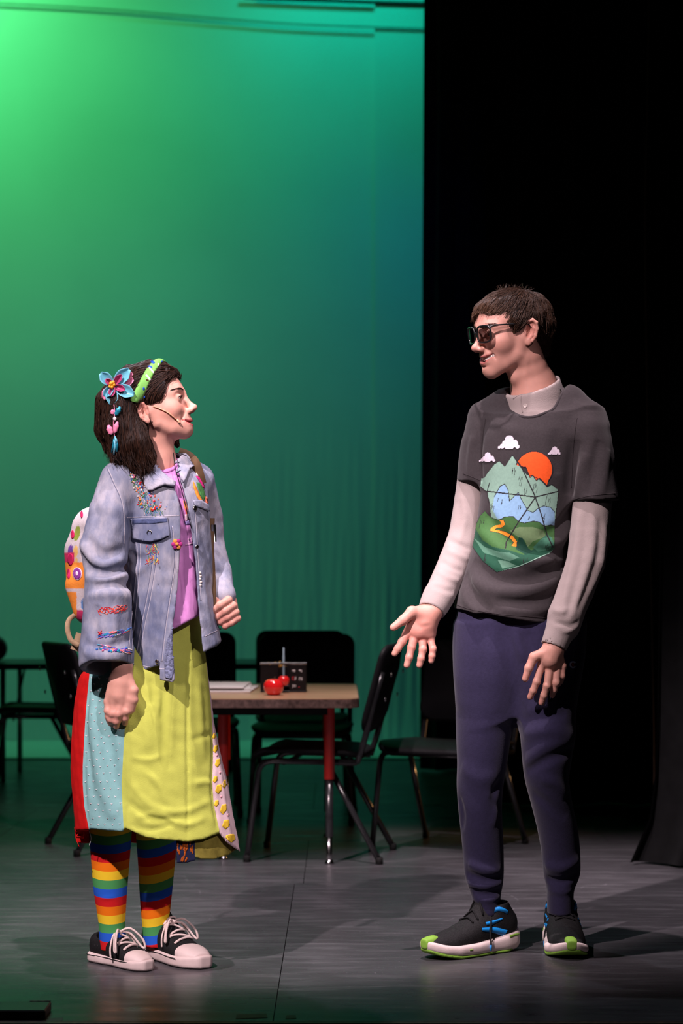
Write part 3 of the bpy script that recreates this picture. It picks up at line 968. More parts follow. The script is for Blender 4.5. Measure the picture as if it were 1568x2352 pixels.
ob('shelf', (xb, OD + 0.003, 0.020), (xc_, OD + 0.11, 0.027), M_ORG)
lb = ob('front_panel', (xa, OD, 0.006), (xb, OD + 0.006, H), M_ORG); ob('side_panel', (xa, OD + 0.006, 0.006), (xa + 0.004, OD + 0.12, H), M_ORG)
ob('divider', (xb - 0.004, OD + 0.006, 0.006), (xb, OD + 0.12, H), M_ORG); ob('divider', (xc_, OD + 0.006, 0.006), (xc_ + 0.004, OD + 0.12, H), M_ORG)
rb = ob('front_panel', (xc_, OD, 0.006), (xd, OD + 0.006, H), M_ORG); ob('side_panel', (xd - 0.004, OD + 0.006, 0.006), (xd, OD + 0.12, H), M_ORG)
ob('back_panel', (xa, OD + 0.114, 0.006), (xd, OD + 0.12, H + 0.004), M_ORG)
ob('rim', (xa - 0.002, OD - 0.002, H), (xd + 0.002, OD + 0.004, H + 0.008), M_CHROME)
M_PRINTW = material('organizer_print_white', (0.75, 0.73, 0.72), 0.5, 0.3, noise=(200, 0.1))
M_PRINTR = material('organizer_print_red', (0.60, 0.03, 0.05), 0.5, 0.3, noise=(200, 0.1))
def glyph(parts, name, mat):
    m = MB()
    for (x, y, w, h) in parts:
        a = P(x, y, OD); s = OD / F
        m.box((a[0] - w * s / 2 - ox, -0.0612, a[2] - h * s / 2 - TZ), (a[0] + w * s / 2 - ox, -0.0600, a[2] + h * s / 2 - TZ))
    m.build(name, mat, rb, smooth=False)['kind'] = 'stuff'
glyph([(673, 1540, 5, 3), (676, 1540.5, 3, 5), (671.5, 1541, 2, 2), (689, 1539.5, 5, 3), (692, 1541.5, 2.4, 4)], 'printed_mark', M_PRINTW)
glyph([(671, 1558, 1.2, 7), (674, 1555, 5, 1.2), (674, 1561, 5, 1.2)], 'printed_mark', M_PRINTR)
glyph([(677.5, 1559, 1.2, 6), (679.2, 1557, 1, 6), (687, 1559, 1.2, 7), (691, 1559, 1.2, 7), (689, 1556.4, 4, 1.2), (693.4, 1559, 1.1, 7)], 'printed_mark', M_PRINTW)
glyph([(672, 1576, 1.2, 8), (673.5, 1574.5, 3.4, 1.1), (677, 1577, 4, 1.2), (677, 1573.6, 4, 1.2), (675.4, 1575.4, 1.1, 4), (678.8, 1575.4, 1.1, 4)], 'printed_mark', M_PRINTW)
glyph([(686.5, 1578, 1.8, 2.2)], 'printed_mark', M_PRINTR)
# pen and tinsel standing in it
c = P(651, 1500, OD + 0.07)
m = MB(); m.lathe([(0.0025, 0), (0.004, 0.002), (0.004, 0.128), (0.003, 0.130), (0.0028, 0.158), (0.001, 0.160)], (0, 0, 0), 10)
pen = tag(m.build('pen', material('pen_pale_blue', (0.45, 0.60, 0.68), 0.3, 0.5, noise=(60, 0.1))), 'pale pen standing upright in the black organizer', 'pen')
pen.location = (c[0], OD + 0.07, TZ + 0.008)
m = MB(); rr = random.Random(4); c = P(632, 1520, OD + 0.03)
for k in range(70):
    a = rr.uniform(0, 6.28); b = rr.uniform(0.1, 1.3); L = rr.uniform(0.012, 0.034)
    p0 = np.array((c[0] + rr.uniform(-0.018, 0.012), OD + 0.03 + rr.uniform(-0.02, 0.02), TZ + H - 0.01))
    d = np.array((math.cos(a) * math.cos(b), math.sin(a) * math.cos(b), math.sin(b) * 0.8))
    m.tube([p0 * (1, 1, 0) + (0, 0, TZ + 0.008), p0, p0 + d * L * 0.5, p0 + d * L + np.array((0, 0, -0.003))], 0.0009, 4)
tag(m.build('gold_tinsel', material('gold_tinsel', (0.72, 0.42, 0.10), 0.3, 0.5, metal=0.7, noise=(120, 0.3))), 'tuft of gold tinsel poking out of the black organizer', 'tinsel', kind='stuff')
# papers
M_PAPER = material('paper_white', (0.62, 0.58, 0.55), 0.8, 0.2, noise=(12, 0.06))
for k, (x0, x1, y0, y1, z, t, rz, lab) in enumerate((
        (-0.56, -0.335, 8.16, 8.60, 0.0, 0.008, -2, 'bottom white booklet of the stack beside the black organizer'),
        (-0.56, -0.350, 8.20, 8.62, 0.008, 0.007, 2, 'middle white booklet of the stack beside the black organizer'),
        (-0.56, -0.365, 8.18, 8.62, 0.015, 0.006, -1, 'top white booklet of the stack beside the black organizer'))):
    m = MB(); w = x1 - x0; h = y1 - y0
    m.box((-w / 2, -h / 2, 0.0004), (w / 2, h / 2, t), bev=0.0012)
    o = tag(m.build('booklet', M_PAPER, smooth=False), lab, 'booklet', 'white booklets on the tan table')
    o.location = ((x0 + x1) / 2, (y0 + y1) / 2, TZ + z); o.rotation_euler = (0, 0, math.radians(rz))
# ------------------------------------------------------------------ people: shared builders
def mouth_dims(sm, dz=0.0, dx=0.0):
    """half width, corner height, corner depth, upper lip height, lip depth"""
    return 0.0235 + 0.0110 * sm, -0.0500 + 0.0045 * sm + dz, 0.0905 - 0.0090 * sm, -0.0468 - 0.0035 * sm + dz, 0.1035 + dx

def add_head(S, X, p):
    """head in the frame X (forward, left, up; origin between the ears)"""
    old = S.xf; S.xf = X
    fem = p.get('fem', 0.0)
    S.ell((-0.014, 0, 0.042), (0.097, 0.075, p.get('top', 0.078)), k=0.02)
    S.ell((0.040, 0, 0.040), (0.056, 0.060, 0.052), k=0.03)
    S.ell((0.048, 0, -0.010), (0.046, 0.053, 0.060), k=0.03)
    S.ell((0.070, 0, -0.048), (0.034, 0.034, 0.036), k=0.025)
    for s in (-1, 1):
        S.chain([(0.004, s * 0.055, -0.018), (0.018, s * 0.050, -0.050), (0.055 + p.get('chin', 0) * 0.6, s * 0.031, -0.077 + p.get('chinz', 0) * 0.6), (0.088 + p.get('chin', 0), s * 0.010, -0.092 + p.get('chinz', 0))],
                [0.015, 0.013, 0.013, 0.012], k=0.034)
        S.ell((0.060, s * 0.041, -0.017), (0.028, 0.022, 0.024 + 0.004 * p.get('smile', 0)), k=0.022)
    S.ell((0.050, 0, -0.062), (0.042, 0.034, 0.022), k=0.03)
    cb = p.get('chin', 0.0)
    cz = p.get('chinz', 0.0)
    S.ell((0.0905 + cb, 0, -0.089 + cz), (0.0155, 0.0165, 0.0145), k=0.016)
    for s in (-1, 1):      # brow
        bo = p.get('brow', 0.0)
        S.chain([(0.0925 - bo, s * 0.010, 0.030), (0.0885 - bo, s * 0.028, 0.034), (0.072 - bo, s * 0.046, 0.028)], [0.0075, 0.0075, 0.006], k=0.02)
    # eye sockets
    for s in (-1, 1):
        S.ell((0.101, s * 0.032, 0.012), (0.018, 0.020, 0.0125), k=0.014, op='s')
    # nose
    nt = p.get('nose', 0.0)
    S.chain([(0.0945 + p.get('nasion', 0.0), 0, 0.022), (0.104 + nt * 0.4, 0, 0.002), (0.1175 + nt, 0, -0.020)], [0.0062, 0.0068, 0.0085], k=0.014)
    S.ell((0.1195 + nt, 0, -0.0225 + p.get('nose_up', 0)), (0.0098, 0.0098, 0.0085), k=0.008)
    for s in (-1, 1):
        S.ell((0.108 + nt * 0.7, s * 0.0125, -0.0275), (0.0115, 0.0062, 0.0075), k=0.007)
        S.ell((0.1135 + nt * 0.9, s * 0.0066, -0.0345), (0.0058, 0.0030, 0.0040), k=0.002, op='s')
    # eyelids
    for s in (-1, 1):
        c = np.array((0.0815, s * 0.0315, 0.0115))
        S.ell(c, (0.0138, 0.0142, 0.0136), k=0.006)
        sq = p.get('eye', 0.0046)
        S.ell(c + (0.0135, s * 0.001, -0.0012), (0.0085, 0.0125, sq), k=0.0015, op='s')
        S.chain([c + (0.0125, -s * 0.011, sq + 0.002), c + (0.0135, 0, sq + 0.0034), c + (0.009, s * 0.012, sq + 0.001)], [0.0010, 0.0014, 0.0010], k=0.0025)
    # mouth
    sm = p.get('smile', 0.0); op = p.get('open', 0.0)
    w, zc, xc, lz, lipx = mouth_dims(sm, p.get('lipz', 0.0), p.get('lipx', 0.0))
    ul = [(xc, -w, zc), (lipx - 0.0055, -w * 0.5, lz + 0.0002), (lipx, -0.004, lz + 0.0012), (lipx - 0.0003, 0, lz + 0.0004), (lipx, 0.004, lz + 0.0012), (lipx - 0.0055, w * 0.5, lz + 0.0002), (xc, w, zc)]
    S.chain(ul, [0.0020, 0.0038, 0.0040, 0.0038, 0.0040, 0.0038, 0.0020], k=0.006)
    dz = -0.0045 * op
    ll = [(xc, -w, zc - 0.001), (lipx - 0.0075, -w * 0.52, lz - 0.0080 + dz), (lipx - 0.0025, 0, lz - 0.0115 + dz), (lipx - 0.0075, w * 0.52, lz - 0.0080 + dz), (xc, w, zc - 0.001)]
    S.chain(ll, [0.0020, 0.0044, 0.0054, 0.0044, 0.0020], k=0.006)
    g = np.array([(xc + 0.002, -w * 0.97, zc), (lipx - 0.0045, -w * 0.5, lz - 0.0040), (lipx + 0.001, 0, lz - 0.0052), (lipx - 0.0045, w * 0.5, lz - 0.0040), (xc + 0.002, w * 0.97, zc)])
    if op > 0:
        Xi = X
        def mouth_open(pp):
            q = Xi.inv(pp); u = np.clip(np.abs(q[:, 1]) / (w * 0.97), 0, 1)
            zl = (lz - 0.0062) * (1 - u * u) + zc * u * u
            hh = 0.0066 * op * (1 - u * u) ** 0.6
            d = np.maximum(np.abs(q[:, 2] - zl) - hh, 0.074 - 0.006 * u - q[:, 0])
            return np.maximum(d, np.abs(q[:, 1]) - w * 0.97) * Xi.s
        bb = X(np.array([(xx, yy, z_) for xx in (0.07, 0.12) for yy in (-0.04, 0.04) for z_ in (-0.07, -0.035)]))
        S.cut(mouth_open, 0.0012, 's', bb.min(0), bb.max(0))
    else:
        S.chain(list(g), [0.0012, 0.0015, 0.0013, 0.0015, 0.0012], k=0.003, op='s')
    if sm > 0:
        for s in (-1, 1):
            S.fold(X(np.array([(0.104, s * 0.018, -0.026), (0.094, s * 0.030, -0.036), (0.086, s * 0.0345, -0.050), (0.080, s * 0.034, -0.062)])), 0.0042 * X.s, -0.0042 * sm * X.s)
            S.fold(X(np.array([(0.085, s * 0.030, -0.018), (0.076, s * 0.044, -0.026)])), 0.010 * X.s, 0.0035 * sm * X.s)
    if p.get('dent'):
        S.fold(X(np.array([(0.092, -0.020, p['dent'] + 0.002), (0.101, 0, p['dent']), (0.092, 0.020, p['dent'] + 0.002)])), 0.0055 * X.s, -0.0050 * X.s)
    # ears
    for s in (-1, 1):
        a = math.radians(-30)
        # ear plane: leans out at the back
        e = np.array(((math.cos(a), -s * math.sin(a), 0), (s * math.sin(a), math.cos(a), 0), (0, 0, 1.0)))
        t = math.radians(-12); rt = np.array(((math.cos(t), 0, math.sin(t)), (0, 1, 0), (-math.sin(t), 0, math.cos(t))))
        E = e @ rt
        es = p.get('ear', 1.0)
        o = np.array((-0.012, s * 0.080, p.get('ear_z', 0.0)))
        el = lambda q: (np.asarray(q, float) * es * (1, s, 1)) @ E.T + o
        S.ell(el((0, 0.000, 0.004)), np.array((0.0175, 0.0050, 0.0285)) * es, R=E, k=0.008)
        S.ell(el((0.001, 0.006, 0.002)), np.array((0.0120, 0.0085, 0.0200)) * es, R=E, k=0.002, op='s')
        hx = [(0.012, 0.002, -0.002), (0.014, 0.0035, 0.014), (0.009, 0.005, 0.027), (-0.002, 0.006, 0.031), (-0.012, 0.006, 0.025), (-0.0155, 0.005, 0.010), (-0.013, 0.004, -0.008), (-0.006, 0.003, -0.020)]
        S.chain([el(q) for q in hx], [0.0030, 0.0038, 0.0042, 0.0044, 0.0044, 0.0040, 0.0036, 0.0034], k=0.002)
        S.chain([el(q) for q in [(0.003, 0.003, 0.020), (-0.006, 0.003, 0.010), (-0.006, 0.003, -0.006), (0.002, 0.003, -0.014)]], [0.0022, 0.0028, 0.0028, 0.0026], k=0.002)
        S.ell(el((0.003, 0.002, -0.0235)), (0.0078, 0.0042, 0.0090), R=E, k=0.005)
        S.ell(el((0.0125, 0.002, -0.004)), (0.0038, 0.0040, 0.0065), R=E, k=0.004)
    S.xf = old

def head_colors(V, X, p, skin, lip, extra=None):
    q = X.inv(V)
    c = np.tile(np.array(skin, float), (len(V), 1))
    def blend(mask, col):
        m = np.clip(mask, 0, 1)[:, None]; c[:] = c * (1 - m) + np.array(col) * m
    sm = p.get('smile', 0.0); op = p.get('open', 0.0)
    near = q[:, 0] > 0.05
    # cheeks, nose and ears redder
    rd = np.array(skin) * (1.0, 0.80, 0.80)
    for s in (-1, 1):
        blend(0.55 * np.exp(-(((q[:, 0] - 0.075) / 0.03) ** 2 + ((q[:, 1] - s * 0.042) / 0.022) ** 2 + ((q[:, 2] + 0.020) / 0.018) ** 2)), rd)
        blend(0.8 * np.exp(-(((q[:, 0] + 0.010) / 0.03) ** 2 + ((q[:, 1] - s * 0.086) / 0.012) ** 2 + ((q[:, 2]) / 0.035) ** 2)), rd)
    blend(0.6 * np.exp(-(((q[:, 0] - 0.122) / 0.014) ** 2 + (q[:, 1] / 0.014) ** 2 + ((q[:, 2] + 0.025) / 0.012) ** 2)), rd)
    # lips
    w, zc, xc, lz, lipx = mouth_dims(sm, p.get('lipz', 0.0), p.get('lipx', 0.0))
    u = np.clip(np.abs(q[:, 1]) / w, 0, 1.2)
    zl = (lz - 0.0050 - 0.0025 * op) * (1 - u ** 2) + zc * u ** 2
    hw = (0.0072 + 0.0050 * op) * np.sqrt(np.clip(1 - u ** 2, 0, 1)) + 0.0012
    lm = np.clip((hw - np.abs(q[:, 2] - zl)) / 0.0015, 0, 1) * (q[:, 0] > xc - 0.004) * (u < 1.02)
    blend(lm, lip)
    if op > 0:
        # inside of the mouth
        ins = (q[:, 0] < 0.0975 - 0.0165 * u ** 2) & (q[:, 0] > 0.06) & (np.abs(q[:, 1]) < w * 0.94) & (np.abs(q[:, 2] - zl) < 0.008)
        c[ins] = (0.10, 0.02, 0.02)
    return c

def eye_mesh(X, side, look=(0, 0)):
    """eyeball with iris rings by colour"""
    c = np.array((0.0815, side * 0.0315, 0.0115)); r = 0.0125
    n, m = 28, 20; V = []; Fc = []; Cc = []
    d = np.array((1.0, look[0], look[1])); d /= np.linalg.norm(d)
    a = np.cross(d, (0, 0, 1)); a /= np.linalg.norm(a); b = np.cross(a, d)
    for i in range(m + 1):
        th = math.pi * (i / m) ** 1.4
        for j in range(n):
            ph = 2 * math.pi * j / n
            V.append(c + r * (math.cos(th) * d + math.sin(th) * (math.cos(ph) * a + math.sin(ph) * b)))
            t = math.degrees(th)
            Cc.append((0.004, 0.004, 0.004) if t < 13 else ((0.05, 0.024, 0.012) if t < 29 else (0.62, 0.56, 0.54)))
    for i in range(m):
        for j in range(n):
            Fc.append((i * n + j, i * n + (j + 1) % n, (i + 1) * n + (j + 1) % n, (i + 1) * n + j))
    return X(np.array(V)), Fc, np.array(Cc)

def grad(S, p, e=0.0015):
    g = np.zeros_like(p)
    for a in range(3):
        dp = np.zeros(3); dp[a] = e
        g[:, a] = S.ev(p + dp) - S.ev(p - dp)
    return g / (np.linalg.norm(g, axis=1)[:, None] + 1e-9)

def strands(S, seeds, dirf, steps, step, lift, r0, colf, nside=3, wob=0.15, seed=3, stop=None, tip_lift=0.0):
    """hair: paths traced over the surface of S; returns V, F, colours"""
    rg = np.random.default_rng(seed)
    p = np.array(seeds, float); n = len(p)
    lf = lift[0] + (lift[1] - lift[0]) * rg.random(n)
    L = steps * (0.65 + 0.45 * rg.random(n))
    wv = rg.normal(size=(n, 3)) * wob
    paths = []; alive = np.ones(n, bool)
    for k in range(steps + 1):
        d0 = S.ev(p); g = grad(S, p)
        tgt = lf + tip_lift * (k / steps) ** 2
        p = p - g * np.clip(d0 - tgt, -0.02, 0.02)[:, None]
        paths.append(p.copy())
        if k == steps: break
        d = dirf(p, k / steps) + wv + rg.normal(size=(n, 3)) * 0.04
        d = d - g * np.einsum('ij,ij->i', d, g)[:, None]
        d /= np.linalg.norm(d, axis=1)[:, None] + 1e-9
        mv = (k < L)
        if stop is not None: mv = mv & ~stop(p)
        alive = alive & mv
        p = p + d * step * alive[:, None]
    Pth = np.stack(paths, 1)                       # n, k, 3
    T = np.gradient(Pth, axis=1); T /= np.linalg.norm(T, axis=2)[..., None] + 1e-6
    ref = np.array((0.3, -0.9, 0.3)); N = np.cross(T, ref); N /= np.linalg.norm(N, axis=2)[..., None] + 1e-6
    Bn = np.cross(T, N)
    kk = Pth.shape[1]
    tt = np.linspace(0, 1, kk)
    rad = r0 * (0.55 + 0.45 * np.sin(np.pi * np.clip(tt * 0.9 + 0.12, 0, 1)))
    rad[-1] = r0 * 0.15
    V = []
    for j in range(nside):
        a = 2 * math.pi * j / nside
        V.append(Pth + (N * math.cos(a) + Bn * math.sin(a)) * rad[None, :, None])
    V = np.stack(V, 2).reshape(-1, 3)              # index (s*kk + k)*nside + j
    s_, k_, j_ = np.meshgrid(np.arange(n), np.arange(kk - 1), np.arange(nside), indexing='ij')
    ix = lambda k, j: ((s_ * kk + k) * nside + j % nside).ravel()
    Fc = np.stack((ix(k_, j_), ix(k_, j_ + 1), ix(k_ + 1, j_ + 1), ix(k_ + 1, j_)), 1)
    cs = colf(n, rg, paths[0])
    C = np.repeat(cs, kk * nside, 0)
    return V, Fc, C

def on_surface(S, cand, it=6):
    p = np.array(cand, float)
    for _ in range(it):
        d = S.ev(p); p = p - grad(S, p) * np.clip(d, -0.03, 0.03)[:, None]
    return p

def join(parts):
    """[(V, F(ndarray quads), C)] -> one"""
    n = 0; Vs, Fs, Cs = [], [], []
    for V, Fc, C in parts:
        Vs.append(V); Fs.append(np.asarray(Fc) + n); Cs.append(C); n += len(V)
    return np.concatenate(Vs), np.concatenate(Fs), np.concatenate(Cs)

def finger(S, pts, r0, r1, k=0.005):
    m = len(pts); rad = np.linspace(r0, r1, m)
    S.chain(pts, rad, k=k)
    for i in range(1, m - 1):
        S.ell(pts[i], (rad[i] * 1.01,) * 3, k=0.004)

M_SKIN = material('skin', rough=0.5, spec=0.35, sss=0.10, attr=True, noise=(45, 0.05), bump=(600, 0.05, 2))
M_EYE = material('eye', rough=0.12, spec=0.5, attr=True, noise=(30, 0.02))
M_TEETH = material('teeth', (0.80, 0.75, 0.68), 0.25, 0.5, noise=(60, 0.03))
M_HAIR = material('hair', rough=0.42, spec=0.35, attr=True, noise=(60, 0.2))

def brows(S, X, side, col, thick=1.0, n=110, seed=5, z0=0.0315):
    """eyebrow hairs lying on the head surface"""
    rg = np.random.default_rng(seed); A = []
    for k in range(n):
        t = rg.random(); y = 0.010 + 0.036 * t; z = z0 + 0.0055 * math.sin(t * 2.4) - 0.003 * t + rg.normal() * 0.0015 * thick
        x = 0.1005 - 0.010 * t - 0.014 * t * t; L = 0.007 + 0.004 * rg.random()
        p0 = np.array((x, side * y, z)); p1 = p0 + np.array((-0.0022 - 0.004 * t, side * L, 0.0026 * (0.8 - 1.6 * t)))
        A += [p0, (p0 + p1) / 2, p1]
    A = on_surface(S, X(np.array(A)), 5)
    A = A + grad(S, A) * 0.0004
    m = MB()
    for k in range(n):
        m.tube(A[3 * k:3 * k + 3], [0.0003, 0.0005, 0.0002], 4, col=np.array(col) * (0.7 + 0.6 * rg.random()))
    return m
# ------------------------------------------------------------------ the boy
def build_boy():
    SKIN = srgb(205, 152, 136); LIP = srgb(188, 112, 106)
    hp = dict(smile=1.0, open=1.0, eye=0.0030, nose=0.003, top=0.074, ear=1.12, chin=-0.008, dent=-0.0765)
    XH = Xf(frame(math.radians(205), math.radians(-9.5), math.radians(2)), 1.0)
    XH.t = P(1217, 764, 5.93) - XH.R @ (np.array((-0.010, 0.080, 0.0)) * XH.s)
    # ---- body: one continuous surface
    S = SDF()
    add_head(S, XH, hp)
    S.chain([XH((-0.022, 0, -0.010)), P(1207, 826, 6.0), P(1214, 850, 6.01), P(1225, 885, 6.025), P(1232, 935, 6.03)], [0.050, 0.049, 0.053, 0.064, 0.066], k=0.03)
    S.ell(P(1182, 868, 5.985), (0.011, 0.016, 0.014), k=0.03)                      # larynx
    S.fold([P(1218, 800, 5.93), P(1208, 850, 5.945), P(1203, 905, 5.96)], 0.010, 0.004)
    S.chain([P(1232, 935, 6.03), P(1228, 1010, 6.05), P(1215, 1200, 6.03), P(1190, 1400, 6.02), P(1188, 1500, 6.02)], [0.062, 0.080, 0.08, 0.08, 0.07], k=0.04)
    # near arm with relaxed hand
    S.chain([P(1235, 975, 6.02), P(1352, 985, 5.97), P(1357, 1150, 5.94), P(1345, 1290, 5.91), P(1276, 1470, 5.86), P(1270, 1492, 5.855)],
            [0.05, 0.034, 0.034, 0.032, 0.027, 0.026], k=0.03)
    D = 5.85
    S.chain([P(1269, 1492, D), P(1262, 1515, D - 0.002)], [0.026, 0.026], k=0.02)
    fing = [([(1262, 1500), (1243, 1527), (1232, 1566), (1224, 1586), (1217, 1601)], 0.0115, 0.0082, (0, 0.002, -0.004, 0.002, 0.010)),
            ([(1270, 1500), (1263, 1529), (1256, 1575), (1249, 1597), (1243, 1614)], 0.0120, 0.0084, (0, 0.000, -0.006, 0.002, 0.012)),
            ([(1277, 1502), (1279, 1530), (1277, 1568), (1272, 1584), (1268, 1597)], 0.0115, 0.0080, (0, 0.004, 0.000, 0.008, 0.018)),
            ([(1283, 1502), (1292, 1530), (1290, 1553), (1286, 1564), (1282, 1572)], 0.0105, 0.0072, (0, 0.010, 0.010, 0.016, 0.024))]
    tips = []
    for pp, ra, rb, dd in fing:
        pts = [P(x, y, D + e) for (x, y), e in zip(pp, dd)]
        finger(S, pts, ra, rb, k=0.006); tips.append((pts[-2], pts[-1], rb))
    th = [P(1255, 1497, D - 0.006), P(1226, 1509, D - 0.012), P(1214, 1534, D - 0.012), P(1206, 1559, D - 0.008)]
    finger(S, th, 0.0150, 0.0090, k=0.010); tips.append((th[-2], th[-1], 0.009))
    for a, b in (((1257, 1505), (1243, 1526)), ((1268, 1503), (1262, 1528)), ((1277, 1505), (1278, 1529))):
        S.fold([P(*a, D - 0.026), P(*b, D - 0.013)], 0.004, 0.0016)
    # far arm with open palm
    E = 5.97
    S.chain([P(1225, 975, 6.05), P(1110, 985, 6.09), P(1092, 1120, 6.10), P(1070, 1245, 6.08), P(1005, 1385, 5.99), P(993, 1403, E)],
            [0.05, 0.034, 0.034, 0.032, 0.027, 0.026], k=0.03)
    S.chain([P(993, 1403, E), P(974, 1430, E), P(964, 1448, E)], [0.027, 0.030, 0.028], k=0.015)
    S.chain([P(985, 1420, E), P(985, 1455, E + 0.004)], [0.024, 0.020], k=0.015)
    S.chain([P(965, 1410, E), P(942, 1446, E + 0.002)], [0.022, 0.017], k=0.015)
    fr = [([(950, 1440), (934, 1455), (923, 1474), (913, 1490), (906, 1501)], 0.0125, 0.0088, (0, 0.0, -0.012, -0.018, -0.020)),
          ([(958, 1445), (951, 1464), (945, 1486), (939, 1510), (934, 1528)], 0.0125, 0.0090, (0, 0.0, -0.016, -0.020, -0.020)),
          ([(970, 1448), (970, 1470), (971, 1491), (967, 1512), (963, 1528)], 0.0120, 0.0088, (0, 0.0, -0.016, -0.018, -0.016)),
          ([(984, 1448), (989, 1470), (994, 1490), (992, 1506), (990, 1518)], 0.0110, 0.0080, (0, 0.002, -0.012, -0.012, -0.010))]
    for pp, ra, rb, dd in fr:
        finger(S, [P(x, y, E + e) for (x, y), e in zip(pp, dd)], ra, rb, k=0.005)
    finger(S, [P(975, 1408, E - 0.010), P(946, 1406, E - 0.022), P(926, 1424, E - 0.030), P(903, 1441, E - 0.034)], 0.0190, 0.0100, k=0.012)
    S.fold([P(950, 1430, E - 0.03), P(968, 1440, E - 0.03), P(990, 1436, E - 0.03)], 0.005, -0.0022)
    # legs, hidden in the trousers
    for xs, dd in (((1120, 1105, 1120), (6.03, 6.03, 6.04)), ((1250, 1258, 1289), (5.99, 5.98, 6.085))):
        S.chain([P(xs[0], 1500, dd[0]), P(xs[1], 1800, dd[1]), P(xs[2], 2080, dd[2]), P(xs[2], 2150, dd[2])], [0.045, 0.035, 0.024, 0.024], k=0.04)
    V, Fc = S.mesh(0.0030, 0.05)
    C = head_colors(V, XH, hp, SKIN, LIP)
    # warmer finger tips and palm
    for a, b, r in tips:
        d = np.linalg.norm(V - (a * 0.25 + b * 0.75), axis=1); C *= 1 - (np.exp(-(d / 0.012) ** 2) * 0.22)[:, None] * np.array((0.4, 1, 1))
    pal = np.exp(-(np.linalg.norm((V - P(960, 1470, E - 0.02)) * (1, 1, 0.7), axis=1) / 0.07) ** 2)[:, None]
    C = C * (1 - pal * np.array((0.02, 0.16, 0.14)))
    boy = mesh_obj('person', V, Fc, M_SKIN, colors=C)
    tag(boy, 'person in glasses, grey printed T-shirt and navy joggers, one palm held out', 'person', 'two actors talking on stage')
    SB = S
    for s in (-1, 1):
        ev, ef, ec = eye_mesh(XH, s, (0.0, -0.1)); mesh_obj('eye', ev, ef, M_EYE, boy, colors=ec)
        brows(SB, XH, s, (0.030, 0.016, 0.010), 1.2, seed=6 + s).build('eyebrow', M_HAIR, boy)['kind'] = 'stuff'
    # teeth
    m = MB()
    w, zc, xc, lz, lipx = mouth_dims(1.0)
    for k in range(-6, 7):
        y = k * 0.0050; t = abs(y) / w; x = 0.0968 * (1 - t * t) + 0.0790 * t * t
        zt = (lz - 0.0030) * (1 - t * t) + (zc - 0.0002) * t * t
        an = math.atan2(y * 1.15, 0.035)
        R = np.array(((math.cos(an), -math.sin(an), 0), (math.sin(an), math.cos(an), 0), (0, 0, 1)))
        Vb, Fb = bev_box((-0.0025, -0.00262, -0.0066 + 0.0030 * t), (0.0020, 0.00262, 0.004), 0.0009)
        m.add(XH(Vb @ R.T + (x, y, zt)), Fb)
    m.build('teeth', M_TEETH, boy, smooth=False)['kind'] = 'stuff'

    # ---- hair
    H = SDF(); H.xf = XH
    H.ell((-0.018, 0, 0.042), (0.105, 0.082, 0.076), k=0.02)
    H.ell((0.002, 0.004, 0.072), (0.066, 0.062, 0.046), k=0.03)
    H.ell((0.038, -0.004, 0.076), (0.042, 0.050, 0.024), k=0.03)
    H.chain([(0.040, -0.010, 0.086), (0.072, -0.016, 0.078), (0.090, -0.022, 0.062), (0.099, -0.028, 0.040), (0.100, -0.030, 0.028)], [0.020, 0.012, 0.008, 0.005, 0.003], k=0.016)
    H.chain([(0.040, 0.018, 0.086), (0.066, 0.010, 0.080), (0.086, -0.006, 0.066)], [0.018, 0.011, 0.006], k=0.016)
    H.chain([(-0.066, 0.02, -0.005), (-0.070, 0.018, -0.046)], [0.042, 0.026], k=0.03)
    H.chain([(-0.066, -0.02, -0.005), (-0.070, -0.018, -0.046)], [0.042, 0.026], k=0.03)
    for s in (-1, 1):
        H.chain([(0.024, s * 0.064, 0.042), (0.026, s * 0.066, 0.016)], [0.012, 0.004], k=0.018)
    # face, ears and neck stay free
    H.ell((0.104, 0.03, 0.004), (0.064, 0.12, 0.070), k=0.010, op='s')
    H.ell((0.062, 0, -0.045), (0.080, 0.12, 0.064), k=0.012, op='s')
    for s in (-1, 1):
        H.ell((-0.006, s * 0.092, -0.002), (0.027, 0.028, 0.037), k=0.008, op='s')
        H.ell((0.010, s * 0.080, -0.060), (0.045, 0.050, 0.058), k=0.012, op='s')
    H.disp(lambda p: 0.0035 * wnoise(p, 90, 3) + 0.0018 * wnoise(p, 220, 4), (-9, 0, 0), (9, 9, 9))
    HV, HF = H.mesh(0.0032)
    hc = np.tile((0.017, 0.0085, 0.0055), (len(HV), 1))
    rg = np.random.default_rng(21)
    cand = HV[rg.integers(0, len(HV), 6200)]
    q = XH.inv(cand); cand = cand[(q[:, 2] > -0.04) & (((q - np.array((-0.006, 0.086, 0.0))) ** 2).sum(1) > 0.034 ** 2)]
    R = XH.R
    def dirf(p, t):
        l = XH.inv(p)
        crown = np.array((-0.055, 0.0, 0.115))
        r = l - crown
        r = r / (np.linalg.norm(r, axis=1)[:, None] + 1e-6)
        fwd = np.clip((l[:, 0] + 0.02) / 0.06, 0, 1)[:, None]
        d = r * (1 - 0.3 * fwd) + fwd * np.array((0.75, -0.20, -0.30)) + np.array((0, 0, -0.35))
        return d @ R.T
    def colf(n, rg, p):
        base = np.array((0.040, 0.020, 0.012)) * (0.55 + 0.9 * rg.random((n, 1)))
        l = XH.inv(p); fr_ = np.clip((l[:, 0] - 0.02) / 0.06, 0, 1)[:, None]
        return base * (1 + 1.1 * fr_) + fr_ * np.array((0.012, 0.007, 0.002))
    sv, sf, sc_ = strands(H, cand, dirf, 10, 0.0044, (-0.0006, 0.0036), 0.00062, colf, tip_lift=0.0035, wob=0.20)
    # a few loose hairs on the crown
    top = on_surface(H, XH(np.stack((rg.uniform(-0.07, 0.03, 60), rg.uniform(-0.03, 0.03, 60), np.full(60, 0.13)), 1)))
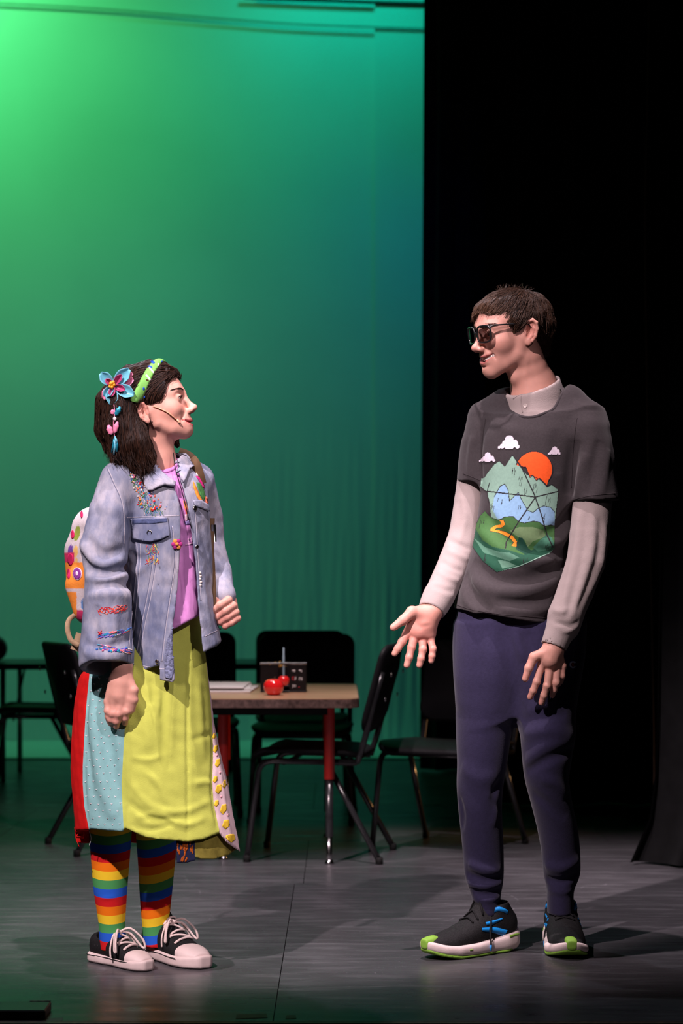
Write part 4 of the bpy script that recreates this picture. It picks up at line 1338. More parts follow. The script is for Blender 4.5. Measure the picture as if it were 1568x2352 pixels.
    tv, tf, tc = strands(H, top, lambda p, t: np.tile(R @ np.array((-0.2, 0.1, 0.9)), (len(p), 1)), 7, 0.003, (0, 0.002), 0.0006, colf, tip_lift=0.016, wob=0.8, seed=9)
    # fringe and temple hairs that hang free
    qh = XH.inv(HV); fm = HV[(qh[:, 0] > 0.045) & (qh[:, 2] > 0.035)]; nf = 700; sd_ = fm[rg.integers(0, len(fm), nf)]
    tq = np.linspace(0, 1, 7)[None, :, None]; Lh = rg.uniform(0.010, 0.034, (nf, 1, 1)); jit = rg.normal(0, 0.12, (nf, 1, 3))
    ql = XH.inv(sd_)[:, None, :]; sw = np.clip((ql[..., 0:1] - 0.05) / 0.05, 0, 1)
    dl = np.concatenate((0.50 * sw + 0.30 - 0.45 * tq, -0.35 * sw + 0.05 + 0 * tq, -0.25 - 0.65 * tq + 0 * sw), 2) + jit
    pth = XH((ql + np.concatenate((np.zeros((nf, 1, 3)), np.cumsum(dl[:, 1:] * Lh / 6, 1)), 1)).reshape(-1, 3)).reshape(nf, 7, 3)
    rad_ = 0.00065 * (1 - 0.75 * tq); an_ = np.arange(3) * 2.094
    fv = (pth[:, :, None] + rad_[:, :, None] * np.stack((np.cos(an_), np.sin(an_), 0 * an_), 1)[None, None]).reshape(-1, 3)
    a_, b_, c_ = np.meshgrid(np.arange(nf), np.arange(6), np.arange(3), indexing='ij'); ii = lambda k, j: ((a_ * 7 + k) * 3 + j % 3).ravel()
    ff = np.stack((ii(b_, c_), ii(b_, c_ + 1), ii(b_ + 1, c_ + 1), ii(b_ + 1, c_)), 1)
    hv, hf, hcc = join([(HV, HF, hc), (sv, sf, sc_), (tv, tf, tc), (fv, ff, np.repeat(colf(nf, rg, sd_), 21, 0))])
    mesh_obj('hair', hv, hf, M_HAIR, boy, colors=hcc)['kind'] = 'stuff'

    # ---- glasses
    M_FR = material('glasses_frame_black', (0.012, 0.012, 0.013), 0.22, 0.6, noise=(40, 0.1))
    M_GL = bpy.data.materials.new('lens_glass'); M_GL.use_nodes = True
    nt = M_GL.node_tree; nt.nodes.clear()
    ou = nt.nodes.new('ShaderNodeOutputMaterial'); mix = nt.nodes.new('ShaderNodeMixShader'); tr = nt.nodes.new('ShaderNodeBsdfTransparent'); gs = nt.nodes.new('ShaderNodeBsdfGlossy'); fr_ = nt.nodes.new('ShaderNodeFresnel')
    tr.inputs[0].default_value = (0.86, 0.88, 0.88, 1); gs.inputs['Roughness'].default_value = 0.06; fr_.inputs[0].default_value = 1.5
    nt.links.new(fr_.outputs[0], mix.inputs[0]); nt.links.new(tr.outputs[0], mix.inputs[1]); nt.links.new(gs.outputs[0], mix.inputs[2]); nt.links.new(mix.outputs[0], ou.inputs[0])
    gl = empty('glasses'); gl.parent = boy
    def gp(y, z, s):
        return np.array((0.1135 - 0.16 * max(0, abs(y) - 0.012) - 3.2 * max(0, abs(y) - 0.03) ** 2, y, z))
    for s in (-1, 1):
        cy, cz = s * 0.0350, 0.0140; ring = []
        for k in range(40):
            a = 2 * math.pi * k / 40
            ex = abs(math.cos(a)) ** 0.62 * math.copysign(1, math.cos(a)); ez = abs(math.sin(a)) ** 0.62 * math.copysign(1, math.sin(a))
            ring.append(gp(cy + 0.0275 * ex, cz + (0.0215 if ez > 0 else 0.0235) * ez - 0.001 * ex * s * 0, s))
        ring = np.array(ring)
        m = MB(); cl = XH(np.vstack((ring, ring[:2]))); m.tube(cl, 0.0027, 7, cap=False); m.build('rim', M_FR, gl)
        n = len(ring); m = MB(); cen = ring.mean(0) + (0.002, 0, 0)
        vv = np.vstack((ring, ring * 0.5 + cen * 0.5 + (0.001, 0, 0), [cen], ring - (0.0012, 0, 0)))
        ff = []
        for k in range(n):
            k2 = (k + 1) % n; ff += [(k, k2, n + k2, n + k), (n + k, n + k2, 2 * n)]
        m.add(XH(vv[:2 * n + 1]), ff); m.build('lens', M_GL, gl)
        m = MB(); m.tube(XH(smooth_path([gp(s * 0.061, 0.031, s), (0.085, s * 0.0715, 0.0325), (0.045, s * 0.0765, 0.0300), (0.000, s * 0.0815, 0.0260), (-0.018, s * 0.0810, 0.012), (-0.024, s * 0.079, -0.004)], 24)), 0.0024, 6)
        m.build('temple_arm', M_FR, gl)
        for xx in (0.098, 0.0925, 0.0865):
            m = MB(); m.lathe([(0.0002, 0), (0.0019, 0.0003), (0.0014, 0.0012), (0.0002, 0.0014)], XH((xx, s * (0.0745 - 0.35 * (xx - 0.08)), 0.0325)), 8, axis=XH.R @ np.array(((1, 0, 0), (0, 0, s), (0, -s, 0.0))))
            m.build('rivet', M_CHROME, gl)
    m = MB(); m.tube(XH(smooth_path([gp(-0.009, 0.016, 1), (0.1165, 0, 0.0185), gp(0.009, 0.016, 1)], 8)), 0.0022, 6); m.build('bridge', M_FR, gl)

    # ---- white long-sleeved undershirt
    U = SDF()
    yaw = math.radians(-18)
    def tor(y, xl, xr, b, d):
        hw = (xr - xl) / 2 * d / F
        a = math.sqrt(max(hw * hw - (b * math.sin(yaw)) ** 2, 1e-4)) / math.cos(yaw)
        c = P((xl + xr) / 2, y, d); return (c[2], c[0], d, a, b, yaw)
    torso = [tor(955, 1110, 1372, 0.105, 6.02), tor(1000, 1095, 1368, 0.125, 6.02), tor(1060, 1097, 1345, 0.130, 6.02), tor(1130, 1106, 1325, 0.130, 6.02),
             tor(1200, 1095, 1316, 0.128, 6.02), tor(1260, 1086, 1308, 0.128, 6.02), tor(1320, 1066, 1302, 0.130, 6.02), tor(1370, 1048, 1296, 0.132, 6.02), tor(1412, 1040, 1284, 0.132, 6.02), tor(1450, 1038, 1278, 0.132, 6.02)]
    U.loft([(z, cx, cy, a * 0.80, b * 0.78, w) for z, cx, cy, a, b, w in torso[:-2]], k=0.02)
    U.chain([P(1160, 955, 6.05), P(1225, 930, 6.03), P(1310, 955, 6.0)], [0.03, 0.06, 0.03], k=0.04)
    nk = [P(1222, 872, 6.015), P(1226, 905, 6.02), P(1232, 950, 6.02)]
    U.chain(nk, [0.0750, 0.0790, 0.083], k=0.012, kc=0.01)
    # sloping band edge, then the neck hole
    n0 = np.array((-0.31, -0.30, 0.92)); n0 /= np.linalg.norm(n0)
    p0 = P(1178, 912, 5.96); n0b = n0.astype(np.float32)
    U.cut(lambda p: (p - p0.astype(np.float32)) @ n0b, 0.003, 'i', lo=P(1100, 960, 5.8) - (0, 0, 0), hi=P(1360, 840, 6.2))
    U.chain([nk[0], P(1224, 890, 6.018), P(1226, 905, 6.025)], [0.0680, 0.0700, 0.062], k=0.003, op='s')
    lsl = [P(1362, 1100, 5.93), P(1360, 1150, 5.93), P(1354, 1230, 5.92), P(1345, 1290, 5.905), P(1322, 1355, 5.89), P(1298, 1415, 5.87)]
    U.chain(lsl, [0.046, 0.053, 0.0545, 0.052, 0.049, 0.0465], k=0.02)
    U.chain([P(1298, 1415, 5.87), P(1294, 1437, 5.866)], [0.044, 0.0445], k=0.012)
    U.chain([P(1286, 1448, 5.862), P(1273, 1480, 5.855)], [0.0395, 0.0360], k=0.008)
    rsl = [P(1090, 1080, 6.09), P(1082, 1150, 6.09), P(1068, 1230, 6.08), P(1045, 1290, 6.05), P(1010, 1365, 5.995), P(1000, 1385, 5.985)]
    U.chain(rsl, [0.046, 0.047, 0.046, 0.045, 0.042, 0.040], k=0.02)
    U.chain([P(1004, 1374, 5.99), P(988, 1408, 5.97)], [0.041, 0.037], k=0.008)
    def plane_cut(S_, pt, nrm, box):
        pt = np.asarray(pt, np.float32); nv = np.asarray(nrm, float); nv = (nv / np.linalg.norm(nv)).astype(np.float32)
        S_.cut(lambda p: (p - pt) @ nv, 0.002, 'i', lo=box[0], hi=box[1])
    # cuffs end square
    w = P(1271, 1487, 5.853); wd = w - P(1298, 1415, 5.87)
    plane_cut(U, w, wd, (w - 0.07, w + 0.07)); U.cap(w - wd * 0.16, w + wd * 0.3, 0.0305, k=0.004, op='s')
    w2 = P(990, 1404, 5.972); wd2 = w2 - P(1040, 1300, 6.05)
    plane_cut(U, w2, wd2, (w2 - 0.06, w2 + 0.06)); U.cap(w2 - wd2 * 0.16, w2 + wd2 * 0.3, 0.0305, k=0.004, op='s')
    us0 = Surf(*U.mesh(0.006))
    for pts, wd_, h in (([(1330, 1175), (1320, 1260), (1302, 1340), (1290, 1400)], 0.009, 0.0045), ([(1345, 1180), (1338, 1270), (1318, 1350), (1300, 1420)], 0.008, -0.005), ([(1362, 1170), (1360, 1260), (1335, 1350), (1312, 1420)], 0.009, 0.005),
                        ([(1378, 1190), (1374, 1270), (1350, 1345), (1326, 1400)], 0.008, -0.0055), ([(1390, 1200), (1384, 1290), (1356, 1360)], 0.008, 0.004), ([(1305, 1395), (1290, 1405), (1270, 1400)], 0.008, 0.004), ([(1330, 1425), (1310, 1436), (1272, 1430)], 0.006, -0.004), ([(1328, 1437), (1308, 1450), (1290, 1452)], 0.005, 0.004),
                        ([(1060, 1140), (1068, 1190), (1052, 1250)], 0.009, 0.004), ([(1030, 1240), (1055, 1252), (1080, 1262)], 0.009, -0.005), ([(1026, 1262), (1052, 1275), (1074, 1285)], 0.009, 0.005),
                        ([(1012, 1290), (1040, 1305), (1062, 1312)], 0.008, -0.005), ([(1006, 1312), (1030, 1328), (1055, 1335)], 0.008, 0.005), ([(995, 1345), (1020, 1355), (1042, 1358)], 0.008, -0.004)):
        U.fold(us0.pts(pts, 0, 8), wd_, h)
    UV, UF = U.mesh(0.0038)
    M_UND = material('white_ribbed_cotton', srgb(160, 148, 145), 0.85, 0.15, sheen=0.15, noise=(30, 0.04), bump=(350, 0.12, 2))
    und = mesh_obj('undershirt', UV, UF, M_UND, boy)
    us = Surf(UV, UF)
    m = MB()
    for (x, y) in ((1206, 932),):
        l, nn = us.hit(x, y)
        if l is not None:
            t = Vector(nn).to_track_quat('Z', 'Y').to_matrix(); m.lathe([(0.0005, 0), (0.0058, 0.0004), (0.006, 0.0016), (0.0045, 0.0022), (0.0038, 0.0015), (0.0005, 0.0015)], l, 16, axis=np.array(t))
    m.build('button', material('shirt_button', (0.55, 0.48, 0.45), 0.4, 0.4, noise=(30, 0.1)), und)
    for pl in ([(1178, 916), (1192, 908), (1206, 905)], [(1196, 906), (1196, 925), (1200, 948)], [(1206, 904), (1240, 892), (1278, 877)]):
        m = MB(); m.tube(us.pts(pl, 0.0002, 14), 0.0011, 5); m.build('seam', M_UND, und)

    # ---- grey T-shirt
    T = SDF()
    T.loft(torso, k=0.03, n=2.15)
    T.chain([P(1112, 962, 6.07), P(1165, 936, 6.05), P(1228, 928, 6.03), P(1298, 936, 5.99), P(1350, 975, 5.96)], [0.048, 0.056, 0.072, 0.063, 0.055], k=0.05)
    zz = lambda y, d: P(0, y, d)[2]
    T.loft([(zz(y, 6.08), P(x, y, 6.08)[0], 6.085, a, b) for y, x, a, b in ((950, 1120, 0.012, 0.02), (975, 1112, 0.040, 0.055), (1010, 1104, 0.054, 0.062), (1060, 1098, 0.055, 0.064), (1104, 1095, 0.056, 0.066))], k=0.04)
    T.loft([(zz(y, 5.94), P(x, y, 5.94)[0], 5.935, a, b) for y, x, a, b in ((945, 1345, 0.012, 0.02), (972, 1352, 0.040, 0.06), (1010, 1357, 0.055, 0.068), (1060, 1361, 0.060, 0.073), (1120, 1364, 0.064, 0.075), (1149, 1366, 0.065, 0.076))], k=0.04)
    # bottom opening
    hz = P(1040, 1397, 6.02)
    T.cut(lambda p: (hz[2] - 0.165 * (p[:, 0] - hz[0])) - p[:, 2], 0.004, 'i')
    z, cx, cy, a, b, w_ = torso[-1]
    T.loft([(z - 0.05, cx, cy, a - 0.012, b - 0.012, w_), (z + 0.035, cx, cy, a - 0.012, b - 0.012, w_)], k=0.004, op='s')
    # neck hole
    T.chain([P(1236, 868, 5.99), P(1229, 903, 5.99), P(1222, 918, 5.955)], [0.080, 0.074, 0.060], k=0.008, op='s', kc=0.04)
    # folds
    TF = [  # picture line, half width, height
        ([(1120, 1180), (1150, 1225), (1210, 1262), (1290, 1270)], 0.016, -0.010), ([(1100, 1215), (1150, 1262), (1215, 1290), (1295, 1280)], 0.016, 0.010),
        ([(1085, 1290), (1140, 1330), (1220, 1330), (1295, 1295)], 0.018, -0.011), ([(1080, 1330), (1140, 1358), (1230, 1352), (1290, 1320)], 0.018, 0.010),
        ([(1068, 1320), (1090, 1370), (1130, 1405)], 0.014, -0.010), ([(1060, 1350), (1075, 1385), (1100, 1408)], 0.012, 0.008), ([(1140, 1375), (1200, 1385), (1265, 1370)], 0.014, -0.007), ([(1150, 1400), (1220, 1405), (1268, 1395)], 0.012, 0.006),
        ([(1310, 1170), (1280, 1210), (1240, 1230)], 0.013, -0.008), ([(1312, 1200), (1290, 1240), (1250, 1255)], 0.013, 0.008), ([(1312, 1230), (1295, 1268), (1270, 1290)], 0.012, -0.007),
        ([(1322, 1010), (1312, 1080), (1310, 1140)], 0.015, -0.012), ([(1345, 1040), (1330, 1090), (1322, 1145)], 0.014, 0.007), ([(1375, 1010), (1362, 1080), (1350, 1140)], 0.013, -0.007), ([(1395, 1030), (1390, 1090), (1380, 1140)], 0.012, 0.005),
        ([(1108, 980), (1100, 1040), (1106, 1110)], 0.012, -0.009), ([(1085, 1000), (1078, 1060), (1080, 1100)], 0.010, 0.006),
        ([(1135, 960), (1160, 985), (1195, 990)], 0.016, 0.004), ([(1275, 985), (1278, 1040), (1282, 1090)], 0.016, -0.005)]
    TV0, TF0 = T.mesh(0.006)
    ts0 = Surf(TV0, TF0)
    for pl, w0, h0 in TF:
        T.fold(ts0.pts(pl, 0, 9), w0, h0 * (1.45 if np.mean([v[1] for v in pl]) > 1180 else 1.1))
    T.disp(lambda p: 0.0012 * wnoise(p, 45, 8), (-9, 0, 0), (9, 9, 9))
    TV, TFc = T.mesh(0.0038)
    M_TEE = material('charcoal_jersey', srgb(58, 54, 56), 0.9, 0.12, sheen=0.12, noise=(160, 0.10), bump=(420, 0.10, 2))
    tee = mesh_obj('t_shirt', TV, TFc, M_TEE, boy)
    ts = Surf(TV, TFc)
    # collar rib and hem stitching
    rim = []
    for a in np.radians(np.linspace(168, -38, 40)):
        for r_ in np.arange(20, 120, 1.0):
            x_, y_ = 1228 + r_ * math.cos(a), 900 + r_ * math.sin(a)
            l_, n_ = ts.hit(x_, y_)
            if l_ is not None and l_[1] < 6.0 + 0.10 * (y_ < 890) and n_[1] < -0.05:
                rim.append(l_ + n_ * -0.001); break
    rim = np.array(rim)
    for _ in range(3): rim[1:-1] = (rim[:-2] + 2 * rim[1:-1] + rim[2:]) / 4
    m = MB(); m.tube(rim, 0.0046, 8)
    m.build('collar_rib', M_TEE, tee)
    M_TEE2 = material('charcoal_stitching', srgb(50, 46, 48), 0.9, 0.1, noise=(200, 0.1))
    for pl in ([(1044, 1388), (1090, 1402), (1160, 1412), (1225, 1417), (1258, 1420)], [(1318, 1147), (1350, 1140), (1380, 1136), (1412, 1133)], [(1064, 1088), (1085, 1096), (1103, 1104)], [(1325, 960), (1318, 1010), (1314, 1070), (1312, 1120)], [(1115, 962), (1108, 1010), (1106, 1060), (1108, 1105)]):
        m = MB(); m.tube(ts.pts(pl, 0.0002, 40), 0.0010, 5); m.build('stitching', M_TEE2, tee)
    # printed picture
    boy_print(ts, tee)

    # ---- navy joggers
    J = SDF()
    def leg(rows, b):
        out = []
        for y, xl, xr, d in rows:
            c = P((xl + xr) / 2, y, d); hw = (xr - xl) / 2 * d / F
            out.append((c[2], c[0], d, hw, b(y)))
        return out
    J.loft(leg([(1370, 1052, 1340, 6.02), (1430, 1046, 1344, 6.02), (1500, 1047, 1340, 6.01), (1560, 1050, 1326, 6.0), (1620, 1062, 1310, 6.0), (1650, 1090, 1290, 6.0)], lambda y: 0.108 - 0.05 * np.clip((y - 1500) / 150, 0, 1)), k=0.02)
    J.loft(leg([(1440, 1050, 1190, 6.03), (1560, 1046, 1192, 6.03), (1640, 1046, 1184, 6.03), (1700, 1048, 1172, 6.03), (1750, 1050, 1165, 6.03), (1800, 1048, 1156, 6.03), (1850, 1052, 1151, 6.03), (1900, 1057, 1152, 6.035), (1950, 1061, 1155, 6.04),
                (2000, 1064, 1158, 6.04), (2030, 1070, 1157, 6.04), (2055, 1082, 1151, 6.04), (2098, 1087, 1148, 6.04)], lambda y: 0.092 - 0.038 * np.clip((y - 1600) / 450, 0, 1)), k=0.04)
    J.loft(leg([(1440, 1190, 1335, 6.0), (1560, 1188, 1330, 5.98), (1640, 1190, 1321, 5.97), (1700, 1195, 1318, 5.97), (1740, 1199, 1312, 5.97), (1790, 1205, 1306, 5.98), (1850, 1221, 1315, 6.0), (1900, 1233, 1325, 6.025), (1950, 1242, 1331, 6.045),
                (2000, 1246, 1335, 6.06), (2022, 1250, 1331, 6.07), (2040, 1256, 1318, 6.075), (2098, 1258, 1317, 6.085)], lambda y: 0.092 - 0.038 * np.clip((y - 1600) / 450, 0, 1)), k=0.04)
    JV0, JF0 = J.mesh(0.007); js0 = Surf(JV0, JF0)
    JF = [([(1186, 1665), (1184, 1600), (1170, 1500), (1155, 1440)], 0.020, -0.012), ([(1195, 1660), (1230, 1650), (1300, 1640)], 0.016, -0.008), ([(1200, 1690), (1250, 1680), (1318, 1690)], 0.018, 0.009), ([(1210, 1770), (1255, 1745), (1312, 1725)], 0.014, -0.010), ([(1205, 1760), (1250, 1715), (1316, 1700)], 0.016, 0.007),
          ([(1240, 1790), (1275, 1800), (1300, 1830)], 0.015, 0.008), ([(1222, 1820), (1260, 1850), (1300, 1880)], 0.016, -0.006), ([(1252, 1990), (1290, 1995), (1330, 1975)], 0.014, 0.010), ([(1255, 2018), (1290, 2026), (1325, 2010)], 0.010, -0.014), ([(1258, 2045), (1290, 2050), (1316, 2045)], 0.008, 0.004),
          ([(1075, 1985), (1115, 2000), (1150, 1998)], 0.012, 0.010), ([(1070, 2005), (1105, 2020), (1150, 2022)], 0.010, -0.012), ([(1074, 2030), (1110, 2035), (1154, 2026)], 0.010, 0.009), ([(1085, 2045), (1115, 2055), (1150, 2046)], 0.008, -0.011), ([(1086, 2064), (1118, 2068), (1149, 2060)], 0.008, 0.006),
          ([(1055, 1830), (1062, 1870), (1060, 1900)], 0.010, -0.008), ([(1150, 1790), (1132, 1830), (1148, 1860)], 0.012, -0.008), ([(1060, 1760), (1100, 1790), (1145, 1780)], 0.022, 0.006), ([(1120, 1820), (1140, 1850), (1130, 1900)], 0.012, 0.006),
          ([(1120, 1450), (1130, 1540), (1140, 1640)], 0.022, 0.006), ([(1210, 1450), (1225, 1500), (1240, 1520)], 0.014, -0.007), ([(1185, 1440), (1190, 1480), (1205, 1520)], 0.012, 0.008), ([(1330, 1440), (1325, 1500), (1318, 1560)], 0.012, -0.006)]
    for pl, w0, h0 in JF:
        J.fold(js0.pts(pl, 0, 8), w0, h0)
    J.disp(lambda p: 0.0018 * wnoise(p, 30, 12), (-9, 0, 0), (9, 9, 9))
    JV, JFc = J.mesh(0.0046)
    M_JOG = material('navy_fleece', srgb(40, 37, 62), 0.88, 0.12, sheen=0.12, noise=(120, 0.10), bump=(300, 0.10, 2))
    jog = mesh_obj('jogger_trousers', JV, JFc, M_JOG, boy)
    js = Surf(JV, JFc)
    m = MB(); m.tube(js.pts([(1332, 1455), (1322, 1500), (1302, 1540), (1300, 1560)], 0.0002, 24), 0.0012, 5); m.build('pocket_seam', M_JOG, jog)
    # small embroidered C emblem
    def emblem(poly, mat, off):
        V_, F_, _ = patch(js, poly, off, 0.0010, 1.2); m_ = MB(); m_.add(V_, F_); return m_.build('emblem', mat, jog)
    cx_, cy_ = 1314.5, 1526.5
    ringp = lambda r0, r1, a0, a1: [(cx_ + r0 * math.cos(math.radians(a)), cy_ + r0 * 1.05 * math.sin(math.radians(a))) for a in np.linspace(a0, a1, 26)] + [(cx_ + r1 * math.cos(math.radians(a)), cy_ + r1 * 1.05 * math.sin(math.radians(a))) for a in np.linspace(a1, a0, 26)]
    emblem(ringp(7.6, 4.6, 35, 325), material('emblem_white', (0.68, 0.70, 0.85), 0.7, 0.2, noise=(200, 0.1)), 0.0006)
    emblem(ringp(8.6, 7.4, 10, 350), material('emblem_blue', (0.06, 0.09, 0.35), 0.7, 0.2, noise=(200, 0.1)), 0.0005)
    emblem([(cx_ - 3.4, cy_ - 3), (cx_ + 1.6, cy_ - 3.6), (cx_ + 2.2, cy_ + 3.2), (cx_ - 1.0, cy_ + 3.6)], material('emblem_red', (0.42, 0.02, 0.04), 0.7, 0.2, noise=(200, 0.1)), 0.0006)

    # ---- running shoes
    M_SUP = material('black_mesh_knit', (0.018, 0.018, 0.019), 0.8, 0.2, noise=(300, 0.4), bump=(700, 0.3, 2))
    M_MID = material('white_foam', srgb(232, 214, 210), 0.7, 0.2, noise=(40, 0.05), bump=(500, 0.1, 2))
    M_LIME = material('lime_rubber', srgb(140, 190, 72), 0.6, 0.3, noise=(60, 0.06))
    M_BLUE = material('blue_overlay', srgb(24, 140, 220), 0.5, 0.4, noise=(80, 0.08))
    M_LACE = material('black_lace', (0.012, 0.012, 0.013), 0.8, 0.2, noise=(300, 0.3))
    def shoe(heel, toe, z0=0.0, side=1, wd=1.0):
        """running shoe; heel and toe on the floor (x, y)"""
        heel = np.array(heel); toe = np.array(toe); v = toe - heel; L = np.linalg.norm(v); v /= L
        X = Xf(np.array(((v[0], -v[1], 0), (v[1], v[0], 0), (0, 0, 1.0))), L / 0.30, (heel[0], heel[1], z0))
        LX = Xf(X.R @ np.array(((0, 0, 1), (1, 0, 0), (0, 1, 0.0))), X.s, X.t)   # local x=left, y=up, z=forward
        root = empty('running_shoe'); root.parent = boy
        WS = lambda rows: [(r[0], r[1] * wd, r[2], r[3] * wd, r[4]) for r in rows]
        # midsole: chunky, rockered toe, flared heel
        A = SDF()
        A.loft(WS([(0.000, 0, 0.036, 0.024, 0.026), (0.012, 0, 0.032, 0.036, 0.031), (0.05, 0, 0.027, 0.041, 0.027), (0.10, -0.002 * side, 0.023, 0.038, 0.023), (0.16, -0.003 * side, 0.020, 0.043, 0.019),
                (0.22, -0.002 * side, 0.021, 0.047, 0.017), (0.26, 0.002 * side, 0.026, 0.042, 0.015), (0.285, 0.004 * side, 0.033, 0.030, 0.014), (0.300, 0.005 * side, 0.040, 0.014, 0.010)]), n=3.2, fr=LX, cap=0.006)
        V_, F_ = A.mesh(0.0032); mid = mesh_obj('midsole', V_, F_, M_MID, root)
        O = SDF()
        O.loft(WS([(0.004, 0, 0.016, 0.020, 0.010), (0.05, 0, 0.0045, 0.0395, 0.0045), (0.10, -0.002 * side, 0.0045, 0.0365, 0.0045), (0.16, -0.003 * side, 0.0045, 0.0415, 0.0045),
                (0.22, -0.002 * side, 0.0055, 0.0455, 0.0045), (0.26, 0.002 * side, 0.0125, 0.040, 0.0045), (0.285, 0.004 * side, 0.020, 0.028, 0.0045), (0.298, 0.005 * side, 0.028, 0.012, 0.004)]), n=4, fr=LX, cap=0.002)
        V_, F_ = O.mesh(0.003); mesh_obj('outsole', V_, F_, M_LIME, root)
        B = SDF(); B.xf = X
        B.loft(WS([(0.006, 0, 0.060, 0.022, 0.030), (0.03, 0, 0.070, 0.034, 0.038), (0.08, 0, 0.066, 0.037, 0.044), (0.13, 0, 0.058, 0.038, 0.045), (0.18, 0, 0.046, 0.040, 0.036), (0.23, 0, 0.038, 0.040, 0.028), (0.265, 0.003 * side, 0.037, 0.032, 0.021), (0.292, 0.005 * side, 0.039, 0.014, 0.011)]), n=2.3, fr=LX, cap=0.012)
        B.chain([(0.045, 0, 0.080), (0.068, 0, 0.110)], [0.038, 0.043], k=0.02)      # ankle collar
        B.chain([(0.118, 0, 0.095), (0.108, 0, 0.132)], [0.026, 0.018], k=0.015)     # tongue
        B.cap((0.070, 0, 0.112), (0.070, 0, 0.18), 0.036, k=0.006, op='s')
        B.fold(X(np.array([(0.20, -0.035, 0.06), (0.195, 0, 0.075), (0.20, 0.035, 0.06)])), 0.008, -0.004)
        V_, F_ = B.mesh(0.0030); up = mesh_obj('upper', V_, F_, M_SUP, root)
        bt = BVHTree.FromPolygons(V_.tolist(), F_.tolist()); mt = BVHTree.FromPolygons(*[q.tolist() for q in A.mesh(0.005)])
        def proj(tree, p, d, off):
            o_ = Vector(X(p)); dv = Vector(X.R @ np.array(d, float))
            l, n_, _, _ = tree.ray_cast(o_ - dv * 0.2, dv)
            return np.array(l) + np.array(n_) * off if l is not None else np.array(o_)
        def ribbon(tree, pts, d, wdt, off, name, mat, par):
            pp = np.array([proj(tree, p, d, off) for p in smooth_path(pts, 14)])
            m_ = MB(); T_ = np.gradient(pp, axis=0); dv = X.R @ np.array(d, float); W = np.cross(T_, dv); W /= np.linalg.norm(W, axis=1)[:, None] + 1e-9
            ww = np.array(wdt if np.ndim(wdt) else [wdt] * 14); ww = np.interp(np.linspace(0, 1, 14), np.linspace(0, 1, len(ww)), ww)
            a_ = np.array([proj(tree, X.inv(p), d, off) for p in pp + W * ww[:, None]]); b_ = np.array([proj(tree, X.inv(p), d, off) for p in pp - W * ww[:, None]])
            q = np.concatenate((a_, b_, a_ - dv * -0.003, b_ - dv * -0.003)); f_ = []
            for i in range(13):
                f_ += [(i, i + 1, 14 + i + 1, 14 + i), (28 + i, 42 + i, 42 + i + 1, 28 + i + 1), (i, 28 + i, 28 + i + 1, i + 1), (14 + i, 14 + i + 1, 42 + i + 1, 42 + i)]
            m_.add(q, f_); return m_.build(name, mat, par)
        for s in (-1, 1):
            d = (0, -s, 0)
            ribbon(bt, [(0.060, 0, 0.050), (0.100, 0, 0.062), (0.145, 0, 0.068)], d, [0.010, 0.008, 0.004], 0.0012, 'stripe', M_BLUE, up)
            ribbon(bt, [(0.075, 0, 0.090), (0.105, 0, 0.082), (0.128, 0, 0.080)], d, [0.002, 0.005, 0.004], 0.0012, 'stripe', M_BLUE, up)
            ribbon(bt, [(0.058, 0, 0.105), (0.085, 0, 0.115), (0.105, 0, 0.103)], d, [0.005, 0.006, 0.003], 0.0012, 'stripe', M_BLUE, up)
            ribbon(mt, [(0.012, 0, 0.043), (0.030, 0, 0.043), (0.050, 0, 0.040)], d, 0.003, 0.0008, 'accent', M_LIME, mid)
            ribbon(mt, [(0.185, 0, 0.022), (0.190, 0, 0.022), (0.196, 0, 0.022)], d, 0.0022, 0.0008, 'accent', M_LIME, mid)
        # lime toe bumper
        G = SDF(); G.loft([(0.262, 0.003 * side, 0.043, 0.017, 0.017), (0.28, 0.004 * side, 0.042, 0.018, 0.017), (0.3015, 0.005 * side, 0.041, 0.014, 0.013)], n=3, fr=LX, cap=0.004)
        V_, F_ = G.mesh(0.003); mesh_obj('toe_bumper', V_, F_, M_LIME, root)
        # laces
        for i, xx in enumerate((0.105, 0.122, 0.139, 0.156)):
            m_ = MB(); pts = [proj(bt, (xx + 0.006 * abs(t) / 0.026, t, 0), (0, 0, -1), 0.002) for t in np.linspace(-0.026, 0.026, 11)]
            m_.tube(np.array(pts) + (0, 0, 0.001), 0.0026, 6); m_.build('lace', M_LACE, root)
        kn = proj(bt, (0.102, 0, 0), (0, 0, -1), 0.006)
        R_ = X.R
        for s in (-1, 1):
            m_ = MB(); lp = [kn, kn + R_ @ (0.006, s * 0.020, 0.008), kn + R_ @ (0.016, s * 0.042, -0.012), kn + R_ @ (0.020, s * 0.046, -0.040), kn + R_ @ (0.012, s * 0.040, -0.044), kn + R_ @ (0.004, s * 0.026, -0.010), kn]
            m_.tube(smooth_path(lp, 30), 0.0026, 6); m_.build('lace_loop', M_LACE, root)
            m_ = MB(); lp = [kn, kn + R_ @ (0.016, s * 0.026, -0.004), kn + R_ @ (0.024, s * 0.048, -0.040), kn + R_ @ (0.026, s * 0.053, -0.078)]
            m_.tube(smooth_path(lp, 20), 0.0024, 6); m_.build('lace_end', M_LACE, root)
            m_ = MB(); m_.tube([kn + R_ @ (0.026, s * 0.053, -0.076), kn + R_ @ (0.0262, s * 0.0535, -0.092)], 0.0026, 6); m_.build('lace_tip', M_BLUE, root)
        m_ = MB(); m_.lathe([(0.001, -0.008), (0.007, -0.005), (0.009, 0), (0.007, 0.006), (0.001, 0.008)], kn, 10); m_.build('lace_knot', M_LACE, root)
        return root
    hp_ = P(1178, 2178, floor_d(2178)); tp_ = P(976, 2200, floor_d(2206))
    s1 = shoe((hp_[0], hp_[1] + 0.0), (tp_[0], tp_[1]), side=-1, wd=1.1)
    s1['label'] = 'black running shoe with white sole and blue stripes, seen from the side'
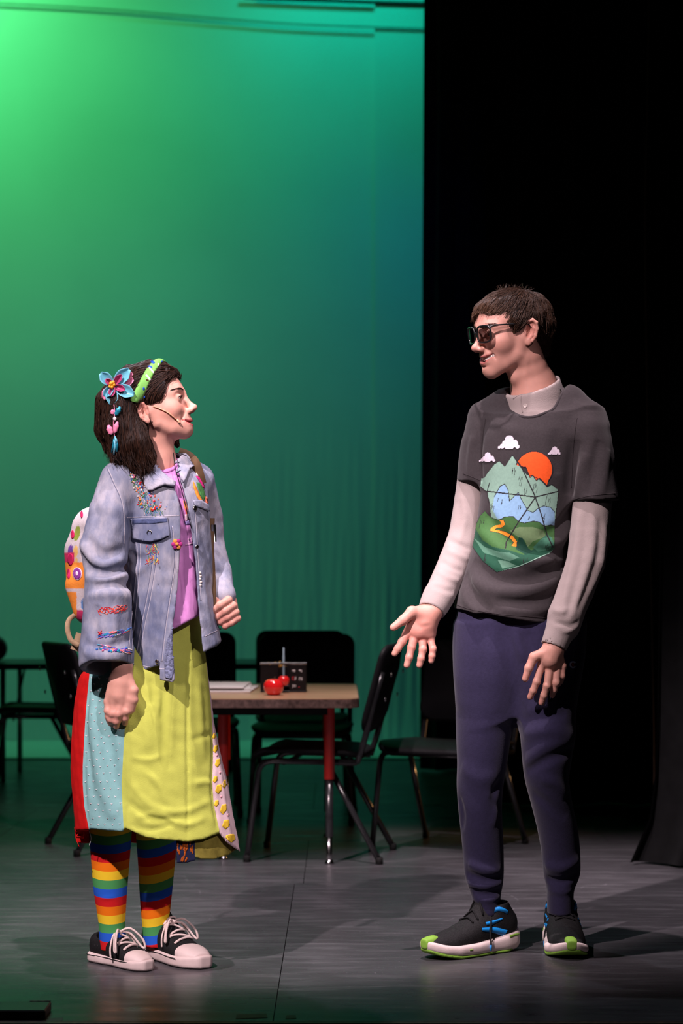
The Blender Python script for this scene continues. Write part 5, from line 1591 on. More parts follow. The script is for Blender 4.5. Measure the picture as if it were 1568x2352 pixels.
    t2 = P(1305, 2205, floor_d(2206)); hx = P(1290, 2100, 6.10)
    s2 = shoe((hx[0], t2[1] + 0.30), (t2[0] + 0.004, t2[1] - 0.005), side=1, wd=1.25)
    s2['label'] = 'black running shoe with lime toe, pointing at the viewer'
    return boy

def boy_print(ts, tee):
    """landscape in a many-sided die, printed on the shirt front"""
    def poly_of(pts): return np.array(pts, float)
    k = lambda x, y: (1020 + x / 3.7333, 860 + y / 3.7333)       # plan drawn on a larger sheet
    L = []                                                        # (polygon, colour) in painting order
    OUT = srgb(42, 40, 44); MINT = srgb(140, 178, 160); SKY = srgb(140, 182, 216); GRN = srgb(66, 108, 60); DGR = srgb(36, 84, 64); LGR = srgb(110, 138, 96); ORG = srgb(244, 92, 36); PTH = srgb(240, 150, 50); WHT = srgb(224, 214, 226); PINE = srgb(28, 70, 56)
    sil = [(585, 690), (650, 790), (710, 860), (760, 870), (830, 910), (880, 965), (920, 945), (972, 985), (976, 1010), (945, 1280), (945, 1490), (900, 1540), (640, 1650), (450, 1695), (330, 1600), (245, 1480), (262, 1310), (310, 1210), (350, 1170), (400, 1220), (395, 1120), (370, 1010), (310, 960), (318, 890), (345, 885), (370, 845), (400, 920), (455, 880), (470, 905), (500, 800), (550, 770), (575, 700)]
    L.append((sil, MINT))
    L.append(([(430, 1050), (480, 960), (520, 940), (548, 990), (560, 1085), (635, 1012), (660, 1070), (715, 1165), (760, 1185), (800, 1150), (850, 1128), (910, 1140), (945, 1180), (945, 1290), (700, 1290), (560, 1260), (450, 1230), (415, 1160)], SKY))
    L.append(([(350, 1170), (400, 1225), (470, 1250), (520, 1222), (590, 1218), (640, 1265), (690, 1275), (760, 1258), (810, 1265), (860, 1305), (910, 1290), (945, 1300), (945, 1490), (900, 1530), (640, 1640), (450, 1695), (330, 1600), (245, 1480), (262, 1310), (310, 1210)], GRN))
    L.append(([(560, 1340), (640, 1310), (760, 1310), (850, 1340), (870, 1390), (760, 1430), (715, 1480), (690, 1420), (640, 1400)], LGR))
    L.append(([(262, 1310), (330, 1420), (420, 1480), (560, 1510), (680, 1550), (760, 1500), (850, 1470), (945, 1450), (945, 1490), (900, 1530), (640, 1640), (450, 1695), (330, 1600), (245, 1480)], DGR))
    L.append(([(610, 1500), (640, 1395), (670, 1400), (720, 1490), (760, 1520), (700, 1550)], PINE))
    L.append(([(760, 1480), (820, 1420), (880, 1370), (920, 1400), (940, 1450), (900, 1500), (800, 1520)], srgb(66, 120, 96)))
    L.append(([(255, 1400), (350, 1480), (470, 1520), (560, 1530), (640, 1570), (560, 1600), (440, 1560), (340, 1530)], srgb(86, 132, 110)))
    L.append(([(460, 1590), (540, 1600), (620, 1640), (500, 1665)], srgb(96, 140, 118)))
    L.append(([(470, 1245), (510, 1250), (525, 1285), (500, 1310), (450, 1315), (435, 1330), (520, 1345), (590, 1380), (625, 1430), (620, 1480), (575, 1470), (595, 1440), (560, 1400), (470, 1360), (395, 1345), (400, 1320), (440, 1295), (490, 1285), (485, 1262)], PTH))
    sun = [(770 + 160 * math.cos(math.radians(a)) * 0.98, 815 + 155 * math.sin(math.radians(a))) for a in range(195, 405, 6)]
    L.append((sun + [(880, 955), (815, 890), (790, 910), (755, 865), (735, 885), (700, 795), (650, 790)], ORG))
    def cloud(cx, cy, w, h):
        cs = [(cx + 0.12 * w, cy - 0.30 * h, 0.62 * h), (cx - 0.22 * w, cy + 0.30 * h, 0.52 * h), (cx + 0.55 * w, cy + 0.25 * h, 0.55 * h), (cx - 0.52 * w, cy + 0.62 * h, 0.34 * h), (cx + 0.84 * w, cy + 0.70 * h, 0.30 * h), (cx - 0.80 * w, cy + 0.80 * h, 0.20 * h), (cx + 0.1 * w, cy + 0.5 * h, 0.7 * h)]
        def mask(grow):
            def f(p):
                m = np.zeros(len(p), bool)
                for x, y, r in cs: m |= (p[:, 0] - x) ** 2 + (p[:, 1] - y) ** 2 < (r + grow) ** 2
                return m & (p[:, 1] < cy + h + grow)
            return f
        return mask
    for args in ((548, 578, 95, 60), (366, 708, 72, 42), (938, 652, 56, 36)):
        cm = cloud(*args); L.append((cm(6), OUT)); L.append((cm(0), WHT))
    L.append(([(345, 885), (370, 845), (430, 770), (475, 742), (520, 790), (575, 705), (600, 800), (500, 930), (400, 930)], MINT))
    LN = [([(585, 690), (660, 790), (780, 1050)], 7), ([(370, 1003), (560, 1025), (780, 1052), (975, 1003)], 7), ([(780, 1055), (640, 1260), (530, 1440), (525, 1490)], 7), ([(780, 1055), (830, 1200), (880, 1380), (930, 1480)], 7), ([(390, 930), (370, 1003), (380, 1100)], 5),
          (sil[:8], 4), (sil[13:19], 4), ([(318, 890), (345, 885), (370, 845), (430, 770), (475, 742), (520, 790), (575, 705), (585, 690)], 4), (sun, 6), ([(430, 1050), (480, 960), (520, 940), (548, 990), (560, 1085), (635, 1012), (660, 1070), (715, 1165), (760, 1185), (800, 1150), (850, 1128), (910, 1140), (945, 1180)], 4),
          ([(350, 1170), (400, 1225), (470, 1250), (520, 1222), (590, 1218), (640, 1265), (690, 1275), (760, 1258), (810, 1265), (860, 1305), (910, 1290), (945, 1300)], 4),
          ([(650, 790), (700, 795), (735, 885), (755, 865), (790, 910), (815, 890), (880, 955), (930, 940)], 5), ([(470, 1245), (510, 1250), (525, 1285), (500, 1310), (435, 1330), (520, 1345), (590, 1380), (625, 1430), (620, 1480)], 3), ([(395, 1345), (470, 1360), (560, 1400), (595, 1440), (575, 1470)], 3)]
    rg = random.Random(3)
    for (x, y, n) in ((600, 820, 5), (655, 900, 5), (690, 980, 4), (780, 960, 6), (890, 1060, 6), (410, 1130, 5), (850, 1220, 5), (740, 1230, 3), (640, 1140, 3), (330, 1260, 5), (880, 1470, 4), (480, 1070, 3), (360, 1560, 4), (700, 1600, 4)):
        for i in range(n):
            a = x + rg.uniform(-22, 22); b = y + rg.uniform(-25, 25); LN.append(([(a, b), (a - rg.uniform(3, 9), b + rg.uniform(18, 42))], 2.6))
    # sheet of fine cells, coloured where ink lies
    st = 3.6
    gx = np.arange(215, 1030, st); gy = np.arange(490, 1720, st)
    X, Y = np.meshgrid(gx, gy); pts = np.stack((X.ravel(), Y.ravel()), 1)
    col = np.zeros((len(pts), 3)); ink = np.zeros(len(pts), bool)
    for poly, c in L:
        m = poly(pts) if callable(poly) else inside(pts, np.array(poly, float)); col[m] = c; ink |= m
    for pl, w in LN:
        pl = np.array(pl, float)
        for i in range(len(pl) - 1):
            a = pl[i]; b = pl[i + 1]; ab = b - a
            bb = (pts[:, 0] > min(a[0], b[0]) - 12) & (pts[:, 0] < max(a[0], b[0]) + 12) & (pts[:, 1] > min(a[1], b[1]) - 12) & (pts[:, 1] < max(a[1], b[1]) + 12)
            idx = np.flatnonzero(bb); q = pts[idx] - a
            t = np.clip((q @ ab) / max(ab @ ab, 1e-9), 0, 1); d = np.linalg.norm(q - t[:, None] * ab, axis=1)
            h = idx[d < w * 0.75]; col[h] = OUT; ink[h] = True
    ink2 = ink.reshape(X.shape)
    idm = -np.ones(X.shape, int); V = []; C = []
    need = np.zeros(X.shape, bool)
    cell = ink2[:-1, :-1] & ink2[1:, :-1] & ink2[:-1, 1:] & ink2[1:, 1:]
    need[:-1, :-1] |= cell; need[1:, :-1] |= cell; need[:-1, 1:] |= cell; need[1:, 1:] |= cell
    cg = col.reshape(*X.shape, 3)
    for i, j in zip(*np.nonzero(need)):
        l, n = ts.hit(*k(X[i, j], Y[i, j]))
        if l is None: continue
        idm[i, j] = len(V); V.append(l + n * 0.0011); C.append(cg[i, j])
    Fc = []
    for i, j in zip(*np.nonzero(cell)):
        q = (idm[i, j], idm[i, j + 1], idm[i + 1, j + 1], idm[i + 1, j])
        if min(q) >= 0: Fc.append(q[::-1])
    o = mesh_obj('shirt_print', np.array(V), np.array(Fc), material('screen_print_ink', rough=0.75, spec=0.2, attr=True, noise=(140, 0.08)), tee, colors=np.array(C))
    o['kind'] = 'stuff'; o['label'] = 'printed landscape with mountains, orange sun and winding path'

boy = build_boy()
# ------------------------------------------------------------------ the girl
def denim_material():
    m = bpy.data.materials.new('washed_denim'); m.use_nodes = True
    nt = m.node_tree; N = nt.nodes; Lk = nt.links; bs = N['Principled BSDF']
    co = N.new('ShaderNodeTexCoord')
    def nz(scale, det, st=None):
        n = N.new('ShaderNodeTexNoise'); n.inputs['Scale'].default_value = scale; n.inputs['Detail'].default_value = det
        if st:
            mp = N.new('ShaderNodeMapping'); mp.inputs['Scale'].default_value = st; Lk.new(co.outputs['Object'], mp.inputs[0]); Lk.new(mp.outputs[0], n.inputs[0])
        else: Lk.new(co.outputs['Object'], n.inputs[0])
        return n
    n1 = nz(9, 6); n2 = nz(60, 5, (1, 1, 0.35)); n3 = nz(420, 2, (1, 1, 0.25))
    r = N.new('ShaderNodeValToRGB'); e = r.color_ramp.elements
    e[0].position = 0.30; e[0].color = (*srgb(112, 122, 150), 1); e[1].position = 0.68; e[1].color = (*srgb(178, 178, 190), 1)
    k = e.new(0.5); k.color = (*srgb(146, 152, 172), 1)
    ad = N.new('ShaderNodeMath'); ad.operation = 'MULTIPLY_ADD'; Lk.new(n2.outputs['Fac'], ad.inputs[0]); ad.inputs[1].default_value = 0.45
    sb = N.new('ShaderNodeMath'); sb.operation = 'SUBTRACT'; Lk.new(n1.outputs['Fac'], sb.inputs[0]); sb.inputs[1].default_value = 0.225
    Lk.new(sb.outputs[0], ad.inputs[2]); Lk.new(ad.outputs[0], r.inputs[0])
    Lk.new(r.outputs[0], bs.inputs['Base Color'])
    bs.inputs['Roughness'].default_value = 0.9; bs.inputs['Specular IOR Level'].default_value = 0.1
    bn = N.new('ShaderNodeBump'); bn.inputs['Strength'].default_value = 0.25; bn.inputs['Distance'].default_value = 0.002
    n4 = nz(38, 4, (1, 1, 0.6)); b2 = N.new('ShaderNodeBump'); b2.inputs['Strength'].default_value = 0.45; b2.inputs['Distance'].default_value = 0.006; Lk.new(n4.outputs['Fac'], b2.inputs['Height']); Lk.new(b2.outputs[0], bn.inputs['Normal'])
    Lk.new(n3.outputs['Fac'], bn.inputs['Height']); Lk.new(bn.outputs[0], bs.inputs['Normal'])
    return m

def build_girl():
    SKIN = srgb(222, 166, 148); LIP = srgb(205, 104, 104)
    hp = dict(smile=0.8, open=0.5, eye=0.0030, nose=0.001, nose_up=0.002, top=0.076, ear_z=-0.018, ear=1.0, chin=-0.007, chinz=0.009, lipz=-0.0075, lipx=0.0005, brow=0.004, nasion=0.002, dent=-0.0735)
    XH = Xf(frame(math.radians(-7), math.radians(11), 0.0), 0.92)
    XH.t = P(349, 939, 5.74)
    M_DEN = denim_material()
    # ---- body
    S = SDF()
    add_head(S, XH, hp)
    S.chain([XH((-0.015, 0, -0.020)), P(362, 1010, 5.745), P(366, 1045, 5.75), P(362, 1080, 5.755)], [0.044, 0.040, 0.041, 0.045], k=0.025)
    S.chain([P(362, 1080, 5.755), P(370, 1130, 5.77), P(378, 1300, 5.77), P(375, 1450, 5.77), P(350, 1560, 5.78)], [0.045, 0.055, 0.055, 0.05, 0.04], k=0.03)
    D = 5.635
    S.chain([P(360, 1110, 5.75), P(268, 1110, 5.69), P(240, 1300, 5.66), P(276, 1500, 5.64), P(281, 1530, D)], [0.035, 0.026, 0.026, 0.0235, 0.0228], k=0.03)
    S.chain([P(281, 1530, D), P(278, 1570, D), P(275, 1596, D)], [0.0228, 0.026, 0.028], k=0.02)
    S.chain([P(266, 1565, D + 0.004), P(256, 1602, D + 0.006)], [0.018, 0.014], k=0.02)
    for pp, ra, rb, dd in (([(284, 1585), (295, 1606), (290, 1634), (287, 1650), (287, 1661)], 0.0115, 0.0080, (0, -0.008, -0.012, -0.004, 0.008)),
                           ([(276, 1588), (279, 1612), (272, 1640), (268, 1657), (267, 1669)], 0.0115, 0.0080, (0, -0.010, -0.014, -0.006, 0.006)),
                           ([(266, 1588), (263, 1613), (258, 1639), (255, 1653), (255, 1663)], 0.0110, 0.0078, (0, -0.006, -0.010, -0.002, 0.010)),
                           ([(256, 1588), (247, 1612), (247, 1633), (248, 1645), (249, 1654)], 0.0100, 0.0072, (0, 0.002, -0.002, 0.004, 0.012))):
        finger(S, [P(x, y, D + e) for (x, y), e in zip(pp, dd)], ra, rb, k=0.008)
    finger(S, [P(292, 1560, D - 0.004), P(306, 1586, D - 0.010), P(307, 1608, D - 0.010), P(303, 1630, D - 0.004)], 0.0150, 0.0088, k=0.014)
    # other arm and the fist on the strap
    E = 5.765
    S.chain([P(390, 1110, 5.79), P(452, 1110, 5.85), P(470, 1240, 5.88), P(506, 1350, 5.80), P(512, 1378, 5.785)], [0.04, 0.03, 0.030, 0.025, 0.024], k=0.03)
    S.chain([P(510, 1372, 5.785), P(518, 1395, 5.785)], [0.025, 0.026], k=0.02)
    S.chain([P(520, 1385, 5.785), P(532, 1420, 5.785)], [0.024, 0.020], k=0.02)
    for pp, ra, rb in (([(514, 1372, 0), (524, 1378, -0.018), (505, 1390, -0.034), (489, 1403, -0.030), (486, 1396, -0.012)], 0.0108, 0.0088),
                       ([(520, 1385, 0), (535, 1391, -0.014), (516, 1404, -0.030), (498, 1417, -0.026), (494, 1410, -0.010)], 0.0106, 0.0086),
                       ([(526, 1398, 0), (541, 1406, -0.010), (522, 1418, -0.025), (505, 1428, -0.021), (502, 1420, -0.006)], 0.0102, 0.0082),
                       ([(530, 1412, 0), (545, 1420, -0.006), (530, 1431, -0.020), (517, 1438, -0.017), (512, 1430, -0.004)], 0.0094, 0.0076)):
        finger(S, [P(x, y, E + e) for x, y, e in pp], ra, rb, k=0.003)
    finger(S, [P(508, 1375, E), P(496, 1380, E - 0.012), P(490, 1392, E - 0.016), P(494, 1404, E - 0.012)], 0.013, 0.009, k=0.006)
    # legs in the socks
    for q, r in (([(300, 1520, 5.80), (262, 1760, 5.81), (253, 1940, 5.82), (255, 2050, 5.83), (258, 2150, 5.845), (262, 2185, 5.845)], [0.04, 0.03, 0.028, 0.024, 0.020, 0.020]),
                 ([(400, 1520, 5.83), (370, 1760, 5.86), (360, 1940, 5.88), (358, 2050, 5.89), (356, 2140, 5.91), (358, 2175, 5.91)], [0.04, 0.03, 0.028, 0.024, 0.020, 0.020])):
        S.chain([P(*v) for v in q], r, k=0.04)
    V, Fc = S.mesh(0.0027, 0.05)
    C = head_colors(V, XH, hp, SKIN, LIP)
    for c_, r_ in ((P(268, 1655, D), 0.03), (P(510, 1425, E - 0.02), 0.035)):
        m_ = np.exp(-(np.linalg.norm(V - c_, axis=1) / r_) ** 2)[:, None]; C = C * (1 - m_ * np.array((0.04, 0.20, 0.18)))
    girl = mesh_obj('person', V, Fc, M_SKIN, colors=C)
    tag(girl, 'person in embroidered denim jacket, patchwork skirt and rainbow striped socks', 'person', 'two actors talking on stage')
    for s in (-1, 1):
        ev, ef, ec = eye_mesh(XH, s, (0.0, 0.05)); mesh_obj('eye', ev, ef, M_EYE, girl, colors=ec)
        brows(S, XH, s, (0.030, 0.015, 0.010), 0.5, 85, seed=16 + s, z0=0.0335).build('eyebrow', M_HAIR, girl)['kind'] = 'stuff'
        m = MB()       # lashes
        c = np.array((0.0815, s * 0.0315, 0.0115)); rg = np.random.default_rng(4)
        for k in range(26):
            t = -1 + 2 * k / 25; a0 = c + np.array((0.0130 - 0.004 * t * t, s * t * 0.0115, 0.0030 - 0.0026 * t * t))
            m.tube(XH(np.array([a0, a0 + (0.003, s * t * 0.002, 0.0006), a0 + (0.0052, s * t * 0.004, 0.0024)])), [0.0005, 0.0004, 0.0002], 4, col=(0.01, 0.006, 0.005))
        m.build('eyelash', M_HAIR, girl)['kind'] = 'stuff'
    m = MB(); w, zc, xc, lz, lipx = mouth_dims(0.8, hp['lipz'], hp['lipx'])
    for k in range(-4, 5):
        y = k * 0.0054; t = abs(y) / w; x = 0.0968 * (1 - t * t) + 0.082 * t * t; zt = (lz - 0.0030) * (1 - t * t) + zc * t * t
        an = math.atan2(y * 1.15, 0.04); R = np.array(((math.cos(an), -math.sin(an), 0), (math.sin(an), math.cos(an), 0), (0, 0, 1)))
        Vb, Fb = bev_box((-0.0025, -0.0027, -0.0030), (0.0020, 0.0027, 0.004), 0.0009); m.add(XH(Vb @ R.T + (x, y, zt)), Fb)
    m.build('teeth', M_TEETH, girl, smooth=False)['kind'] = 'stuff'

    # ---- hair
    H = SDF(); H.xf = XH
    H.ell((-0.016, 0, 0.045), (0.106, 0.087, 0.088), k=0.02)
    H.ell((0.030, 0, 0.070), (0.066, 0.068, 0.056), k=0.03)
    H.xf = Xf()
    H.chain([P(276, 925, 5.680), P(278, 985, 5.672), P(292, 1025, 5.668), P(312, 1052, 5.668)], [0.044, 0.046, 0.044, 0.024], k=0.04)
    H.chain([P(312, 975, 5.672), P(324, 1012, 5.664), P(338, 1050, 5.662), P(342, 1072, 5.662)], [0.022, 0.026, 0.018, 0.006], k=0.025)
    H.chain([P(262, 930, 5.74), P(258, 985, 5.74), P(262, 1022, 5.735), P(268, 1050, 5.73)], [0.046, 0.042, 0.024, 0.008], k=0.03)
    for x0, y0, x1, y1, dd in ((290, 1030, 282, 1066, 5.66), (302, 1040, 304, 1078, 5.655), (318, 1040, 326, 1082, 5.652), (272, 1030, 262, 1058, 5.68), (330, 1030, 352, 1060, 5.658)):
        H.chain([P(x0, y0, dd + 0.01), P(x1, y1, dd)], [0.020, 0.004], k=0.02)
    H.chain([P(300, 950, 5.80), P(318, 1000, 5.815), P(345, 1042, 5.82)], [0.05, 0.050, 0.026], k=0.04)
    H.chain([P(380, 960, 5.822), P(395, 1000, 5.822), P(408, 1022, 5.81)], [0.022, 0.018, 0.006], k=0.02)
    H.chain([P(300, 980, 5.74), P(300, 1030, 5.74)], [0.06, 0.045], k=0.03)
    H.xf = XH
    H.ell((0.118, 0, -0.012), (0.082, 0.13, 0.094), k=0.010, op='s')
    H.ell((0.078, 0, -0.055), (0.072, 0.072, 0.070), k=0.012, op='s')
    H.ell((0.030, -0.080, -0.028), (0.046, 0.050, 0.034), k=0.010, op='s')
    H.ell((-0.004, -0.094, -0.016), (0.026, 0.030, 0.034), k=0.008, op='s')
    H.ell((0.040, -0.075, -0.085), (0.052, 0.060, 0.068), k=0.014, op='s')
    H.xf = Xf()
    def flow_noise(p):
        q = p * np.array((1, 1, 0.18), np.float32)
        return 0.0030 * wnoise(q, 130, 31) + 0.0014 * wnoise(q, 330, 32)
    H.disp(flow_noise, (-9, 0, 0), (9, 9, 9))
    HV, HF = H.mesh(0.0033, 0.05)
    hc = np.tile((0.014, 0.0065, 0.0045), (len(HV), 1))
    rg = np.random.default_rng(41)
    cand = HV[rg.integers(0, len(HV), 5600)]
    Rm = XH.R
    def dirf(p, t):
        l = XH.inv(p)
        top = np.clip((l[:, 2] - 0.0) / 0.06, 0, 1)[:, None]
        d = (1 - top) * np.array((0.06, 0, -1.0)) + top * np.array((-0.9, 0, -0.35)) @ Rm.T
        back = np.clip((-l[:, 0] - 0.03) / 0.04, 0, 1)[:, None] * top
        d = d * (1 - back) + back * np.array((0, 0, -1.0))
        low = np.clip((1010 - (HY + (CH - p[:, 2]) * F / p[:, 1])) / -60, 0, 1)[:, None]
        return d + low * np.array((0.30, 0, 0.0))
    def colf(n, rg, p):
        return np.array((0.034, 0.0150, 0.0090)) * (0.5 + 1.1 * rg.random((n, 1)) ** 1.5) + (rg.random((n, 1)) > 0.93) * np.array((0.035, 0.014, 0.007))
    sv, sf, sc_ = strands(H, cand, dirf, 12, 0.0067, (-0.0008, 0.0034), 0.00070, colf, tip_lift=0.002, wob=0.10)
    hpy = HY + (CH - HV[:, 2]) * F / HV[:, 1]; hpx = CX + HV[:, 0] * F / HV[:, 1]
    low_ = HV[(hpy > 1020) & (hpx < 352) & (HV[:, 1] < 5.78)]; sd_ = low_[rg.integers(0, len(low_), 900)]
    tq = np.linspace(0, 1, 8)[None, :, None]; Lh = rg.uniform(0.012, 0.045, (900, 1, 1)); cv_ = rg.normal(0.25, 0.30, (900, 1, 1)); cy_ = rg.normal(0, 0.12, (900, 1, 1))
    pth = sd_[:, None] + np.concatenate((cv_ * tq ** 2, cy_ * tq - 0.06 * tq, -tq + 0 * cv_), 2) * Lh
    rad_ = 0.0008 * (1 - 0.8 * tq); an_ = np.arange(3) * 2.094
    ev_ = (pth[:, :, None] + rad_[:, :, None] * np.stack((np.cos(an_), np.sin(an_), 0 * an_), 1)[None, None]).reshape(-1, 3)
    a_, b_, c_ = np.meshgrid(np.arange(900), np.arange(7), np.arange(3), indexing='ij'); ii = lambda k, j: ((a_ * 8 + k) * 3 + j % 3).ravel()
    ef_ = np.stack((ii(b_, c_), ii(b_, c_ + 1), ii(b_ + 1, c_ + 1), ii(b_ + 1, c_)), 1)
    hv, hf, hcc = join([(HV, HF, hc), (sv, sf, sc_), (ev_, ef_, np.repeat(colf(900, rg, sd_), 24, 0))])
    mesh_obj('hair', hv, hf, M_HAIR, girl, colors=hcc)['kind'] = 'stuff'
    hs = Surf(HV, HF)
    # headband over the hair
    m = MB(); beta = math.radians(33); mv = np.array((math.sin(beta), 0, math.cos(beta))); nv = np.array((math.cos(beta), 0, -math.sin(beta)))
    Cc = np.array((-0.018, 0, 0.025)); rows_ = []; cols_ = []
    ph = np.radians(np.linspace(-96, 96, 64))
    for a in ph:
        dr = math.cos(a) * mv + math.sin(a) * np.array((0, 1, 0))
        row = []
        for w_ in np.linspace(-1, 1, 7):
            st = XH(Cc + nv * w_ * 0.0135 + dr * 0.20); dv = XH.R @ (-dr)
            l, n_, _, _ = hs.t.ray_cast(Vector(st), Vector(dv))
            pt = np.array(l) if l is not None else XH(Cc + nv * w_ * 0.0135 + dr * 0.09)
            row.append(pt - dv * (0.0078 - 0.0040 * w_ * w_)); 
        rows_.append(row)
    A = np.array(rows_)
    for _ in range(3):
        A[1:-1] = (A[:-2] + 2 * A[1:-1] + A[2:]) / 4
    nA = A.shape[0]; vv = A.reshape(-1, 3); ff = []
    for i in range(nA - 1):
        for j in range(6):
            ff.append((i * 7 + j, i * 7 + j + 1, (i + 1) * 7 + j + 1, (i + 1) * 7 + j))
    GRN = srgb(122, 190, 92); cc = np.tile(GRN, (len(vv), 1))
    m.add(vv, ff)
    hb = m.build('headband', material('green_headband_cotton', GRN, 0.7, 0.2, noise=(70, 0.1)), girl)
    sd = hb.modifiers.new('thickness', 'SOLIDIFY'); sd.thickness = 0.002; sd.offset = -1
    hbs = Surf(vv, ff)
    M_BLU = material('band_print_blue', srgb(30, 80, 190), 0.7, 0.2, noise=(80, 0.1)); M_WHI = material('band_print_white', srgb(232, 222, 226), 0.7, 0.2, noise=(80, 0.05)); M_BRN = material('band_print_brown', srgb(70, 45, 20), 0.7, 0.2, noise=(80, 0.1))
    def hpatch(poly, mat, name='print'):
        V_, F_, _ = patch(hbs, poly, 0.0002, 0.0005, 2.0); q = MB(); q.add(V_, F_); q.build(name, mat, hb)
    blob = lambda x, y, a, b, n=10, r=0.0: [(x + a * math.cos(t) * math.cos(r) - b * math.sin(t) * math.sin(r), y + a * math.cos(t) * math.sin(r) + b * math.sin(t) * math.cos(r)) for t in np.linspace(0, 2 * math.pi, n, endpoint=False)]
    for x, y, a, b, r in ((351, 832, 5, 3, 0.3), (345, 843, 5, 3, 0.5), (372, 831, 3, 2, 0), (330, 893, 2.5, 4, 0), (331, 912, 2, 3, 0)): hpatch(blob(x, y, a, b, 10, r), M_BLU)
    for pl in ([(341, 845), (344, 843), (354, 855), (352, 858)], [(334, 862), (337, 860), (347, 872), (344, 875)], [(362, 836), (364, 834), (368, 842), (366, 844)]): hpatch(pl, M_WHI)
    hpatch(blob(338, 873, 3.5, 2, 8, 0.4), M_BRN)

    # ---- ribbon flower with a tassel
    M_FB = material('satin_sky_blue', srgb(108, 190, 210), 0.4, 0.4, noise=(50, 0.08), sheen=0.2); M_FP = material('satin_pink', srgb(238, 140, 176), 0.4, 0.4, noise=(50, 0.08)); M_FM = material('satin_magenta', srgb(180, 70, 120), 0.45, 0.4, noise=(50, 0.08)); M_YEL = material('flower_bead_yellow', srgb(226, 160, 40), 0.35, 0.4, noise=(90, 0.3)); M_TEAL = material('foil_teal', srgb(40, 150, 175), 0.3, 0.5, metal=0.3, noise=(120, 0.3))
    c0, n0 = hs.hit(262, 888); c0 = c0 + np.array((0, -0.012, 0))
    fl = empty('ribbon_flower'); fl.parent = girl
    sp = c0[1] / F
    def petal(tip, wid, depth, mat, name, back=0.0, inner=None):
        """folded petal from the flower centre to a tip given in the picture"""
        t = np.array(((tip[0] - 260) * sp, 0, -(tip[1] - 887) * sp)); L = np.linalg.norm(t); u = t / L; v = np.array((-u[2], 0, u[0]))
        n_, k_ = 10, 9; VV = []
        for i in range(n_ + 1):
            s_ = i / n_; ww = wid * math.sin(math.pi * min(1, 0.10 + 0.62 * s_)) * (1 - 0.55 * max(0, s_ - 0.72) / 0.28)
            for j in range(k_ + 1):
                q = -1 + 2 * j / k_
                cup = depth * (q * q * 0.9 - 0.25) * math.sin(math.pi * (0.15 + 0.75 * s_)) + 0.010 * s_
                VV.append(c0 + u * L * s_ + v * ww * q * (1 - 0.15 * s_) + np.array((0, -cup + back, 0)))
        FF = [(i * (k_ + 1) + j, i * (k_ + 1) + j + 1, (i + 1) * (k_ + 1) + j + 1, (i + 1) * (k_ + 1) + j) for i in range(n_) for j in range(k_)]
        q = MB(); q.add(VV, FF); o = q.build(name, mat, fl); sd_ = o.modifiers.new('thickness', 'SOLIDIFY'); sd_.thickness = 0.0012
        return o
    for tip, w_ in (((306, 872), 0.016), ((236, 916), 0.016), ((262, 926), 0.014), ((304, 858), 0.012)): petal(tip, w_, 0.008, M_FP, 'petal', 0.006)
    for tip, w_ in (((297, 849), 0.019), ((308, 908), 0.019), ((256, 931), 0.018), ((231, 858), 0.017), ((240, 912), 0.013)): petal(tip, w_, 0.014, M_FB, 'petal', -0.002)
    for tip, w_ in (((280, 862), 0.010), ((288, 897), 0.010), ((256, 912), 0.010), ((243, 872), 0.009)): petal(tip, w_, 0.012, M_FM, 'petal', -0.005)
    for x, y, r in ((255, 881, 0.0058), (260, 878, 0.0045), (257, 889, 0.0045), (262, 884, 0.0042), (252, 888, 0.004)):
        q = MB(); q.lathe([(0.0003, -r)] + [(r * math.sin(math.pi * k / 8), -r * math.cos(math.pi * k / 8)) for k in range(1, 8)] + [(0.0003, r)], P(x, y, c0[1] - 0.014), 10); q.build('bead', M_YEL, fl)
    ts_ = [(262, 930), (264, 948), (262, 965), (261, 985), (264, 1005), (263, 1020)]
    q = MB(); q.tube(smooth_path([hs.hit(x, y)[0] + np.array((0, -0.006, 0)) for x, y in ts_], 24), 0.0011, 5); q.build('tassel_cord', M_FP, fl)
    def puff(x, y, a, b, mat, rz=0.0, nm='tassel_bow'):
        l, _ = hs.hit(x, y); V_, F_ = lathe([(0.0004, -1)] + [(math.sin(math.pi * k / 10) * (1 + 0.18 * math.cos(k * 2.2)), -math.cos(math.pi * k / 10)) for k in range(1, 10)] + [(0.0004, 1)], 12)
        V_ = V_ * np.array((a, a * 0.6, b)) * sp; cr, sr = math.cos(rz), math.sin(rz); V_ = V_ @ np.array(((cr, 0, sr), (0, 1, 0), (-sr, 0, cr))).T
        q = MB(); q.add(V_ + l + np.array((0, -0.007, 0)), F_); q.build(nm, mat, fl)
    puff(271, 945, 6, 12, M_TEAL, 0.5); puff(259, 947, 5, 6, M_FP); puff(264, 962, 4, 4.5, M_WHI, nm='tassel_bead'); puff(253, 988, 7, 12, M_FP, -0.35); puff(267, 982, 5.5, 14, M_FP, 0.25)
    for x0, y0, x1, y1, mt in ((263, 1008, 257, 1040, M_TEAL), (265, 1010, 262, 1045, M_FB), (267, 1008, 269, 1038, M_TEAL), (264, 1003, 268, 1020, M_FB)):
        a_ = hs.hit(x0, y0)[0] + np.array((0, -0.007, 0)); b_ = hs.hit(x1, y1)[0] + np.array((0, -0.010, 0))
        q = MB(); q.tube([a_, (a_ + b_) / 2 + (0.002, -0.002, 0), b_], [0.0028, 0.0035, 0.0022], 5); q.build('tassel_strip', mt, fl)

    # ---- headset microphone and ear stud
    M_MIC = material('beige_headset', srgb(226, 176, 140), 0.4, 0.4, noise=(60, 0.05))
    bs = Surf(V, Fc)
    mic = empty('headset_microphone'); mic.parent = girl
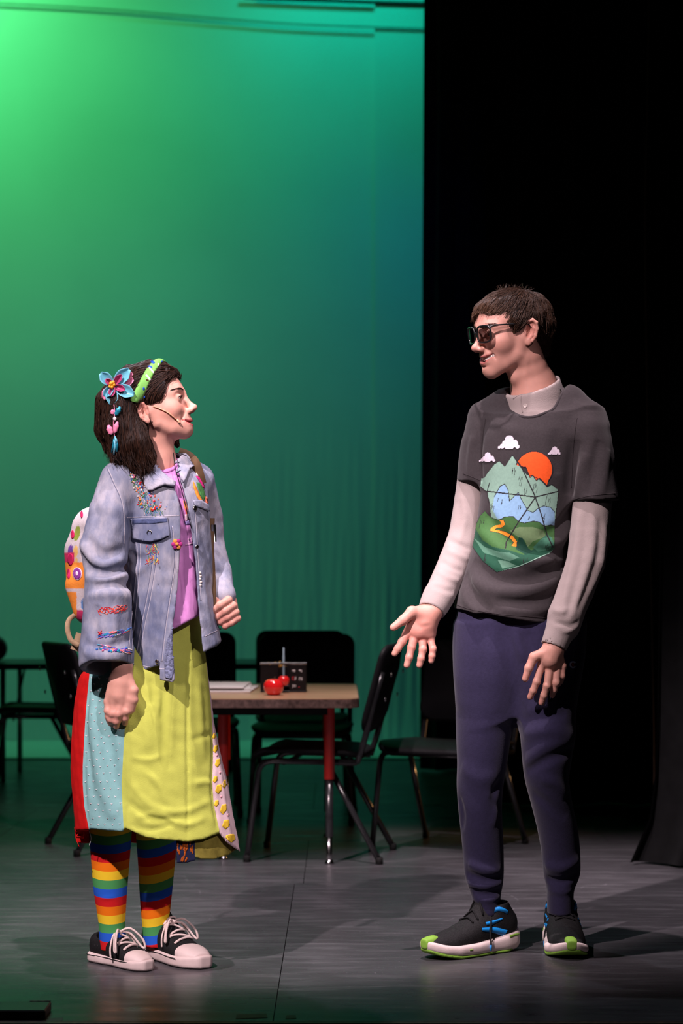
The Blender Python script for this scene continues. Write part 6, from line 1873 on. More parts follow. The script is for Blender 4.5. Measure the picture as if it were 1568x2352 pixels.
    q = MB(); q.tube(bs.pts([(351, 934), (366, 938), (384, 946), (398, 957), (407, 966)], 0.003, 24), 0.0014, 6); q.build('boom', M_MIC, mic)
    a_, b_ = bs.pts([(405, 963), (413, 973)], 0.004); q = MB(); q.tube([a_, a_ * 0.4 + b_ * 0.6, b_], [0.0016, 0.0032, 0.0026], 8); q.build('capsule', M_MIC, mic)
    a_, b_ = bs.pts([(410, 971), (411, 975)], 0.003); q = MB(); q.tube([a_, b_], [0.0024, 0.0012], 8); q.build('windscreen', material('mic_tip_dark', (0.03, 0.02, 0.015), 0.8, 0.2, noise=(80, 0.2)), mic)
    l, n_ = bs.hit(349, 967); q = MB(); q.lathe([(0.0003, -0.0018), (0.0017, -0.0008), (0.0017, 0.0008), (0.0003, 0.0018)], l + n_ * 0.001, 8); q.build('ear_stud', M_CHROME, girl)
    q = MB(); q.tube(np.array([P(398, 1040, 5.70), P(402, 1075, 5.675), P(418, 1130, 5.655), P(432, 1185, 5.66), P(440, 1215, 5.665)]), 0.0013, 5); q.build('mic_cable', M_RUBBER, mic)

    # ---- pink shirt
    yaw = math.radians(30)
    def tor(y, xl, xr, b, d=5.77):
        hw = (xr - xl) / 2 * d / F; a = math.sqrt(max(hw * hw - (b * math.sin(yaw)) ** 2, 1e-4)) / math.cos(yaw); c = P((xl + xr) / 2, y, d); return (c[2], c[0], d, a, b, yaw)
    T = SDF()
    T.loft([tor(1072, 322, 440, 0.058), tor(1100, 296, 458, 0.085), tor(1160, 296, 462, 0.104), tor(1240, 300, 462, 0.102), tor(1320, 302, 464, 0.100), tor(1400, 304, 468, 0.104), tor(1450, 306, 470, 0.106)], k=0.02)
    T.chain([P(300, 1095, 5.73), P(365, 1078, 5.755), P(440, 1092, 5.80)], [0.03, 0.042, 0.03], k=0.04)
    T.chain([P(364, 1030, 5.745), P(366, 1058, 5.735)], [0.050, 0.046], k=0.005, op='s')
    zc_ = P(400, 1445, 5.7)
    T.cut(lambda p: (zc_[2] + 0.55 * np.clip(p[:, 0] - zc_[0], 0, 9)) - p[:, 2], 0.003, 'i')
    ps0 = Surf(*T.mesh(0.006))
    for pl, w_, h_ in (([(425, 1250), (428, 1330), (420, 1420)], 0.010, -0.006), ([(438, 1260), (446, 1340), (452, 1410)], 0.009, 0.006), ([(412, 1280), (410, 1350), (408, 1430)], 0.009, 0.005), ([(440, 1330), (455, 1380), (462, 1410)], 0.007, -0.006), ([(412, 1200), (425, 1215), (440, 1212)], 0.009, 0.003)):
        T.fold(ps0.pts(pl, 0, 8), w_, h_)
    TV, TF_ = T.mesh(0.0034)
    M_PNK = material('pink_jersey', srgb(222, 150, 216), 0.85, 0.15, sheen=0.1, noise=(40, 0.05), bump=(380, 0.08, 2))
    tee = mesh_obj('t_shirt', TV, TF_, M_PNK, girl); tsf = Surf(TV, TF_)
    q = MB(); q.tube(tsf.pts([(350, 1070), (362, 1080), (378, 1084), (396, 1078), (408, 1064)], 0.0, 20), 0.0038, 7); q.build('collar_rib', M_PNK, tee)
    for poly, col in (([(420, 1150), (427, 1152), (432, 1166), (424, 1170)], (240, 150, 80)), ([(424, 1168), (433, 1166), (436, 1182), (428, 1186)], (232, 96, 80)), ([(424, 1182), (430, 1180), (432, 1196), (426, 1198)], (244, 214, 220)), ([(424, 1198), (436, 1194), (438, 1204), (426, 1206)], (170, 160, 220)),
                      ([(430, 1238), (433, 1236), (436, 1248), (433, 1249)], (240, 190, 225)), ([(437, 1236), (440, 1235), (442, 1246), (439, 1247)], (240, 190, 225)), ([(425, 1250), (444, 1246), (444, 1249), (425, 1254)], (240, 190, 225))):
        V_, F_, _ = patch(tsf, poly, 0.0004, 0.0005, 3.0); q = MB(); q.add(V_, F_); q.build('print', material('shirt_print_%d' % col[1], srgb(*col), 0.7, 0.2, noise=(60, 0.08)), tee)

    # ---- denim jacket
    def sleeves_(J):
        J.chain([P(272, 1112, 5.69), P(252, 1180, 5.665), P(238, 1255, 5.655), P(244, 1320, 5.650), P(246, 1380, 5.645), P(245, 1450, 5.642), P(244, 1510, 5.640)], [0.052, 0.056, 0.062, 0.056, 0.062, 0.064, 0.067], k=0.03)
        J.chain([P(244, 1500, 5.640), P(244, 1560, 5.640)], [0.067, 0.067], k=0.02)
        J.chain([P(456, 1105, 5.84), P(476, 1190, 5.875), P(480, 1250, 5.875), P(498, 1315, 5.83), P(508, 1348, 5.805)], [0.044, 0.042, 0.042, 0.038, 0.033], k=0.02)
        J.chain([P(504, 1348, 5.795), P(511, 1368, 5.778)], [0.036, 0.037], k=0.004)
    J = SDF()
    jr = [tor(1064, 322, 432, 0.060), tor(1082, 284, 456, 0.085), tor(1110, 268, 472, 0.108), tor(1160, 268, 480, 0.124), tor(1220, 276, 484, 0.126), tor(1290, 284, 488, 0.126), tor(1350, 288, 491, 0.128), tor(1420, 292, 499, 0.134), tor(1490, 296, 512, 0.140), tor(1580, 298, 524, 0.146)]
    def torso_(J):
        J.loft(jr, k=0.02)
        J.chain([P(282, 1098, 5.70), P(330, 1084, 5.73), P(368, 1072, 5.76), P(420, 1078, 5.80), P(452, 1100, 5.83)], [0.044, 0.046, 0.048, 0.040, 0.036], k=0.04)
    JFOLD = [([(200, 1235), (235, 1275), (285, 1262)], 0.013, -0.012), ([(185, 1250), (225, 1295), (285, 1285)], 0.013, 0.010), ([(180, 1275), (215, 1310), (250, 1318), (295, 1300)], 0.012, -0.014), ([(195, 1325), (240, 1330), (290, 1318)], 0.012, 0.009), ([(215, 1350), (255, 1342), (298, 1345)], 0.011, -0.010), ([(200, 1370), (245, 1362), (298, 1368)], 0.012, 0.008),
             ([(225, 1390), (215, 1430), (222, 1470)], 0.012, -0.011), ([(265, 1390), (262, 1440), (250, 1490)], 0.011, 0.006), ([(215, 1150), (225, 1220), (210, 1260)], 0.014, -0.005), ([(255, 1140), (262, 1200), (255, 1245)], 0.016, 0.006), ([(192, 1475), (235, 1485), (300, 1470)], 0.010, -0.006), ([(190, 1500), (240, 1508), (302, 1496)], 0.010, 0.006),
             ([(300, 1270), (318, 1285), (335, 1275)], 0.011, -0.007), ([(296, 1300), (316, 1312), (345, 1290)], 0.011, 0.007), ([(380, 1260), (370, 1330), (360, 1420)], 0.014, 0.005), ([(340, 1300), (335, 1380), (325, 1470)], 0.013, -0.004), ([(400, 1250), (404, 1320), (395, 1400)], 0.008, -0.006),
             ([(455, 1200), (470, 1250), (480, 1300)], 0.010, -0.006), ([(462, 1300), (470, 1370), (485, 1440)], 0.012, 0.006), ([(478, 1330), (488, 1400), (505, 1455)], 0.010, -0.006), ([(492, 1265), (502, 1280), (512, 1300)], 0.007, -0.006), ([(495, 1310), (506, 1318), (516, 1330)], 0.007, -0.005)]
    on_arm = lambda pl: np.mean([p_[0] for p_ in pl]) < 292 or (np.mean([p_[0] for p_ in pl]) > 490 and np.mean([p_[1] for p_ in pl]) < 1345)
    J0 = SDF(); torso_(J0); sleeves_(J0); js0 = Surf(*J0.mesh(0.006))
    torso_(J)
    for pl, w_, h_ in JFOLD:
        if not on_arm(pl): J.fold(js0.pts(pl, 0, 8), w_, h_)
    J.shell(0.010)
    J.chain([P(365, 1040, 5.755), P(366, 1085, 5.755)], [0.052, 0.058], k=0.006, op='s')
    ey = np.array((1040, 1075, 1110, 1160, 1230, 1290, 1340, 1400, 1450, 1500, 1535, 1600.0))
    exl = np.array((352, 362, 398, 414, 413, 411, 408, 402, 396, 398, 400, 402.0)); exr = np.array((404, 409, 414, 428, 441, 449, 452, 457, 462, 466, 468, 470.0))
    def opening(p):
        s_ = p[:, 1]; py = HY + (CH - p[:, 2]) * F / s_; px = CX + p[:, 0] * F / s_
        xl = np.interp(py, ey, exl); xr = np.interp(py, ey, exr)
        return np.maximum(np.maximum(xl - px, px - xr) * (5.7 / F), s_ - 5.77)
    J.cut(opening, 0.003, 's')
    hx = np.array((280, 305, 345, 395, 405, 460, 470, 500, 520, 540.0)); hy_ = np.array((1536, 1545, 1556, 1567, 1560, 1500, 1497, 1482, 1462, 1455.0))
    def hem(p):
        py = HY + (CH - p[:, 2]) * F / p[:, 1]; px = CX + p[:, 0] * F / p[:, 1]
        return (py - np.interp(px, hx, hy_)) * (5.7 / F)
    J.cut(hem, 0.004, 'i')
    # sleeves
    sleeves_(J)
    cz = P(240, 1524, 5.58)
    J.cut(lambda p: (cz[2] + 0.06 * (p[:, 0] - cz[0]) - 0.35 * (p[:, 1] - 5.60)) - p[:, 2], 0.004, 'i', lo=(-0.75, 5.50, 0.70), hi=(P(302, 1500, 5.62)[0], 5.715, P(0, 1480, 5.6)[2]))
    J.chain([P(250, 1505, 5.64), P(250, 1600, 5.64)], [0.056, 0.058], k=0.004, op='s')
    for pl, w_, h_ in JFOLD:
        if on_arm(pl): J.fold(js0.pts(pl, 0, 8), w_, h_)
    J.disp(lambda p: 0.0016 * wnoise(p, 55, 52) + 0.0007 * wnoise(p, 170, 53), (-9, 0, 0), (9, 9, 9))
    JV, JF_ = J.mesh(0.0038, 0.05, 2.6)
    jac = mesh_obj('denim_jacket', JV, JF_, M_DEN, girl); jsf = Surf(JV, JF_)
    def jp(poly, mat, name, off=0.0006, th=0.003, st=4.0, par=None, lift=None):
        V_, F_, _ = patch(jsf, poly, off, th, st, lift=lift); q = MB(); q.add(V_, F_); return q.build(name, mat, par or jac)
    jp([(314, 1072), (320, 1088), (329, 1104), (342, 1128), (352, 1128), (362, 1121), (377, 1115), (392, 1119), (407, 1123), (394, 1108), (381, 1096), (370, 1085), (360, 1072), (340, 1064)], M_DEN, 'collar', 0.002, 0.004, lift=lambda x, y: 0.010 * max(0, min(1, (y - 1085) / 35)))
    jp([(405, 1054), (412, 1046), (426, 1050), (436, 1062), (441, 1074), (432, 1080), (424, 1098), (418, 1112), (412, 1090), (407, 1070)], M_DEN, 'collar', 0.002, 0.004, lift=lambda x, y: 0.008 * max(0, min(1, (y - 1060) / 35)))
    jp([(298, 1191), (384, 1187), (390, 1228), (372, 1238), (348, 1244), (325, 1240), (302, 1235)], M_DEN, 'pocket_flap', 0.001, 0.004, lift=lambda x, y: 0.004 * max(0, (y - 1195) / 50))
    jp([(442, 1150), (460, 1150), (476, 1160), (478, 1175), (462, 1168), (446, 1162)], M_DEN, 'pocket_flap', 0.001, 0.004)
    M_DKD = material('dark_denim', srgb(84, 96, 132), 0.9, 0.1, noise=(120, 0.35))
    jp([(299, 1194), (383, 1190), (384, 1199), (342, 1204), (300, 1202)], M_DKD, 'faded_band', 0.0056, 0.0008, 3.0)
    jp([(396, 1440), (399, 1480), (400, 1535), (394, 1560), (380, 1556), (378, 1520), (384, 1470)], material('frayed_denim', srgb(120, 128, 156), 0.95, 0.1, noise=(140, 0.6), bump=(200, 0.6, 3)), 'frayed_edge', 0.0006, 0.0022, 3.0)
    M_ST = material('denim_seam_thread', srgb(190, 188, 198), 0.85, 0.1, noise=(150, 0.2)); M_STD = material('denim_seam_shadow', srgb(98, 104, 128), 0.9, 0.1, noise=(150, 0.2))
    for pl in ([(292, 1189), (340, 1187), (412, 1184)], [(314, 1250), (315, 1290), (306, 1380), (297, 1478), (296, 1520)], [(322, 1250), (322, 1290), (314, 1380), (304, 1478), (302, 1515)], [(362, 1246), (360, 1290), (346, 1374), (330, 1450), (318, 1516)], [(354, 1246), (352, 1290), (338, 1374), (322, 1450), (312, 1514)],
               [(396, 1208), (402, 1270), (402, 1300), (390, 1380), (380, 1450), (372, 1520)], [(304, 1524), (340, 1532), (372, 1536), (398, 1530)], [(248, 1076), (262, 1108), (280, 1150), (286, 1200), (285, 1250)], [(470, 1462), (490, 1452), (508, 1444)], [(448, 1170), (452, 1230), (456, 1300), (462, 1380)]):
        q = MB(); q.tube(jsf.pts(pl, -0.0005, 60), 0.0013, 6); q.build('seam', M_ST, jac)
        q = MB(); q.tube(jsf.pts([(x - 2.4, y) for x, y in pl], -0.0006, 60), 0.0011, 6); q.build('seam', M_STD, jac)  # darker line beside each seam, its shade put into the colour
    for x, y, r in ((345, 1224, 0.0085), (348, 1113, 0.0080), (445, 1168, 0.0075), (449, 1256, 0.006), (363, 1519, 0.006)):
        l, n_ = jsf.hit(x, y)
        if l is None: continue
        q = MB(); ax = np.array(Vector(n_).to_track_quat('Z', 'Y').to_matrix()); q.lathe([(0.0004, 0.0), (r, 0.0005), (r, 0.0025), (r * 0.75, 0.0038), (r * 0.5, 0.0030), (0.0004, 0.0032)], l + n_ * 0.004, 16, axis=ax); q.build('button', M_CHROME if y != 1113 else M_WHI, jac)
    # embroidery: knots and stitches, one object for each cluster
    rgd = random.Random(12)
    PAL = {'red': (206, 40, 44), 'coral': (236, 120, 90), 'pink': (236, 130, 160), 'orange': (240, 150, 60), 'white': (236, 226, 216), 'blue': (60, 110, 190), 'teal': (40, 150, 180), 'green': (70, 130, 70), 'yellow': (236, 206, 70), 'violet': (120, 70, 170), 'magenta': (190, 40, 120)}
    M_EMB = material('embroidery_thread', rough=0.7, spec=0.25, attr=True, noise=(200, 0.12))
    def knot(q, x, y, r, col):
        l, n_ = jsf.hit(x, y)
        if l is None: return
        V_, F_ = lathe([(0.0003, -0.3 * r)] + [(r * math.sin(math.pi * k / 6), r * 0.7 * -math.cos(math.pi * k / 6)) for k in range(1, 6)] + [(0.0003, r * 0.7)], 8)
        ax = np.array(Vector(n_).to_track_quat('Z', 'Y').to_matrix()); q.add(V_ @ ax.T + l + n_ * r * 0.3, F_, np.array(srgb(*PAL[col])))
    def stitch(q, pl, r, col):
        pts = jsf.pts(pl, r * 0.5, 7)
        V_, F_ = tube(pts, r, 5); q.add(V_, F_, np.array(srgb(*PAL[col])))
    q = MB()
    for k in range(125):
        t = rgd.random(); u = rgd.random()
        x = 296 + 26 * t + 62 * u * t + rgd.uniform(-3, 3); y = 1072 + 105 * t - 10 * u + rgd.uniform(-5, 5)
        if x > 386 or y > 1182: continue
        knot(q, x, y, rgd.choice((0.0012, 0.0014, 0.0018, 0.0022, 0.0026, 0.0034)), rgd.choice(('red', 'coral', 'pink', 'coral', 'white', 'red', 'blue', 'pink', 'orange', 'white')))
    for k in range(130):
        t = rgd.random(); x = 298 + 30 * t + 55 * rgd.random() * t; y = 1080 + 98 * t + rgd.uniform(-6, 6)
        stitch(q, [(x, y), (x + rgd.uniform(-4, 4), y + 4), (x + rgd.uniform(-5, 5), y + 9)], 0.0007, rgd.choice(('green', 'green', 'teal', 'blue', 'green', 'white')))
    e_ = q.build('embroidery', M_EMB, jac); e_['label'] = 'red, coral and white embroidered flowers on the chest'; e_['kind'] = 'stuff'
    q = MB()
    for k in range(46):
        x = 335 + 30 * rgd.random(); y = 1248 + 42 * rgd.random(); stitch(q, [(x, y), (x + rgd.uniform(-4, 4), y + 5), (x + rgd.uniform(-5, 5), y + 9)], 0.0008, rgd.choice(('yellow', 'yellow', 'red', 'coral', 'blue', 'green')))
    e_ = q.build('embroidery', M_EMB, jac); e_['kind'] = 'stuff'; e_['label'] = 'yellow and red embroidery below the pocket'
    q = MB()
    for k in range(40):
        x = 224 + 62 * k / 40; y = 1404 + 5 * math.sin(k * 1.3) - 6 * k / 40; stitch(q, [(x, y + rgd.uniform(-5, 5)), (x + 4, y + rgd.uniform(-5, 5)), (x + 8, y + rgd.uniform(-5, 5))], 0.0009, rgd.choice(('red', 'red', 'coral')))
    e_ = q.build('embroidery', M_EMB, jac); e_['kind'] = 'stuff'; e_['label'] = 'red embroidered writing-like stitches on the sleeve'
    q = MB()
    for k in range(90):
        x = 221 + 75 * rgd.random(); b0 = 1466 - 0.22 * (x - 221) if k % 2 else 1484 + 0.16 * (x - 221)
        y = b0 + rgd.uniform(-5, 5); stitch(q, [(x, y), (x + 4, y - 2 if k % 2 else y + 1), (x + 9, y - 4 if k % 2 else y + 3)], 0.0016, rgd.choice(('teal', 'blue', 'pink', 'violet', 'white', 'blue', 'coral', 'teal')))
    for k in range(12): knot(q, 222 + 75 * rgd.random(), 1488 + 8 * rgd.random(), 0.0036, rgd.choice(('teal', 'pink', 'violet', 'orange', 'blue')))
    for a in range(5):
        an = a * 1.256; stitch(q, [(231, 1455), (231 + 3 * math.cos(an), 1455 + 3 * math.sin(an)), (231 + 7 * math.cos(an), 1455 + 7 * math.sin(an))], 0.0015, 'red')
    e_ = q.build('embroidery', M_EMB, jac); e_['kind'] = 'stuff'; e_['label'] = 'blue, pink and violet embroidery near the cuff'
    for poly, col in (([(442, 1062), (446, 1060), (452, 1078), (462, 1094), (456, 1096), (446, 1080)], 'blue'), ([(449, 1094), (456, 1096), (463, 1092), (466, 1108), (469, 1122), (465, 1120), (456, 1104)], 'magenta'), ([(443, 1106), (450, 1120), (458, 1140), (464, 1152), (459, 1154), (450, 1138), (444, 1120)], 'orange'),
                      ([(450, 1108), (460, 1112), (467, 1126), (471, 1142), (466, 1150), (458, 1136)], 'green'), ([(470, 1140), (475, 1144), (476, 1158), (471, 1156)], 'coral'), ([(446, 1078), (452, 1084), (457, 1094), (452, 1094)], 'white')):
        jp(poly, material('applique_' + col, srgb(*PAL[col]), 0.8, 0.2, noise=(160, 0.3)), 'applique', 0.0006, 0.0016, 3.0)
    # cloth flowers pinned to the edge, pearls
    def rosette(x, y, r, cols):
        l, n_ = jsf.hit(x, y)
        if l is None: return
        ax = np.array(Vector(n_).to_track_quat('Z', 'Y').to_matrix()); l = l + n_ * 0.003
        q = MB()
        for k in range(6):
            a = k * math.pi / 3; V_, F_ = lathe([(0.0003, -0.2)] + [(math.sin(math.pi * i / 6), -0.5 * math.cos(math.pi * i / 6)) for i in range(1, 6)] + [(0.0003, 0.5)], 10)
            V_ = V_ * r * 0.55 + np.array((math.cos(a), math.sin(a), 0)) * r * 0.7; q.add(V_ @ ax.T + l, F_, np.array(srgb(*cols[k % len(cols)])))
        V_, F_ = lathe([(0.0003, -0.2)] + [(math.sin(math.pi * i / 6), -0.7 * math.cos(math.pi * i / 6)) for i in range(1, 6)] + [(0.0003, 0.7)], 10); q.add((V_ * r * 0.4 + (0, 0, r * 0.3)) @ ax.T + l, F_, np.array(srgb(*cols[-1])))
        q.build('cloth_flower', M_EMB, jac)['kind'] = 'stuff'
    rosette(412, 1426, 0.014, ((232, 70, 120), (240, 222, 222))); rosette(406, 1250, 0.012, ((180, 50, 130), (160, 40, 120), (226, 150, 70)))
    q = MB()
    for x, y in ((459, 1316), (460, 1323), (459, 1330), (461, 1337), (460, 1344)): knot(q, x, y, 0.0036, 'white')
    q.build('pearl_trim', M_EMB, jac)['kind'] = 'stuff'

    # ---- socks
    M_SOCK = bpy.data.materials.new('rainbow_stripe_knit'); M_SOCK.use_nodes = True
    nt = M_SOCK.node_tree; at = nt.nodes.new('ShaderNodeAttribute'); at.attribute_name = 'band'; fr_ = nt.nodes.new('ShaderNodeMath'); fr_.operation = 'FRACT'; rp = nt.nodes.new('ShaderNodeValToRGB')
    rp.color_ramp.interpolation = 'CONSTANT'; e = rp.color_ramp.elements
    cols = [srgb(78, 160, 92), srgb(42, 100, 214), srgb(214, 34, 38), srgb(248, 126, 22), srgb(250, 212, 50)]
    e[0].position = 0; e[0].color = (*cols[0], 1); e[1].position = 0.2; e[1].color = (*cols[1], 1)
    for k in (2, 3, 4): x_ = e.new(k * 0.2); x_.color = (*cols[k], 1)
    nt.links.new(at.outputs['Fac'], fr_.inputs[0]); nt.links.new(fr_.outputs[0], rp.inputs[0]); bsd = nt.nodes['Principled BSDF']; nt.links.new(rp.outputs[0], bsd.inputs['Base Color']); bsd.inputs['Roughness'].default_value = 0.9; bsd.inputs['Specular IOR Level'].default_value = 0.12
    nn_ = nt.nodes.new('ShaderNodeTexNoise'); nn_.inputs['Scale'].default_value = 500; bb = nt.nodes.new('ShaderNodeBump'); bb.inputs['Strength'].default_value = 0.2; bb.inputs['Distance'].default_value = 0.002; nt.links.new(nn_.outputs['Fac'], bb.inputs['Height']); nt.links.new(bb.outputs[0], bsd.inputs['Normal'])
    def sock(rows, dfun, y0, tilt):
        K = SDF()
        lo_ = []
        for y, xl, xr in rows:
            d = dfun(y); c = P((xl + xr) / 2, y, d); hw = (xr - xl) / 2 * d / F; lo_.append((c[2], c[0], d, hw, hw * 1.08))
        K.loft(lo_, k=0.01)
        cx, cy = lo_[-1][1], lo_[-1][2]
        for yy, h_ in ((2060, 0.002), (2100, -0.0035), (2118, 0.003), (2136, -0.003)):
            z = P(0, yy, dfun(yy))[2]; K.fold([(cx - 0.05, cy - 0.05, z), (cx, cy - 0.06, z + 0.004), (cx + 0.05, cy - 0.05, z + 0.008)], 0.006, h_)
        V_, F_ = K.mesh(0.0035)
        per = 20.6 * 5.8 / F
        band = (P(0, y0, 5.8)[2] - V_[:, 2] + tilt * (V_[:, 0] - cx) + 0.010 * np.sin((V_[:, 2]) * 9) * 0) / (5 * per)
        sag = -0.006 * np.clip(1 - ((V_[:, 0] - cx) / 0.05) ** 2, 0, 1)
        return mesh_obj('striped_sock', V_, F_, M_SOCK, girl, attrs={'band': band + sag / (5 * per)})
    s1 = sock([(1850, 204, 304), (1905, 206, 303), (1930, 206, 301), (1985, 210, 297), (2040, 214, 292), (2090, 222, 289), (2125, 227, 287), (2150, 228, 289), (2180, 230, 294)], lambda y: 5.82 + 0.02 * (y - 1850) / 330, 1912, 0.04)
    s2 = sock([(1850, 309, 412), (1930, 313, 406), (1980, 317, 402), (2040, 320, 396), (2090, 323, 391), (2125, 327, 385), (2145, 328, 386), (2172, 330, 392)], lambda y: 5.88 + 0.025 * (y - 1850) / 330, 1926, 0.20)
    s1['label'] = 'rainbow striped knee sock on the leg under the aqua skirt panel'; s2['label'] = 'rainbow striped knee sock on the leg under the lime skirt panel'

    # ---- canvas sneakers
    M_CAN = material('black_canvas', (0.016, 0.016, 0.017), 0.85, 0.15, noise=(300, 0.3), bump=(600, 0.2, 2)); M_RUB = material('white_rubber', srgb(232, 212, 208), 0.5, 0.35, noise=(30, 0.06)); M_LAC = material('white_lace', srgb(232, 212, 206), 0.85, 0.1, noise=(200, 0.08)); M_LIN = material('dark_foxing_line', (0.03, 0.03, 0.03), 0.6, 0.3, noise=(60, 0.2))
    def sneaker(heel, toe, side):
        heel = np.array(heel); toe = np.array(toe); v = toe - heel; L = np.linalg.norm(v); v /= L
        X = Xf(np.array(((v[0], -v[1], 0), (v[1], v[0], 0), (0, 0, 1.0))), L / 0.24, (heel[0], heel[1], 0.0))
        LX = Xf(X.R @ np.array(((0, 0, 1), (1, 0, 0), (0, 1, 0.0))), X.s, X.t)
        root = empty('canvas_sneaker'); root.parent = girl
        A = SDF(); A.loft([(0.000, 0, 0.0135, 0.020, 0.0135), (0.015, 0, 0.0135, 0.032, 0.0135), (0.06, 0, 0.0135, 0.034, 0.0135), (0.11, -0.003 * side, 0.0135, 0.034, 0.0135), (0.165, -0.002 * side, 0.0135, 0.042, 0.0135), (0.205, 0.001 * side, 0.0140, 0.040, 0.0140), (0.228, 0.004 * side, 0.0150, 0.028, 0.0145), (0.240, 0.005 * side, 0.0155, 0.014, 0.0135)], n=4.5, fr=LX, cap=0.004)
        sol = mesh_obj('rubber_sole', *A.mesh(0.003), M_RUB, root)
        B = SDF(); B.xf = X
        B.loft([(0.004, 0, 0.042, 0.019, 0.030), (0.03, 0, 0.048, 0.029, 0.034), (0.07, 0, 0.050, 0.032, 0.038), (0.10, 0, 0.046, 0.033, 0.038), (0.14, 0, 0.034, 0.036, 0.028), (0.175, 0, 0.026, 0.038, 0.022), (0.20, 0.001 * side, 0.024, 0.034, 0.018), (0.225, 0.003 * side, 0.022, 0.022, 0.012)], n=2.2, fr=LX, cap=0.010)
        B.chain([(0.088, 0, 0.070), (0.072, 0, 0.098)], [0.024, 0.017], k=0.012)
        B.cap((0.054, 0, 0.078), (0.054, 0, 0.15), 0.025, k=0.006, op='s')
        V_, F_ = B.mesh(0.0028); up = mesh_obj('canvas_upper', V_, F_, M_CAN, root)
        bt = BVHTree.FromPolygons(V_.tolist(), F_.tolist())
        G = SDF(); G.xf = X; G.loft([(0.165, 0, 0.026, 0.037, 0.0225), (0.19, 0.0005 * side, 0.026, 0.0375, 0.0215), (0.212, 0.002 * side, 0.024, 0.031, 0.018), (0.231, 0.004 * side, 0.022, 0.020, 0.012)], n=2.3, fr=LX, cap=0.004)
        mesh_obj('toe_cap', *G.mesh(0.003), M_RUB, root)
        def top(p, off=0.002):
            l, n_, _, _ = bt.ray_cast(Vector(X(np.array(p) * (1, 1, 0))) + Vector((0, 0, 0.3)), Vector((0, 0, -1)))
            return np.array(l) + np.array(n_) * off if l is not None else X(p)
        for s in (-1, 1):
            q = MB(); pts = []
            for x_ in np.linspace(0.006, 0.19, 26):
                w_ = np.interp(x_, (0, 0.015, 0.06, 0.11, 0.165, 0.205), (0.022, 0.0325, 0.0345, 0.0345, 0.0425, 0.041)) ; pts.append(X((x_, s * w_ - 0.002 * side * (0.05 < x_), 0.0215)))
            q.tube(pts, 0.0012, 5); q.build('foxing_stripe', M_LIN, sol)
            for x_ in (0.045, 0.058):
                o_ = Vector(X((x_, s * 0.2, 0.050))); l, n_, _, _ = bt.ray_cast(o_, Vector(X.R @ np.array((0, -s, 0.0))))
                if l is not None:
                    q = MB(); q.lathe([(0.0004, 0), (0.0024, 0.0004), (0.0020, 0.0014), (0.0004, 0.0008)], np.array(l), 10, axis=np.array(n_.to_track_quat('Z', 'Y').to_matrix())); q.build('eyelet', M_CHROME, up)
        for i, x_ in enumerate((0.098, 0.113, 0.128, 0.143, 0.157)):
            wv = 0.018 + 0.002 * i
            q = MB(); pts = [top((x_ + (0.006 if i % 2 else -0.006) * t / wv, t, 0), 0.0035) for t in np.linspace(-wv, wv, 11)]
            q.tube(pts, 0.0034, 6); q.build('lace', M_LAC, root)
        kn = top((0.108, 0, 0), 0.006); Rr = X.R
        for s in (-1, 1):
            q = MB(); lp = [kn, kn + Rr @ (0.018, s * 0.022, 0.008), kn + Rr @ (0.040, s * 0.046, -0.020), kn + Rr @ (0.046, s * 0.050, -0.044), kn + Rr @ (0.034, s * 0.046, -0.040), kn + Rr @ (0.012, s * 0.026, -0.006), kn]
            q.tube(smooth_path(lp, 30), 0.0032, 6); q.build('lace_loop', M_LAC, root)
            q = MB(); q.tube(smooth_path([kn, kn + Rr @ (0.004, s * 0.024, -0.006), kn + Rr @ (0.014, s * 0.043, -0.036), kn + Rr @ (0.020, s * 0.047, -0.062)], 18), 0.0026, 6); q.build('lace_end', M_LAC, root)
        q = MB(); q.lathe([(0.001, -0.007), (0.007, -0.004), (0.008, 0), (0.006, 0.005), (0.001, 0.007)], kn, 10); q.build('lace_knot', M_LAC, root)
        return root
    h1 = P(214, 2203, floor_d(2205)); t1 = P(346, 2225, floor_d(2231)); a1 = sneaker(h1[:2], t1[:2], -1); a1['label'] = 'black canvas sneaker with white laces, nearest the picture edge'
    h2 = P(338, 2190, floor_d(2192)); t2 = P(468, 2220, floor_d(2227)); a2 = sneaker(h2[:2], t2[:2], 1); a2['label'] = 'black canvas sneaker with white laces, set slightly forward to the right'

    # ---- patchwork skirt
    K = SDF()
    kr = [(1385, 316, 462, 0.098), (1425, 318, 463, 0.100), (1470, 292, 466, 0.10), (1505, 240, 471, 0.115), (1545, 184, 477, 0.13), (1600, 173, 484, 0.14), (1660, 167, 491, 0.15), (1720, 164, 505, 0.155), (1780, 164, 518, 0.16), (1850, 168, 531, 0.165), (1905, 173, 543, 0.17), (1975, 177, 556, 0.175)]
    def kloft(shrink):
        out = []
        for y, xl, xr, b in kr:
            d = 5.80; c = P((xl + xr) / 2, y, d); out.append((c[2], c[0], d, (xr - xl) / 2 * d / F - shrink, b - shrink))
        return out
    K.loft(kloft(0.0), k=0.01)
    hx2 = np.array((150, 172, 204, 206, 283, 286, 330, 380, 430, 470, 503, 520, 552, 570.0)); hy2 = np.array((1906, 1907, 1907, 1903, 1910, 1902, 1922, 1930, 1933, 1926, 1913, 1935, 1958, 1960.0))
    ks0 = Surf(*K.mesh(0.007))
